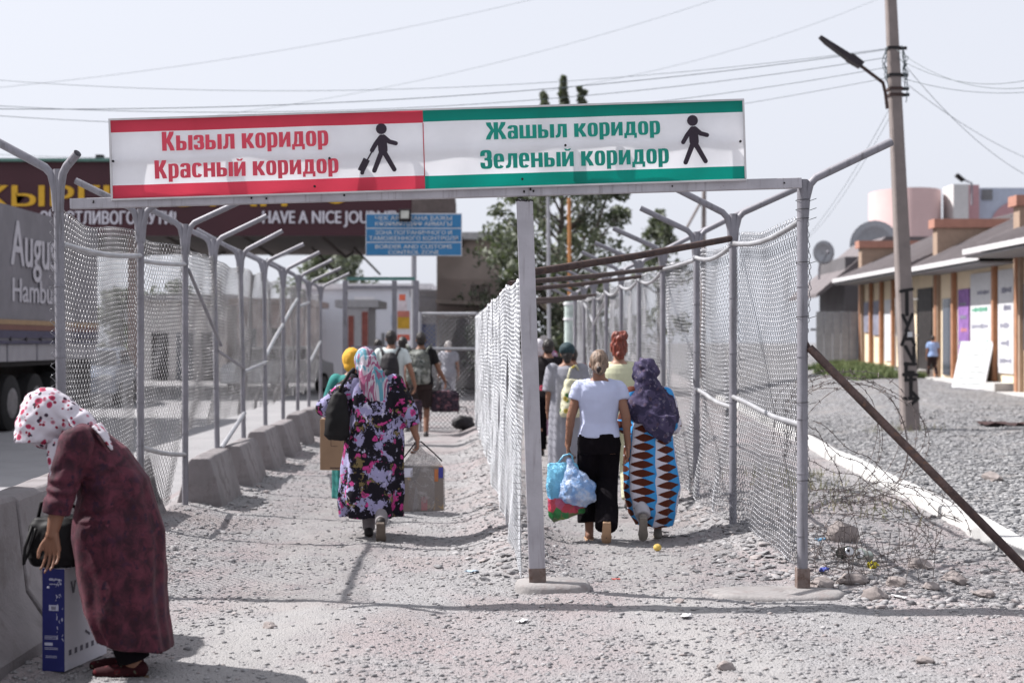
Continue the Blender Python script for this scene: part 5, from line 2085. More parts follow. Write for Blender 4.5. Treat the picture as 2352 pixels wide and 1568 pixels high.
def barrier(label, x, y0, y1, h=.82, dx=0.0, base=.31):
    o = thing('concrete_barrier', label, 'barrier', (x, y0, -.03), math.atan2(-dx, y1 - y0), 'concrete barriers along the road')
    prof = [(-base, 0), (-base, .08), (-.16, .30), (-.105, h - .03), (-.08, h), (.08, h), (.105, h - .03), (.16, .30), (base, .08), (base, 0)]
    n = len(prof)
    L = math.hypot(dx, y1 - y0)
    mb = MB()
    m = int(L / .12)
    vs = []
    for i in range(m + 1):
        for j, (a, b) in enumerate(prof):
            k = .004 * noise.noise(Vector((a * 9, i * .7 + y0, b * 9)))
            vs.append((a + k * 2, i / m * L, b + k + (.006 * noise.noise(Vector((i * .5, y0, 3))) if b > .5 else 0)))
    fs = [(i * n + j, i * n + j + 1, (i + 1) * n + j + 1, (i + 1) * n + j) for i in range(m) for j in range(n - 1)]
    fs += [tuple(range(n - 1, -1, -1)), tuple(m * n + j for j in range(n))]
    mb.add(vs, fs)
    smooth_angle(mb.build('concrete_block', M_jers, o, bevel=.012), 30)
    return o


barrier('pale concrete barrier at the stooping woman, with a dark joint beside it', -2.74, 4.75, 7.56)
barrier('pale concrete barrier hidden behind the stooping woman and handbag', -2.76, 7.64, 9.15, .80, -.11)
barrier('rough concrete block just inside the first bay of the roadside mesh fence', -3.22, 9.75, 11.05, .66, -.05, .27)
barrier('rough concrete block at the second post of the roadside mesh fence', -3.30, 11.65, 12.7, .60, -.03, .26)
for k, (a, b) in enumerate(((13.3, 14.55), (15.3, 16.55), (17.25, 18.5), (19.25, 20.5), (21.3, 22.5), (23.3, 24.5))):
    o_ = ['first', 'second', 'third', 'fourth', 'fifth', 'sixth'][k]
    barrier('rough concrete block behind the roadside mesh fence, %s past the second mesh post' % o_, float(xl_(a)) + .13, a, b, .54 - .03 * (k % 2), -.06, .22)

M_under_c = M('cart tyre', (.02, .018, .018), .85)
# loaded handcart added out of view to cast the shadow beside the stooping woman
hc_ = thing('shadow_cart', 'two wheeled handcart piled with a grey tarpaulin load, added unseen behind the near barrier for its shadow', 'shadow_cart', (-3.42, 7.75, 0), R(2))
mb = MB()
mb.loft([((0, 0, .42), .27, .50, (0, 0, 1)), ((0, 0, .55), .30, .58, (0, 0, 1)), ((0, 0, 1.2), .31, .56, (0, 0, 1)), ((0, .05, 1.7), .28, .46, (0, 0, 1)), ((0, .12, 1.98), .16, .28, (0, 0, 1))], 40, lambda q, t_: 1 + .03 * math.sin(q * 7 + 6 * t_))
blob(mb, 'load', M('grey load sheet', (.20, .20, .22), .8, var=.15), hc_, .02, 3, cloth(.02, (5, 5, 5)))
mb = MB()
mb.box((0, 0, .38), (.62, 1.2, .05))
mb.tube([(-.25, -.6, .40), (-.25, -1.1, .75)], .02, 8)
mb.tube([(.25, -.6, .40), (.25, -1.1, .75)], .02, 8)
mb.build('tray', M_rust, hc_)
for s in (-.36, .36):
    mb = MB()
    mb.tube([(s - .03, .1, .22), (s + .03, .1, .22)], .22, 20)
    mb.build('wheel', M_under_c, hc_)
# ------------------------------------------------------------------ lorry trailer
M_tarp = M('dark grey tarpaulin', (.19, .18, .20), .6, var=.10, vs=1.2, col2=(.23, .215, .24), lo=.5, hi=.7)
M_tline = M('tan stripe', (.33, .215, .12), .6, var=.1)
M_tbr = M('red brown stripe', (.17, .075, .06), .6, var=.1)
M_tnavy = M('navy stripe', (.065, .06, .105), .6, var=.1)
M_tgrey = M('grey side boards', (.34, .325, .35), .6, var=.1, vs=2)
M_tlet = M('faded white lettering', (.50, .48, .52), .7, var=.1)
M_under = M('dark chassis', (.018, .015, .016), .8, var=.3)
M_tyre = M('tyre rubber', (.016, .015, .016), .85, var=.2)
M_rim = M('steel rim', (.22, .21, .22), .5, .5)
tx, ty0, ty1 = -8.8, 16.5, 30.2
tr = thing('lorry_trailer', 'long grey tarpaulin lorry trailer with white lettering standing on the road', 'lorry', (tx, ty0, 0))
L = ty1 - ty0
mb = MB()
nl = 90
vs = []
for i in range(nl + 1):
    for z in np.linspace(1.62, 3.98, 9):
        vs.append((-.012 * abs(math.sin(i * .9)) * math.sin((z - 1.62) * 1.3) + .008 * math.sin(i * .37), i / nl * L, z))
mb.add(vs, [(i * 9 + j, (i + 1) * 9 + j, (i + 1) * 9 + j + 1, i * 9 + j + 1) for i in range(nl) for j in range(8)])
mb.box((-1.3, L / 2, 2.79), (2.5, L - .02, 2.36))
body_ = mb.build('tarpaulin_body', M_tarp, tr)
for z0, z1, m_, nm in ((1.56, 1.62, M_tnavy, 'stripe'), (1.90, 1.985, M_tline, 'stripe'), (1.80, 1.895, M_tbr, 'stripe'), (1.66, 1.795, M_tnavy, 'stripe')):
    mb = MB()
    mb.box((.022, L / 2, (z0 + z1) / 2), (.012, L - .04, z1 - z0))
    mb.build(nm, m_, body_)
mb = MB()
mb.box((-1.27, L / 2, 1.40), (2.5, L, .31))
sb_ = mb.build('side_board', M_tgrey, tr, bevel=.01)
for k in range(9):
    mb = MB()
    mb.box((-.012, .6 + k * 1.55, 1.40), (.02, .05, .30))
    mb.build('board_post', M_post, sb_)
mb = MB()
mb.box((-1.27, L / 2, 1.20), (2.3, L - .2, .09))
mb.box((-1.27, L / 2 - .5, 1.0), (.9, L - 2, .30))
mb.box((-.25, L / 2 - 1.5, .75), (.3, 2.6, .55))
mb.build('chassis', M_under, tr)
mb = MB()
mb.box((-1.27, 12.95, .72), (2.3, 1.35, .85))  # dark box added in place of the black shade under the trailer end
mb.build('underside_shade', M_under, tr)
for k in range(17):
    m2 = MB()
    m2.box((.014, .4 + k * .8, 1.78), (.012, .05, .40))
    m2.box((.022, .4 + k * .8, 1.64), (.014, .07, .10))
    m2.build('curtain_strap', M_under, body_)
for k, yy_ in enumerate((8.9, 10.2, 11.5)):
    for xx in (-.28, -2.26):
        m2 = MB()
        m2.tube([(xx - .16, yy_, .50), (xx - .13, yy_, .50), (xx + .13, yy_, .50), (xx + .16, yy_, .50)], [.44, .50, .50, .44], 24)
        w_ = m2.build('wheel', M_tyre, tr)
        smooth_angle(w_, 40)
        m2 = MB()
        m2.tube([(xx + (.161 if xx > -1 else -.161), yy_, .50), (xx + (.175 if xx > -1 else -.175), yy_, .50)], [.27, .20], 18)
        m2.build('rim', M_rim, w_)
for w_, s_, z_, y_, cap in (('August', 2.85, 2.95, 8.42, .84), ('Hamburg', 2.85, 2.31, 8.5, .44)):
    text(w_, M_tlet, body_, (.018, y_, z_), (0, 0, R(90)), cap=cap, width=s_, offset=.02, extrude=.006)

# ------------------------------------------------------------------ car on the road, seen through the mesh
M_car = M('silver blue car paint', (.30, .33, .40), .3, .4, var=.04)
M_glass = M('dark car glass', (.015, .017, .022), .08, 0, var=.05, spec=.6)


def car(label, loc, rz, paint):
    o = thing('parked_car', label, 'car', loc, rz)
    prof = [(-2.1, .35), (-2.12, .75), (-1.95, .92), (-1.25, 1.0), (-.65, 1.42), (.75, 1.45), (1.45, 1.02), (2.05, .92), (2.12, .55), (2.05, .35)]
    mb = MB()
    vs = []
    for x, ins in ((-.83, 0), (.83, 0)):
        for y, z in prof:
            vs.append((x * (1 - .14 * max(0, z - .95) / .5), y, z))
    n = len(prof)
    mb.add(vs, [tuple(range(n)), tuple(range(2 * n - 1, n - 1, -1))] + [((j + 1) % n, j, n + j, n + (j + 1) % n) for j in range(n)])
    b_ = mb.build('car_body', paint, o, bevel=.05)
    for s in (-1, 1):
        m2 = MB()
        m2.prism([(s * .805, -1.08, 1.03), (s * .735, -.60, 1.36), (s * .735, .68, 1.38), (s * .805, 1.25, 1.03)], (s * .012, 0, 0))
        m2.build('window', M_glass, b_)
    for y0, z0, y1, z1 in ((-1.22, 1.04, -.70, 1.38), (1.40, 1.06, .80, 1.40)):
        m2 = MB()
        d = .02 if y0 > 0 else -.02
        m2.add([(-.76, y0 + d, z0), (.76, y0 + d, z0), (.66, y1 + d, z1), (-.66, y1 + d, z1)], [(0, 1, 2, 3)])
        m2.build('windscreen', M_glass, b_)
    for yy_ in (-1.3, 1.3):
        for xx in (-.78, .78):
            m2 = MB()
            m2.tube([(xx - .1, yy_, .31), (xx + .1, yy_, .31)], .31, 18)
            w_ = m2.build('wheel', M_tyre, o)
            m2 = MB()
            m2.tube([(xx - .105, yy_, .31), (xx + .105, yy_, .31)], .19, 14)
            m2.build('rim', M_rim, w_)
    for s in (-1, 1):
        m2 = MB()
        m2.box((s * .6, -2.10, .74), (.3, .06, .13))
        m2.build('headlight', M('lamp glass', (.6, .6, .62), .15), b_, bevel=.02)
    return o


car('silver blue car on the road seen through the roadside mesh', (-10.6, 36, 0), R(8), M_car)
car('white car farther along the road seen through the roadside mesh', (-7.2, 44, 0), R(-20), M('white car paint', (.6, .6, .62), .3, .1, var=.03))

# ------------------------------------------------------------------ big checkpoint canopy
M_mar = M('maroon fascia', (.052, .013, .020), .55, var=.10, vs=.6)
M_gold = M('yellow fascia lettering', (.60, .34, .02), .5, var=.08)
M_wlet = M('white fascia lettering', (.60, .58, .64), .5, var=.05)
M_brn = M('dark brown canopy steel', (.085, .070, .065), .8, var=.2)  # one even dark brown for soffit, trusses and struts
M_tan = M('weathered tan cladding', (.25, .215, .195), .8, var=.12, vs=.8)
CY = 40.0
cp = thing('checkpoint_canopy', 'huge maroon checkpoint canopy with yellow and white lettering over the road', 'canopy', (-1.66, CY, 0))


def cz(py):
    return 1.6 - (py - 784) / 3266.7 * CY


def cxx(px):
    return (px - 1176) / 3266.7 * CY + 1.66


zt, zb = cz(372), cz(541)
mb = MB()
mb.box(((cxx(-260) + cxx(945)) / 2, .15, (zt + zb) / 2), (cxx(945) - cxx(-260), .3, zt - zb))
fa = mb.build('fascia', M_mar, cp)
mb = MB()                                                    # chamfered end panel
a, b = cxx(945), cxx(1042)
mb.prism([(a + .01, .0, zb + .0), (b, 1.6, cz(541) + .05), (b, 1.6, cz(455)), (b - .1, 1.5, zt - .2), (a + .01, .0, zt)], (0, .28, 0))
mb.build('end_panel', M('dark brown end cladding', (.13, .105, .10), .8, var=.15), cp)
mb = MB()
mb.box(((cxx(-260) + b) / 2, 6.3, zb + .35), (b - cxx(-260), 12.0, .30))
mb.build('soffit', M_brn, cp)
mb = MB()
mb.box(((cxx(-260) + a) / 2, .05, zt + .04), (a - cxx(-260), .5, .08))
mb.build('coping', M('green roof edge', (.10, .20, .17), .6), fa)
for k in range(4):
    mb = MB()
    x_ = cxx(150) + k * (cxx(900) - cxx(150)) / 4
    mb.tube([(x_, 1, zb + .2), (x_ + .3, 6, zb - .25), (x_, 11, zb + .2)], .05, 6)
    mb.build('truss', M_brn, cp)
M_colm = M('pinkish column', (.34, .24, .215), .85, var=.1)
for px in (233, -40):
    mb = MB()
    mb.box((cxx(px), 3.5, (zb + .3) / 2), (.32, .32, zb + .3))
    mb.build('column', M_colm, cp)
for px in (690, 805):
    mb = MB()
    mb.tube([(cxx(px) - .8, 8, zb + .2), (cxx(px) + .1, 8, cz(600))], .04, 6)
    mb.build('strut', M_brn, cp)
text('КЫРГЫЗСТАН', M_gold, fa, (cxx(-40), -.02, cz(474)), cap=(474 - 426) / 3266.7 * CY, width=cxx(660) - cxx(-40), offset=.02, extrude=.05)
text('СЧАСТЛИВОГО ПУТИ!', M_wlet, fa, (cxx(92), -.02, cz(515)), cap=30 / 3266.7 * CY, width=cxx(405) - cxx(92), offset=.03, extrude=.05)
text('HAVE A NICE JOURNEY', M_wlet, fa, (cxx(603), -.02, cz(513)), cap=30 / 3266.7 * CY, width=cxx(924) - cxx(603), offset=.03, extrude=.05)
mb = MB()
mb.tube([(cxx(772), -.03, cz(434)), (cxx(772), .01, cz(434))], .42, 24)
mb.build('round_emblem', M_gold, fa)
mb = MB()
mb.box((cxx(225), .2, zt + .12), (.2, .2, .2))
mb.build('floodlight', M_under, fa)

# ------------------------------------------------------------------ blue border sign on its pole
BD = 26.4
bp = W3(950, 784, BD)
bs_ = thing('border_sign', 'blue three panel sign about border and customs control on a tall pole', 'sign', (bp.x, BD, 0))


def bw_(px):
    return (px - 1176) / 3266.7 * BD - bp.x


def bz(py):
    return 1.6 - (py - 784) / 3266.7 * BD


M_blue = M('road sign blue', (.035, .20, .42), .5, var=.06)
M_wsign = M('sign white', (.62, .63, .66), .5, var=.05)
mb = MB()
mb.tube([(0, .06, 0), (0, .06, bz(500))], .05, 10)
mb.build('pole', M_post2, bs_)
mb = MB()
mb.box(((bw_(840) + bw_(1061)) / 2, 0, (bz(490) + bz(588)) / 2), (bw_(1061) - bw_(840), .03, bz(490) - bz(588)))
brd = mb.build('board', M_wsign, bs_)
for (t0, t1), lines in (((493, 523), ('ЧЕК АРА ЖАНА БАЖЫ', 'КӨЗӨМӨЛДӨӨ АЙМАГЫ')), ((526, 555), ('ЗОНА ПОГРАНИЧНОГО И', 'ТАМОЖЕННОГО КОНТРОЛЯ')), ((558, 586), ('BORDER AND CUSTOMS', 'CONTROL ZONE'))):
    mb = MB()
    mb.box(((bw_(842) + bw_(1059)) / 2, -.018, (bz(t0) + bz(t1)) / 2), (bw_(1059) - bw_(842), .008, bz(t0) - bz(t1)))
    pn = mb.build('blue_panel', M_blue, brd)
    for k, ln in enumerate(lines):
        yb = t0 + 13 + 13 * k
        half = 88 if ln != 'CONTROL ZONE' else 58
        if k == 1 and ln.startswith('ТАМ'):
            half = 102
        text(ln, M_wsign, pn, (bw_(950 - half), -.026, bz(yb)), cap=9.5 / 3266.7 * BD, width=bw_(950 + half) - bw_(950 - half), offset=.015, extrude=.004)
fl_ = thing('floodlight', 'small black floodlight fixed on the top edge of the blue sign', 'floodlight', (bw_(932) + bp.x, BD - .18, bz(497)))
mb = MB()
mb.box((0, 0, 0), (.22, .10, .22), rotx(R(-12)))
h_ = mb.build('housing', M_under, fl_, bevel=.01)
mb = MB()
mb.box((0, -.055, .012), (.15, .01, .15), rotx(R(-12)))
mb.build('lens', M('lamp lens', (.5, .5, .45), .2), h_)
mb = MB()
mb.box((0, .10, .0), (.03, .14, .03))
mb.build('bracket', M_under, h_)

# ------------------------------------------------------------------ end gate of the corridor
eg = thing('gate_frame', 'tall grey metal door frame at the far end of the wide corridor', 'gate frame', (-2.4, 26.0, 0))
for px in (793, 906, 957):
    mb = MB()
    x_ = (px - 1176) / 3266.7 * 26 + 2.4
    mb.box((x_, 0, 1.35), (.085, .08, 2.72))
    mb.build('post', M_post, eg)
for y_, m_ in ((640, M('green pipe', (.10, .22, .20), .6)), (660, M_post), (798, M_post)):
    mb = MB()
    mb.box((((793 + 957) / 2 - 1176) / 3266.7 * 26 + 2.4, -.01 if y_ < 700 else .0, 1.6 - (y_ - 784) / 3266.7 * 26), (1.24 if y_ < 700 else 1.1, .05, .06))
    mb.build('crossbar', m_, eg)

# backdrop buildings beyond the gate
M_pale = M('pale render wall', (.68, .70, .76), .85, var=.06, vs=.5)
M_wallw = M('white kiosk wall', (.78, .77, .80), .8, var=.06)
M_redp = M('faded red panel', (.50, .17, .14), .7, var=.15)
M_glassb = M('dark window glass', (.06, .07, .09), .15, var=.1, spec=.5)
M_browncl = M('brown ridged cladding', (.64, .54, .50), .8, var=.10, vs=1)
M_bluep = M('blue panel', (.08, .13, .40), .6)


def building(name, label, x0, x1, y0, depth, z0, z1, mat, wins=(), roof=None, over=.25, cat='building'):
    o = thing(name, label, cat, ((x0 + x1) / 2, y0, z0))
    w, h = x1 - x0, z1 - z0
    mb = MB()
    mb.box((0, depth / 2, h / 2), (w, depth, h))
    wl = mb.build('wall', mat, o)
    for (a, b, c_, d, m_) in wins:
        m2 = MB()
        m2.box((-w / 2 + w * (a + b) / 2, -.015, h * (c_ + d) / 2), (w * (b - a), .04, h * (d - c_)))
        m2.build('window', m_, wl)
    if roof:
        m2 = MB()
        m2.box((0, depth / 2, h + .12), (w + 2 * over, depth + 2 * over, .24))
        m2.build('roof', roof, o)
    return o


def X_(px, d):
    return (px - 1176) / 3266.7 * d


def Z_(py, d):
    return 1.6 - (py - 784) / 3266.7 * d


building('customs_building', 'pale grey customs building beyond the end gate with small windows', X_(700, 62), X_(985, 62), 62, 8, -.1, Z_(664, 62), M_pale,
         [(.03, .18, .55, .85, M_pale), (.40, .56, .30, .92, M_wallw), (.62, .645, .18, .52, M('grey door', (.18, .18, .19), .7)), (.70, .74, .60, .72, M('blue emblem', (.25, .36, .5), .7))], M_wallw, .15)
building('kiosk', 'white kiosk with red panels and a white roof beyond the end gate', X_(797, 46), X_(846, 46), 46, 2.5, 0, Z_(706, 46), M_wallw,
         [(.06, .32, .50, .9, M_redp), (.70, .98, .50, .95, M_redp), (.1, .3, .05, .3, M('faded orange panel', (.45, .2, .12), .7))], M_wallw, .35)
building('kiosk', 'low blue banded booth beyond the border sign pole', X_(955, 50), X_(1003, 50), 50, 3, 0, Z_(682, 50), M_wallw, [(0.02, .98, .40, .70, M_bluep)], M_wallw, .2)
o = building('cabin', 'brown ridged cabin with a flat white roof beyond the blue sign', X_(1003, 48), X_(1150, 48), 48, 6, 0, Z_(552, 48), M_browncl,
             [(.52, .85, .55, .70, M_under)], M('white flat roof', (.55, .54, .55), .8), .5)
mb = MB()
for k in range(26):
    mb.box((-1.05 + k * .085, -.03, 2.9), (.03, .05, 1.6))
mb.build('ridge_panel', M_browncl, o)
mb = MB()
mb.box((.35, -1.6, Z_(694, 44)), (2.6, 3.0, .12), Matrix.Rotation(R(2.5), 3, 'Y'))
mb.build('lower_roof', M('tan sheet roof', (.33, .27, .24), .8), o)
mb = MB()
mb.box((.2, -.2, 1.2), (2.4, .3, 2.3))
mb.build('plinth', M('grey plinth', (.24, .215, .21), .85), o)

# striped flag-like pillar seen in the end gate
sp_ = thing('banner_stand', 'orange white and ochre banner stand showing in the end gate', 'banner', (X_(927, 33), 33, 0))
for k, (a, b, col) in enumerate(((782, 768, (.55, .12, .08)), (768, 755, (.6, .57, .58)), (755, 728, (.46, .27, .03)), (728, 714, (.50, .18, .14)), (714, 690, (.62, .55, .58)), (690, 676, (.62, .14, .08)))):
    mb = MB()
    mb.box((0 if k < 4 else -.03, -.002 * k, (Z_(a, 33) + Z_(b, 33)) / 2), (.28 - .07 * max(0, k - 3), .1, Z_(b, 33) - Z_(a, 33) - .002))
    mb.build('colour_band', M('banner colour %d' % k, col, .8), sp_)
mb = MB()
mb.box((0, 0, Z_(782, 33) / 2), (.3, .12, Z_(782, 33) - .003))
mb.build('base', M_wallw, sp_)

# slim posts behind the tree and a pale pillar at the end of the narrow corridor
for px, y0, y1, d, m_, lab in ((1262, 452, 700, 38, M_post2, 'thin pale mast standing in front of the big tree'), (1310, 455, 690, 39, M('orange pole paint', (.42, .19, .07), .7), 'thin orange pole standing in front of the big tree')):
    mb = MB()
    mb.tube([(X_(px - 3, d), d, Z_(y0, d)), (X_(px, d), d, 0)], .05, 8)
    tag(mb.build('mast', m_), lab, 'mast')
pl_ = thing('pillar', 'white pillar with a green tint at the end of the narrow corridor', 'pillar', (X_(1309, 31), 31, 0))
mb = MB()
mb.tube([(0, 0, 0), (0, 0, Z_(690, 31))], .12, 14)
mb.build('shaft', M('greenish white paint', (.50, .58, .55), .6), pl_)
for z in (Z_(735, 31), Z_(700, 31)):
    mb = MB()
    mb.tube([(0, 0, z), (0, 0, z + .05)], .14, 14)
    mb.build('collar', M_wallw, pl_)

# ------------------------------------------------------------------ trees
NT.gain = 1.0
t = NT('tree leaves')
rr = t.n('NewGeometry').outputs['Random Per Island']
c = t.mix(rr, (.045, .058, .038), (.19, .205, .15))
c = t.mix(t.math('GREATER_THAN', rr, .84), c, (.30, .315, .26))
t.out(c, .6, 0, .3)
tl = t.n('BsdfTranslucent', None, Color=(.10, .13, .05))
mx = t.n('MixShader')
mx.inputs[0].default_value = .25
t.t.links.new(t.b.outputs[0], mx.inputs[1])
t.t.links.new(tl.outputs[0], mx.inputs[2])
t.t.links.new(mx.outputs[0], t.t.nodes['Material Output'].inputs[0])
M_leaf = t.m
NT.gain = .86
M_bark = M('grey bark', (.12, .10, .085), .95, var=.25, vs=4, bump=.5, bs=20)


def leaves(r, cs, rad, n, size, squash=.8):
    """n leaf quads gathered around clump centres"""
    cs = np.asarray(cs)
    k = r.integers(0, len(cs), n)
    rad = np.asarray(rad)[k]
    d = r.normal(0, 1, (n, 3))
    d /= np.linalg.norm(d, axis=1, keepdims=True)
    p = cs[k] + d * (rad * r.random(n) ** .45)[:, None] * np.array([1, 1, squash])
    a = r.normal(0, 1, (n, 3))
    a /= np.linalg.norm(a, axis=1, keepdims=True)
    b = np.cross(a, r.normal(0, 1, (n, 3)))
    b /= np.linalg.norm(b, axis=1, keepdims=True)
    s = size * (.6 + .8 * r.random(n))[:, None]
    V = np.stack([p - a * s, p + b * s * .5, p + a * s, p - b * s * .5], 1).reshape(-1, 3)
    return V, np.arange(n * 4).reshape(-1, 4)


def tree(label, x, y, z0, h, w, seed, nl=9000, spires=(), leaf=.10, base=.28, group=None, clumps=60, cr=.09):
    r = np.random.default_rng(seed)
    o = thing('tree', label, 'tree', (x, y, z0), 0, group)
    tr_ = MB()
    cs, rad = [], []
    tr_.tube([(0, 0, -.2), (.05, 0, h * .2), (-.05, .05, h * .45), (.02, 0, h * .7), (0, 0, h * .93)], [.20 * h / 9, .16 * h / 9, .12 * h / 9, .07 * h / 9, .02], 10)
    for k in range(clumps):
        f = r.random() ** .8
        z = h * (base + (1 - base) * f * .92)
        ww = w * (1 - ((f - .30) / .78) ** 2 * (1 if f > .30 else .6)) if f < .97 else .1 * w
        ww = max(.08 * w, ww)
        a = r.random() * 6.283
        q = ww * (.35 + .65 * r.random() ** .6)
        cx, cy, czz = math.cos(a) * q, math.sin(a) * q, z
        cs.append((cx, cy, czz))
        rad.append(h * cr * (.6 + .7 * r.random()) * (1.15 - .5 * f))
        zb_ = max(h * base * .8, z - q * .9)
        tr_.tube([(0, 0, zb_), (cx * .5, cy * .5, zb_ + (z - zb_) * .4), (cx, cy, z)], [.05 * h / 9, .035 * h / 9, .012], 5)
    for sx, zt_, zl in spires:
        for q in np.linspace(zl, zt_, int((zt_ - zl) / .10) + 2):
            cs.append((sx + r.normal(0, .03), r.normal(0, .1), q))
            rad.append(max(.06, .22 * (1 - (q - zl) / (zt_ - zl + .01)) + .06))
        tr_.tube([(sx * .6, 0, zl - 1), (sx, 0, zt_)], [.05, .01], 5)
    smooth_angle(tr_.build('trunk', M_bark, o), 60)
    # volume-weighted choice of clumps
    V, F = leaves(r, cs, rad, nl, leaf)
    raw_mesh('crown', V, F, M_leaf, o, False, 4)
    return o


D = 45
tree('tall loose leaved tree with pointed shoots rising above the green half of the sign', X_(1290, D), D, 0, 8.6, 2.75, 3, 21000,
     ((X_(1294, D) - X_(1290, D), Z_(180, D), Z_(330, D)), (X_(1250, D) - X_(1290, D), Z_(214, D), Z_(330, D)), (X_(1336, D) - X_(1290, D), Z_(206, D), Z_(330, D)), (X_(1180, D) - X_(1290, D), Z_(330, D), Z_(450, D)), (X_(1425, D) - X_(1290, D), Z_(360, D), Z_(450, D))),
     .095, .14, None, 120, .070)
tree('leafy bush growing under the tall tree beyond the narrow corridor', X_(1200, 43), 43, 0, Z_(590, 43), 1.5, 8, 3500, (), .11, .05, None, 24, .16)
tree('low dark tree beyond the narrow corridor beside the white pillar', X_(1340, 50), 50, 0, Z_(610, 50), 1.6, 9, 3000, (), .12, .05, None, 24, .15)
tree('thin small tree behind the forked fence posts under the green sign', X_(1515, 70), 70, .5, Z_(468, 70) - .5, 1.3, 5, 2200, (), .14, .2, None, 26, .09)
tree('wide tree behind the checkpoint canopy above the end gate', X_(765, 72), 72, 0, Z_(545, 72), 2.6, 6, 6000, (), .13, .3, None, 40, .12)
tree('round tree seen through the roadside mesh beyond the lorry', X_(282, 66), 66, 0, Z_(652, 66), 2.0, 12, 2600, (), .15, .1, None, 24, .16)
tree('dark tree seen through the roadside mesh beside the pale shed', X_(395, 72), 72, 0, Z_(640, 72), 2.2, 13, 2600, (), .15, .1, None, 24, .16)

# pale sheds seen through the roadside mesh
building('roadside_shed', 'long pale shed with dark openings seen through the roadside mesh', X_(330, 58), X_(520, 58), 58, 8, 0, Z_(690, 58), M('dusty pale wall', (.55, .53, .52), .85, var=.1),
         [(.1, .3, .0, .6, M_under), (.4, .6, .0, .6, M_glassb), (.7, .9, .0, .6, M_under)], M('grey sheet roof', (.3, .29, .3), .7), .4)
building('roadside_shed', 'low dusty pink shed seen through the roadside mesh near the end gate', X_(545, 55), X_(690, 55), 55, 6, 0, Z_(700, 55), M('dusty pink wall', (.40, .31, .29), .85, var=.1),
         [(.1, .3, .2, .7, M_glassb), (.55, .75, .0, .7, M_under)], M('rust sheet roof', (.28, .22, .20), .7), .3)
building('road_booth', 'grey roadside booth beyond the white car', X_(250, 75), X_(345, 75), 75, 5, 0, Z_(700, 75), M('grey booth wall', (.30, .29, .30), .85, var=.1), [(.2, .45, .3, .7, M_glassb)], M_wallw, .3)

# ------------------------------------------------------------------ shops on the right
M_cream = M('cream shop wall', (.80, .66, .48), .85, var=.06, vs=1.2)
M_salmon = M('brown painted column', (.38, .19, .11), .75, var=.12)
M_para = M('tan parapet wall', (.34, .245, .185), .85, var=.08)
M_paracap = M('terracotta parapet cap', (.40, .20, .15), .8, var=.08)
M_roofs = M('grey brown roof sheet', (.155, .135, .14), .75, var=.10, vs=1.5)
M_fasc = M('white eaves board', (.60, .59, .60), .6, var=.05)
M_soff = M('grey eaves soffit', (.26, .25, .26), .8, var=.08)  # plain grey for the underside of the eaves
M_postr = M('white poster paper', (.60, .60, .62), .7, var=.05)
M_pgrey = M('grey poster print', (.22, .22, .28), .7, var=.25, vs=4)
M_purple = M('purple poster', (.24, .12, .34), .7, var=.25, vs=5)
M_pgreen = M('green poster print', (.03, .28, .16), .7)
M_pred = M('pink red poster print', (.50, .20, .22), .7)
M_dprint = M('dark poster print', (.08, .08, .10), .7)
M_pyel = M('yellow poster print', (.55, .42, .04), .7)
FX = 11.7


def fl(y):
    return .45 + .029 * (y - 32)


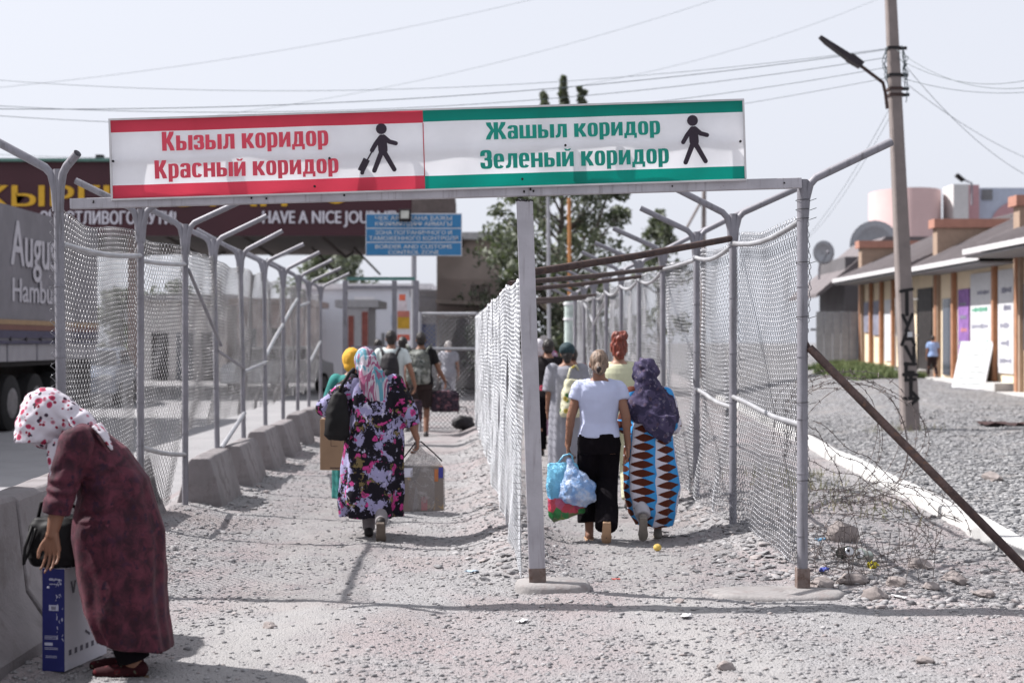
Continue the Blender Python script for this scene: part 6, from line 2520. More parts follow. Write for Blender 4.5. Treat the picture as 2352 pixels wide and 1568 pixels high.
def shop(label, y0, y1, eave, ridge, xe, parts):
    """one shop bay: facade on x = FX facing the walkway, y0 near end, y1 far end"""
    zb_ = min(fl(y0), fl(y1)) - .3
    o = thing('shop_building', label, 'shop', (FX, y0, zb_), 0, 'row of small shops along the gravel lot')
    L_ = y1 - y0
    q = lambda x, y, z: (x - FX, y - y0, z - zb_)
    mb = MB()
    mb.box((3.0, L_ / 2, (eave - zb_) / 2 + .05), (6.0, L_ - .01, eave - zb_ + .1))
    w_ = mb.build('wall', M_cream, o)
    mb = MB()
    mb.prism([q(xe, y0, eave), q(xe, y0, eave + .06), q(FX + 2.6, y0, ridge), q(FX + 6.2, y0, eave + .1)], (0, L_, 0))
    rf = mb.build('roof', M_roofs, o)
    mb = MB()
    for k in range(int(L_ / .45)):
        a = Vector(q(xe, y0 + .2 + k * .45, eave + .07))
        b = Vector(q(FX + 2.6, y0 + .2 + k * .45, ridge + .01))
        mb.tube([a, b], .02, 4)
    mb.build('roof_seam', M_roofs, rf)
    mb = MB()
    mb.box(q(xe - .02, (y0 + y1) / 2, eave - .0), (.03, L_, .12))
    mb.build('eaves_board', M_fasc, rf)
    mb = MB()
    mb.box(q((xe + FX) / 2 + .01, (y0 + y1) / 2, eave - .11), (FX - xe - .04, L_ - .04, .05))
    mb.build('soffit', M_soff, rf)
    mb = MB()
    mb.box(q(FX + 4.2, y1 - .2, 2.4), (8.6, .40, 4.6))
    pw = mb.build('parapet_wall', M_para, o)
    mb = MB()
    mb.box(q(FX + 4.2, y1 - .2, 4.82), (8.8, .55, .24))
    mb.build('parapet_cap', M_paracap, pw)
    for yc in parts.get('col', ()):
        mb = MB()
        zf = fl(yc)
        mb.box(q(FX - .07, yc, (zf - .2 + eave) / 2 - .05), (.11, .15, eave - zf + .1))
        mb.build('column', M_salmon, o)
    for (a, b, z0, z1, m_, nm) in parts.get('flat', ()):
        mb = MB()
        mb.box(q(FX - .02, (a + b) / 2, (z0 + z1) / 2), (.06, b - a, z1 - z0))
        po_ = mb.build(nm, m_, w_)
        if nm == 'poster':
            rp_ = random.Random(int(a * 100))
            for k in range(5):
                zc = z0 + (z1 - z0) * (.12 + .17 * k)
                m2 = MB()
                ya = a + (b - a) * rp_.uniform(.08, .25)
                yb_ = b - (b - a) * rp_.uniform(.05, .4)
                n_ = rp_.randint(4, 9)
                for s in range(n_):
                    yy_ = ya + (yb_ - ya) * (s + .5) / n_
                    m2.box(q(FX - .053, yy_, zc), (.004, (yb_ - ya) / n_ * .75, (z1 - z0) * rp_.uniform(.025, .06)))
                m2.build('poster_print', [M_pgrey, M_pgrey, M_pgrey, M_pgreen, M_pgrey, M_pred, M_pgrey, M_dprint][rp_.randint(0, 7)], po_)
    mb = MB()
    mb.box(q(FX - .25, (y0 + y1) / 2, (fl(y0) + zb_) / 2 + .10), (.5, L_, fl(y0) - zb_ + .1))
    mb.build('plinth', M_kerb, o)
    return o


M_grille = M('dark door grille', (.035, .03, .03), .6, .3, var=.3)
M_dgrey = M('grey steel door', (.20, .20, .21), .6, .2, var=.1)
shop('cream shop bay with thin brown columns beyond the graffitied pole', 39.2, 47.6, 3.62, 5.25, 10.75,
     {'col': (47.4, 46.1, 44.8, 43.4, 41.8), 'flat': [(46.3, 47.1, 1.9, 2.9, M_pgrey, 'window'), (45.0, 45.9, 1.8, 2.9, M_pgrey, 'window'), (43.6, 44.5, 1.0, 2.9, M_postr, 'door'), (42.1, 43.1, 1.8, 2.9, M_glassb, 'window'), (39.5, 40.9, .8, 3.1, M_grille, 'door')]})
b_ = shop('cream shop bay with a barred doorway and a purple poster', 33.0, 39.2, 3.55, 5.25, 10.85,
          {'col': (38.95, 37.45, 34.3), 'flat': [(37.75, 38.5, .70, 2.75, M_glassb, 'doorway'), (36.3, 37.15, 1.0, 2.95, M_purple, 'poster'), (34.5, 36.15, .85, 3.3, M_postr, 'poster'), (33.05, 34.1, .85, 3.3, M_postr, 'poster')]})
shop('cream shop bay hung with white posters beside the leaning board', 26.5, 32.9, 3.66, 5.3, 10.45,
     {'col': (32.7, 30.6, 28.0), 'flat': [(31.0, 32.4, 1.4, 2.9, M_glassb, 'window'), (28.5, 30.3, 1.4, 2.9, M_glassb, 'window')]})
mb = MB()                                                    # bars of the door
M_bar = M('pale window bar', (.45, .44, .44), .5, .3)

gl = thing('folding_grille', 'half open folding steel grille standing out from the barred shop doorway', 'grille', (11.2, 39.3, .72), R(35))
for k in range(6):
    m2 = MB()
    m2.tube([(0, k * .15, .05), (0, k * .15, 2.1)], .018, 6)
    m2.build('bar', M_bar if k % 2 else M_grille, gl)
for z in (.1, 1.05, 2.05):
    m2 = MB()
    m2.box((0, .375, z), (.03, .8, .03))
    m2.build('cross_rail', M_bar, gl)

# leaning advertising board
pA = Vector((10.95, 34.2, fl(34.2) - .06))
ab = thing('leaning_board', 'large white sun bleached board leaning back in front of the posters', 'board', pA, R(-45))
mb = MB()
pv = [(-.42, 0, 0), (.42, 0, 0), (.42, .50, 1.15), (-.42, .50, 1.15)]
mb.prism([Vector(p) for p in pv], Vector((0, .045, -.02)))
fr_ = mb.build('face_panel', M_postr, ab)
mb = MB()
for k in range(7):
    rz_ = random.Random(k)
    f = .12 + .12 * k
    mb.box((rz_.uniform(-.08, .08), .50 * f - .006, 1.15 * f + .002), (rz_.uniform(.3, .6), .006, .04), rotx(math.atan2(-.50, 1.15)))
mb.build('faded_print', M('faded print', (.50, .53, .52), .8), fr_)
for s in (-.39, .39):
    mb = MB()
    mb.prism([(s - .02, .50, 1.12), (s + .02, .50, 1.12), (s + .02, .74, 0), (s - .02, .74, 0)], (0, .04, .01))
    mb.build('support_leg', M('brown wood', (.12, .075, .045), .8), ab)
mb = MB()
mb.prism([(-.37, .56, 1.05), (-.37, .75, .05), (.37, .75, .05), (.37, .56, 1.05)], (0, .012, .004))
mb.build('back_panel', M('brown wood', (.12, .075, .045), .8), ab)

# child in the doorway
P, J = man('small child in a pale blue top standing at the brown shop column', 11.2, 37.85, 1.12, F_blue_s, F_brown, H_black, SK1, voxel=.012)
P.location.z = fl(37.85) + .02
mb = MB()

# shed, fence and satellite dishes left of the shops
M_darkw = M('dark grey shed wall', (.125, .118, .125), .85, var=.12, vs=1)
sh = thing('shed', 'dark grey shed with a sloping roof behind the utility pole', 'shed', (12.0, 50.5, .6))
mb = MB()
mb.box((3.0, 2.0, 1.9), (6.4, 4.2, 4.2))
mb.build('wall', M_darkw, sh)
mb = MB()
mb.prism([(-1.25, -.3, 2.55), (-1.25, -.3, 2.68), (1.2, -.3, 4.7), (6.4, -.3, 4.7), (6.4, -.3, 4.4), (1.3, -.3, 4.4)], (0, 5.0, 0))
mb.build('roof', M_roofs, sh)
for k, (px, py, r_, d, lab) in enumerate(((1891, 580, .42, 50, 'small white satellite dish on the shed roof'), (2008, 562, .95, 56, 'large pale satellite dish on the roof behind the shops'))):
    p = W3(px, py, d)
    o = thing('satellite_dish', lab, 'satellite dish', p, R(18 if k == 0 else -10))
    mb = MB()
    pr = [(.0, .10), (.35, .085), (.7, .04), (1.0, -.05)]
    vs = []
    for rr_, dd in pr:
        for j in range(28):
            a = 2 * math.pi * j / 28
            vs.append((math.cos(a) * rr_ * r_, dd * r_ * 2.0, math.sin(a) * rr_ * r_))
    for rr_, dd in pr:
        for j in range(28):
            a = 2 * math.pi * j / 28
            vs.append((math.cos(a) * rr_ * r_, dd * r_ * 2.0 + .02, math.sin(a) * rr_ * r_))
    fs = []
    for b in (0, 4):
        for i in range(3):
            for j in range(28):
                fs.append(((b + i) * 28 + j, (b + i) * 28 + (j + 1) % 28, (b + i + 1) * 28 + (j + 1) % 28, (b + i + 1) * 28 + j))
    fs += [(3 * 28 + j, 3 * 28 + (j + 1) % 28, 7 * 28 + (j + 1) % 28, 7 * 28 + j) for j in range(28)]
    mb.add(vs, fs)
    o2 = mb.build('reflector', M('pale dish metal', (.42, .43, .46), .5, .2, var=.06), o, True)
    mb = MB()
    mb.tube([(0, .2 * r_, -.9 * r_), (0, -.75 * r_, 0)], .02, 6)
    mb.ell((0, -.75 * r_, 0), .06)
    mb.build('feed_horn', M_post, o)
    mb = MB()
    mb.tube([(0, .25 * r_, 0), (0, .3, -r_ * 1.4), (0, .3, -r_ * 1.5 - .3)], .04, 8)
    mb.build('mount', M_post, o)
fs_ = thing('sheet_fence', 'pale grey sheet metal fence between the mesh fence and the dark shed', 'fence', (10.4, 47.6, .6))
for k in range(6):
    mb = MB()
    mb.box((k * .28 - .1, 0, 1.0), (.25, .05, 2.0))
    mb.build('panel', M('grey sheet metal', (.36, .37, .40), .6, .2, var=.1), fs_)
mb = MB()
mb.box((.55, .06, 1.4), (1.9, .05, .08))
mb.build('rail', M_post, fs_)

# pink building behind the shops
BDp = 66
def bx_(px): return X_(px, BDp)
pk_ = thing('pink_building', 'pink and blue grey building with a round tower rising behind the shops', 'building', (bx_(2030), BDp, 0))
o0 = bx_(2030)
M_pink = M('pink render', (.66, .47, .46), .85, var=.05, vs=.6)
M_pink2 = M('deep pink render', (.52, .30, .32), .85, var=.05)
M_bluew = M('blue grey render', (.46, .50, .60), .85, var=.05)
M_pilw = M('white pilaster', (.62, .60, .60), .8, var=.04)
mb = MB()
ztop = Z_(430, BDp)
rx_ = (bx_(2190) - bx_(2030)) / 2
mb.loft([((rx_, 2.4, 0), rx_, 2.4, (0, 0, 1)), ((rx_, 2.4, ztop), rx_, 2.4, (0, 0, 1))], 48)
tw = mb.build('tower', M_pink, pk_)
smooth_angle(tw, 40)
for k in range(5):
    m2 = MB()
    a = R(-120 + 17 * k)
    m2.box((rx_ + math.cos(a) * rx_ * 1.0, 2.4 + math.sin(a) * 2.4, Z_(556, BDp)), (.3, .25, .35))
    m2.build('window', M_glassb, tw)
mb = MB()
mb.box(((bx_(2193) + bx_(2228)) / 2 - o0, 1.0, Z_(422, BDp) / 2), (bx_(2228) - bx_(2193), 1.6, Z_(422, BDp)))
mb.build('pilaster', M_pilw, pk_)
mb = MB()
mb.box(((bx_(2228) + bx_(2262)) / 2 - o0, 1.6, Z_(420, BDp) / 2), (bx_(2262) - bx_(2228), 1.6, Z_(420, BDp)))
mb.build('side_bay', M_pink2, pk_)
mb = MB()
mb.box(((bx_(2262) + bx_(2560)) / 2 - o0, 2.6, Z_(424, BDp) / 2), (bx_(2560) - bx_(2262), 2.4, Z_(424, BDp)))
mw = mb.build('main_wall', M_bluew, pk_)
mb = MB()
ac = bx_(2368) - o0
pts = [(ac + 1.45 * math.cos(q), 1.33, Z_(520, BDp) + 1.35 * math.sin(q)) for q in np.linspace(0, math.pi, 18)]
pts = [(ac + 1.45, 1.33, 2)] + pts + [(ac - 1.45, 1.33, 2)]
mb.prism(pts, (0, .06, 0))
mb.build('arch_panel', M_pink2, mw)
mb = MB()
mb.box((bx_(2290) - o0, 1.37, Z_(440, BDp)), (.5, .05, .5))
mb.build('vent', M_dgrey, mw)
lp = thing('roof_lamp', 'small floodlight on a bent arm above the pink building', 'lamp', (bx_(2200), BDp - .6, Z_(424, BDp) - 1.0))
mb = MB()
mb.tube([(0.45, 0, 0), (0.45, 0, 1.0), (.1, 0, 1.15)], .05, 6)
a_ = mb.build('arm', M_post, lp)
mb = MB()
mb.box((-.1, 0, 1.25), (.42, .25, .16), Matrix.Rotation(R(40), 3, 'Y'))
mb.build('lamp_head', M_under, lp)

# grass by the shops
rg_ = np.random.default_rng(31)
n = 9000
u_ = rg_.random(n)
gxv = 9.3 + 2.0 * rg_.random(n) ** .8
gyv = 38.5 + 8 * rg_.random(n)
keep = vnoise(gxv * 1.2, gyv * .8, 4) + (gxv - 9.3) / 2.0 * .5 > .02
gxv, gyv = gxv[keep], gyv[keep]
n = len(gxv)
hh = .06 + .16 * rg_.random(n)
an = rg_.random(n) * 6.28
z0 = gh(gxv, gyv)
dx_, dy_ = np.cos(an) * .03, np.sin(an) * .03
tp = np.stack([gxv + rg_.normal(0, .07, n), gyv + rg_.normal(0, .07, n), z0 + hh], 1)
V = np.stack([np.stack([gxv - dx_, gyv - dy_, z0 - .02], 1), np.stack([gxv + dx_, gyv + dy_, z0 - .02], 1), tp], 1).reshape(-1, 3)
t = NT('grass blades')
rr = t.n('NewGeometry').outputs['Random Per Island']
t.out(t.mix(rr, (.055, .10, .03), (.21, .24, .10)), .8)
o = raw_mesh('grass', V, np.arange(3 * n).reshape(-1, 3), t.m)
o['kind'] = 'stuff'
tag(o, 'patch of green grass in front of the brown columned shop', 'grass')
# dry weeds at the kerb
n = 420
cxw = rg_.choice([2.9, 3.3, 5.9, 3.6], n) + rg_.normal(0, .22, n)
cyw = rg_.choice([13.5, 15.5, 24.1, 17], n) + rg_.normal(0, .35, n)
sel = np.abs(cxw - 5.9) > 1
cyw = np.where((cyw > 20) & sel, 14 + rg_.random(n) * 3, cyw)
cyw = np.where((~sel), 24.0 + rg_.normal(0, .25, n), cyw)
cxw = np.where(~sel, 6.6 + rg_.normal(0, .3, n), cxw)
z0 = gh(cxw, cyw)
dx_ = .006
tp = np.stack([cxw + rg_.normal(0, .06, n), cyw + rg_.normal(0, .06, n), z0 + .05 + .14 * rg_.random(n)], 1)
V = np.stack([np.stack([cxw - dx_, cyw, z0 - .01], 1), np.stack([cxw + dx_, cyw, z0 - .01], 1), tp], 1).reshape(-1, 3)
t = NT('dry weed blades')
rr = t.n('NewGeometry').outputs['Random Per Island']
t.out(t.mix(rr, (.14, .15, .06), (.33, .29, .17)), .85)
o = raw_mesh('weeds', V, np.arange(3 * n).reshape(-1, 3), t.m)
o['kind'] = 'stuff'
tag(o, 'dry weeds along the kerb and at the foot of the pole', 'weeds')

# ------------------------------------------------------------------ utility pole with graffiti, lamp and cables
UD = 24.0
ub = W3(2091, 985, UD)
M_polec = M('brown grey pole concrete', (.235, .20, .19), .9, var=.10, vs=3, bump=.35, bs=40, col2=(.17, .145, .14), lo=.55, hi=.75)
M_graf = M('black graffiti paint', (.010, .008, .009), .6, var=.2)
up = thing('utility_pole', 'square concrete utility pole with black vertical graffiti and cable clamps', 'pole', (ub.x, UD, G(ub.x, UD) - .02))
uz0 = up.location.z
utop = Vector(((2043 - 2091) / 3266.7 * UD, 0, Z_(-60, UD) - uz0))


def pole_c(z):
    return Vector((utop.x * z / utop.z, 0, z))


def pole_w(z):
    return .278 - .115 * z / utop.z


mb = MB()
vs = []
for z in (-.3, 2, 4, utop.z):
    c, w_ = pole_c(z), pole_w(z) / 2
    k = w_ * .78
    vs += [(c.x - w_, -k, z), (c.x - k, -w_, z), (c.x + k, -w_, z), (c.x + w_, -k, z), (c.x + w_, k, z), (c.x + k, w_, z), (c.x - k, w_, z), (c.x - w_, k, z)]
fs = [(i * 8 + j, i * 8 + (j + 1) % 8, (i + 1) * 8 + (j + 1) % 8, (i + 1) * 8 + j) for i in range(3) for j in range(8)] + [tuple(range(7, -1, -1)), tuple(24 + j for j in range(8))]
mb.add(vs, fs)
sh_ = mb.build('shaft', M_polec, up)


def glyph(name, strokes, zc, hgt, wdt):
    mb = MB()
    k = 0
    for st in strokes:
        for a, b in zip(st[:-1], st[1:]):
            A = (pole_c(zc).x + (a[0] - .5) * wdt, zc + (a[1] - .5) * hgt)
            B = (pole_c(zc).x + (b[0] - .5) * wdt, zc + (b[1] - .5) * hgt)
            capsule2(mb, A, B, .029, .025, -pole_w(zc) / 2 - .006 - .0004 * k, .004)
            k += 1
    return mb.build(name, M_graf, sh_)


def gz_(py):
    return Z_(py, UD) - uz0


glyph('graffiti_letter', [[(.05, .92), (.95, 1.0)], [(.5, .95), (.5, .1)], [(.52, .95), (.56, .1)]], gz_(697), .48, .22)
glyph('graffiti_letter', [[(.1, 1), (.5, .35)], [(.9, 1.05), (.35, 0)]], gz_(742), .26, .20)
glyph('graffiti_letter', [[(.05, 0), (.45, 1)], [(.45, 1), (.95, 0)], [(.2, .4), (.8, .4)]], gz_(775), .24, .24)
glyph('graffiti_letter', [[(.2, 1), (.9, .1)], [(.9, .95), (.9, 0)], [(.2, .05), (.9, 0)]], gz_(816), .30, .20)
glyph('graffiti_letter', [[(.1, 1), (.95, 1)], [(.2, 1), (.15, 0)], [(.15, 0), (.95, .05)], [(.2, .5), (.8, .5)]], gz_(854), .27, .20)
glyph('graffiti_letter', [[(.0, 1), (1, 1)], [(.5, 1), (.5, 0)], [(.55, 1), (.53, 0)]], gz_(887), .40, .24)
glyph('graffiti_arrow', [[(0, .5), (1, .5)], [(.6, .95), (1, .5)], [(.55, .1), (1, .5)]], gz_(914), .22, .24)
mb = MB()
mb.box((pole_c(gz_(768)).x + .03, -pole_w(1.6) / 2 - .010, gz_(768)), (.08, .004, .085))
mb.build('paper_sticker', M_postr, sh_)
M_cable = M('dark cable', (.10, .125, .135), .6, var=.1)
for py in (858 * .338 * 0 + 112, 174, 205, 219):
    z = gz_(py)
    c, w_ = pole_c(z), pole_w(z)
    m2 = MB()
    m2.box((c.x, 0, z), (w_ + .03, w_ + .03, .05))
    cl = m2.build('clamp', M_rust if py > 190 else M_dark, up)
    m2 = MB()
    m2.tube([(c.x + w_ / 2, 0, z), (c.x + w_ / 2 + .14, 0, z + .01)], .03, 8)
    m2.build('insulator', M_dark, cl)
mb = MB()
rw_ = random.Random(9)
for k in range(9):
    z1, z2 = gz_(rw_.uniform(105, 130)), gz_(rw_.uniform(150, 250))
    c1, c2 = pole_c(z1), pole_c(z2)
    s = 1 if k < 6 else -1
    pts = []
    for i in range(9):
        f = i / 8
        p = c1.lerp(c2, f)
        pts.append((p.x + s * (pole_w(p.z) / 2 + .03 + .09 * math.sin(f * 3.1) * rw_.random() + .02 * rw_.random()), -.12 + .04 * rw_.random(), p.z))
    mb.tube(pts, .008, 5)
mb.build('loose_wire', M_cable, up)
# street lamp arm
M_lamp = M('dark lamp housing', (.035, .028, .035), .5, .3, var=.15)
la_ = thing('street_lamp', 'slim dark street lamp on a rusty bent arm clamped to the utility pole', 'street lamp', (up.location.x + pole_c(gz_(240)).x - .14, UD - .1, uz0 + gz_(245)))


def lq(px, py):
    p = W3(px, py, UD - .1)
    return p - la_.location


mb = MB()
mb.tube([lq(2038, 250), lq(2034, 215), lq(2028, 190), lq(1975, 150)], .03, 8)
am = mb.build('arm', M_rust, la_)
smooth_angle(am, 50)
mb = MB()
a, b = lq(1978, 152), lq(1880, 84)
d = (b - a).normalized()
s = Vector((0, 1, 0))
u_ = d.cross(s).normalized()
if u_.z < 0:
    u_ = -u_
pr = [(0, -.04), (0, .06), (.28, .07), (.30, .045), (.98, .015), (.98, 0), (.80, -.03), (.30, -.045), (.28, -.06)]
Ln = (b - a).length
mb.prism([a + d * (f * Ln) + u_ * q + s * -.11 for f, q in pr], s * .22)
mb.build('lamp_head', M_lamp, la_, bevel=.008)

# overhead cables
def cable(label, a, b, sag, r_=.008):
    pts = []
    for i in range(33):
        f = i / 32
        p = Vector(a).lerp(Vector(b), f)
        p.z -= sag * 4 * f * (1 - f)
        pts.append(p)
    mb = MB()
    mb.tube(pts, r_ * .6, 5)
    o = mb.build('overhead_cable', M_cable)
    return tag(o, label, 'cable', 'overhead cables')


Pp = lambda py: Vector((up.location.x + pole_c(gz_(py)).x, UD, uz0 + gz_(py)))
cable('cable from the highest pole clamp sloping towards the canopy, upper of a close pair', Pp(110), W3(-60, 180, 27) + Vector((0, 0, .0)), .45, .007)
cable('cable from the highest pole clamp sloping towards the canopy, lower of a close pair', Pp(112), W3(-60, 250, 22), .30, .010)
cable('thin cable from the middle pole clamp passing just over the green band', Pp(130), W3(-60, 240, 25), .45, .009)
cable('thin cable from the lower pole clamp running behind the sign', Pp(152), W3(-60, 262, 23), .5, .008)
cable('lowest cable from the pole running behind the red half of the sign', Pp(176), W3(-60, 352, 30), .55, .007)
cable('faint high cable crossing the empty sky above the red half of the sign', W3(-40, 205, 34), W3(1300, -20, 40), .3, .007)
cable('faint high cable crossing the sky above the green half of the sign', W3(500, 265, 36), W3(1700, -20, 36), .35, .007)
cable('faint cable rising over the lamp head to the top of the frame', W3(1250, 210, 32), W3(2060, -20, 36), .3, .006)
cable('sagging cable from the upper pole clamp to the sky beyond the shops', Pp(108), W3(2420, 190, 20), .32, .008)
cable('sagging cable from the middle pole clamp towards the shops', Pp(128), W3(2420, 168, 21), .3, .008)
cable('cable from the lower pole clamp towards the shops', Pp(174), W3(2420, 206, 22), .15, .008)
cable('steep cable dropping from the pole towards the shop roofs', Pp(115), W3(2420, 430, 29), .35, .008)
cable('steep cable dropping from the lower clamp towards the pink building', Pp(170), W3(2420, 385, 32), .2, .008)
cable('slack cable dropping behind the pole to the dark shed', Pp(225), W3(1780, 600, 44), .5, .007)
cable('second slack cable dropping behind the pole to the dark shed roof', Pp(245), W3(1840, 560, 46), .3, .007)

# smaller far posts between fence and shops
for px, y0, d, lab in ((1612, 432, 60, 'far concrete pole with a clamp beyond the forked fence posts'),):
    o = thing('utility_pole', lab, 'pole', (X_(px, d), d, 0))
    mb = MB()
    mb.tube([(0, 0, 0), (.1, 0, Z_(y0, d))], [.13, .09], 8)
    mb.build('shaft', M_polec, o)
    mb = MB()
    mb.tube([(-.7, 0, Z_(530, d)), (.1, .0, Z_(450, d))], .06, 6)
    mb.build('stay_pole', M_polec, o)
    mb = MB()
    mb.box((.1, 0, Z_(470, d)), (.5, .08, .08))
    mb.build('clamp', M_dark, o)

# ------------------------------------------------------------------ litter and rocks
def rock(loc, r_, seed, sq=.6):
    rr_ = random.Random(seed)
    bm = bmesh.new()
    bmesh.ops.create_icosphere(bm, subdivisions=3, radius=1)
    cuts = [Vector((rr_.uniform(-1, 1), rr_.uniform(-1, 1), rr_.uniform(-.6, 1))).normalized() for _ in range(7)]
    for v in bm.verts:
        n_ = noise.noise(v.co * 1.3 + Vector((seed * 3.3, 0, 0))) * .35 + noise.noise(v.co * 3.1 + Vector((0, seed, 0))) * .10
        for cn in cuts:                                       # broken faces
            dd = v.co.dot(cn) - rr_.uniform(.70, .72)
            if dd > 0:
                v.co -= cn * dd
        v.co *= 1 + n_ * .6
        v.co.x *= r_ * rr_.uniform(1.0, 1.35)
        v.co.y *= r_
        v.co.z *= r_ * sq
    bmesh.ops.rotate(bm, verts=bm.verts, matrix=Matrix.Rotation(rr_.uniform(0, 6), 3, 'Z'))
    me = bpy.data.meshes.new('rock')
    bm.to_mesh(me)
    bm.free()
    me.materials.append(M('river rock', (.27, .235, .225), .9, var=.16, vs=14, bump=.35, bs=90))
    o = bpy.data.objects.new('rock', me)
    C.objects.link(o)
    o.location = (loc[0], loc[1], G(loc[0], loc[1]) + r_ * sq * .45)
    return smooth_angle(o, 28)


rocks = [(1885, 1348, .095, .5, 'smooth oval grey rock lying against the base of the front fence post'), (1958, 1338, .10, .5, 'flat tan rock under the coiled wire next to the oval rock'),
         (2009, 1373, .065, .85, 'upright pale block of stone standing alone before the coiled wire'), (2110, 1300, .10, .45, 'wide dark flat slab of rock below the barbed wire'),
         (2193, 1330, .075, .8, 'rounded brown rock where the slanting stay meets the wire'), (2060, 1345, .075, .6, 'small grey rock amid the litter below the wire'),
         (2258, 1358, .07, .45, 'low pale rock in the open gravel beside the slanting stay'), (1932, 1250, .11, 1.0, 'pointed brown stone standing above the drink cans'),
         (2280, 1118, .115, .6, 'large pale boulder alone on the parking lot gravel'), (2140, 1352, .06, .6, 'small round rock in front of the dark flat slab'),
         (2125, 1522, .05, .5, 'reddish flat pebble near the bottom edge of the picture'), (1665, 1535, .045, .7, 'pale angular pebble on the path below the middle gate post'),
         (1560, 1383, .035, .5, 'small stone on the path just past the concrete footing'), (620, 1445, .04, .6, 'pale stone on the path beside the shadow of the stooping woman')]
for k, (px, py, r_, sq, lab) in enumerate(rocks):
    d = 5226.7 / (py - 784)
    if py < 1280:
        pass
    tag(rock((X_(px, d), d), r_, k + 1, sq), lab, 'rock')

M_can = M('black drink can', (.015, .018, .014), .35, .5, var=.2, col2=(.05, .08, .02), lo=.6, hi=.65)
M_canend = M('aluminium can end', (.62, .62, .64), .3, .8)
for px, py, rz, m_, lab in ((1941, 1300, 12, M_can, 'black drink can lying with its open end towards the path'), (1985, 1300, -40, M('silver green can', (.34, .38, .34), .3, .6, var=.4, vs=30), 'crushed silver can lying beside the black can')):
    d = 5226.7 / (py - 784)
    o = thing('drink_can', lab, 'can', (X_(px, d), d, G(X_(px, d), d) + .075), R(rz))
    mb = MB()
    tl_ = R(18)
    A, B = Vector((0, -.055, .01)), Vector((0, .06, -.02))
    mb.tube([A, A.lerp(B, .06), A.lerp(B, .5), A.lerp(B, .94), B], [.026, .033, .032 if m_ is M_can else .024, .033, .026], 18)
    b_ = mb.build('can_body', m_, o)
    smooth_angle(b_, 40)
    mb = MB()
    dd = (A - B).normalized()
    mb.tube([A + dd * .0005, A + dd * .003], [.0255, .024], 18)
    e_ = mb.build('can_end', M_canend, o)
    mb = MB()
    mb.tube([A + dd * .0035 + Vector((-.006, 0, .003)), A + dd * .004 + Vector((-.006, 0, .003))], .009, 12)
    mb.build('opening', M_dark, e_)
    o.scale = (1.25, 1.25, 1.25)


def scrap(name, label, px, py, size, mat, cat, seed=1, lift=.02):
    d = 5226.7 / (py - 784)
    x, y = X_(px, d), d
    rr_ = random.Random(seed)
    mb = MB()
    n_ = 6
    vs = []
    for j in range(n_):
        for i in range(n_):
            vs.append(((i / (n_ - 1) - .5) * size[0] + rr_.uniform(-.1, .1) * size[0], (j / (n_ - 1) - .5) * size[1], size[2] * rr_.random()))
    mb.add(vs, [(j * n_ + i, j * n_ + i + 1, (j + 1) * n_ + i + 1, (j + 1) * n_ + i) for i in range(n_ - 1) for j in range(n_ - 1)])
    o = mb.build(name, mat, None, True, loc=(x, y, G(x, y) + lift))
    o.rotation_euler = (0, 0, rr_.uniform(0, 3))
    so_ = o.modifiers.new('thick', 'SOLIDIFY')
    so_.thickness = .002
    return tag(o, label, cat)


scrap('snack_wrapper', 'bright yellow snack wrapper among the litter under the wire', 2004, 1322, (.075, .06, .05), M('yellow foil', (.62, .52, .02), .4, var=.1), 'wrapper', 3, .045)
scrap('crumpled_wrapper', 'crumpled blue plastic scrap behind the front fence post', 1885, 1262, (.07, .05, .03), M('blue scrap', (.14, .32, .50), .5), 'wrapper', 4)
scrap('crumpled_wrapper', 'small dark blue scrap by the oval rock', 1893, 1325, (.06, .04, .03), M('navy scrap', (.06, .08, .34), .5), 'wrapper', 5)
scrap('crumpled_wrapper', 'blue scrap half under stones below the wire', 2060, 1338, (.06, .04, .02), M('blue scrap', (.14, .32, .50), .5), 'wrapper', 6)
scrap('paper_scrap', 'rusty orange paper scrap near the cans', 1973, 1335, (.05, .04, .03), M('orange scrap', (.42, .13, .06), .8), 'paper', 7)
scrap('paper_scrap', 'white paper scrap lying on the path beside the berm of stones', 1575, 1420, (.10, .05, .012), M('paper scrap white', (.6, .59, .6), .8), 'paper', 8, .008)
scrap('paper_scrap', 'thin white card lying before the upright block of stone', 2065, 1375, (.12, .03, .008), M('paper scrap white', (.6, .59, .6), .8), 'paper', 9, .01)
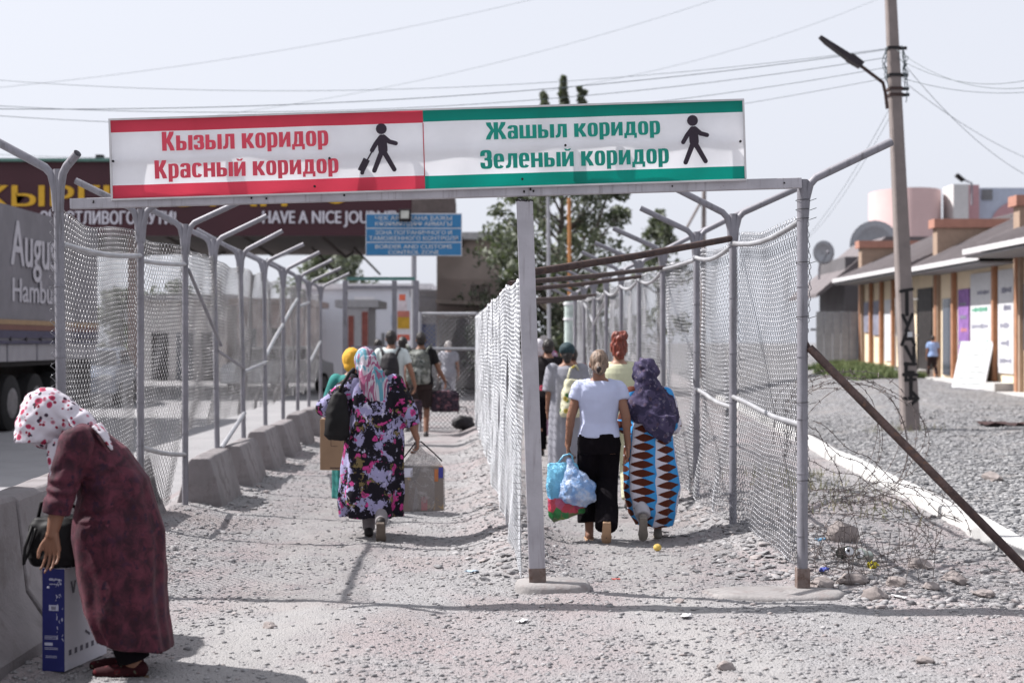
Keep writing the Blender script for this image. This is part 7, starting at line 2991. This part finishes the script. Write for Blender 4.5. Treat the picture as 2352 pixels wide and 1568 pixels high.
scrap('paper_scrap', 'pale paper strip on the gravel in front of the concrete footing', 1200, 1432, (.09, .04, .01), M('paper scrap white', (.6, .59, .6), .8), 'paper', 10, .008)
scrap('paper_scrap', 'pale blue scrap on the path in the wide corridor', 1085, 1318, (.09, .05, .02), M('pale blue scrap', (.42, .52, .62), .7), 'paper', 11, .008)
scrap('paper_scrap', 'small red scrap on the path behind the middle gate post', 1415, 1333, (.05, .03, .012), M('red scrap', (.5, .1, .08), .7), 'paper', 12, .008)
scrap('burnt_litter', 'dark burnt heap of litter on the lot gravel', 2310, 1000, (.9, .35, .08), M('burnt litter', (.05, .03, .03), .95, var=.4, vs=12, col2=(.20, .06, .05), lo=.6, hi=.66), 'litter', 13, .0)
d = 5226.7 / (1262 - 784)
mb = MB()
mb.ell((0, 0, 0), (.032, .032, .029), None, 16, 10)
o = mb.build('fruit', M('yellow apricot', (.60, .42, .10), .6, var=.15), None, True, loc=(X_(1510, d), d, G(X_(1510, d), d) + .03))
tag(o, 'small yellow fruit dropped on the path behind the ikat dress', 'fruit')
# concrete slab edge under the front fence post
mb = MB()
pts = []
for k in range(26):
    q = 2 * math.pi * k / 26
    pts.append((1.66 + .46 * abs(math.cos(q)) ** .8 * (1 if math.cos(q) > 0 else -1) * (1 + .06 * math.sin(5 * q)), 9.02 + .22 * abs(math.sin(q)) ** .8 * (1 if math.sin(q) > 0 else -1) * (1 + .05 * math.sin(7 * q))))
n = 26
vs = [(x, y, -.05) for x, y in pts] + [(x, y, .0) for x, y in pts] + [(1.66 + (x - 1.66) * .9, 9.02 + (y - 9.02) * .9, .018) for x, y in pts] + [(1.66, 9.02, .024)]
fs = [(i, (i + 1) % n, n + (i + 1) % n, n + i) for i in range(n)] + [(n + i, n + (i + 1) % n, 2 * n + (i + 1) % n, 2 * n + i) for i in range(n)] + [(2 * n + i, 2 * n + (i + 1) % n, 3 * n) for i in range(n)]
mb.add(vs, fs)
tag(mb.build('concrete_slab', M_conc, None, True), 'low worn concrete slab on the ground under the front fence post', 'slab')
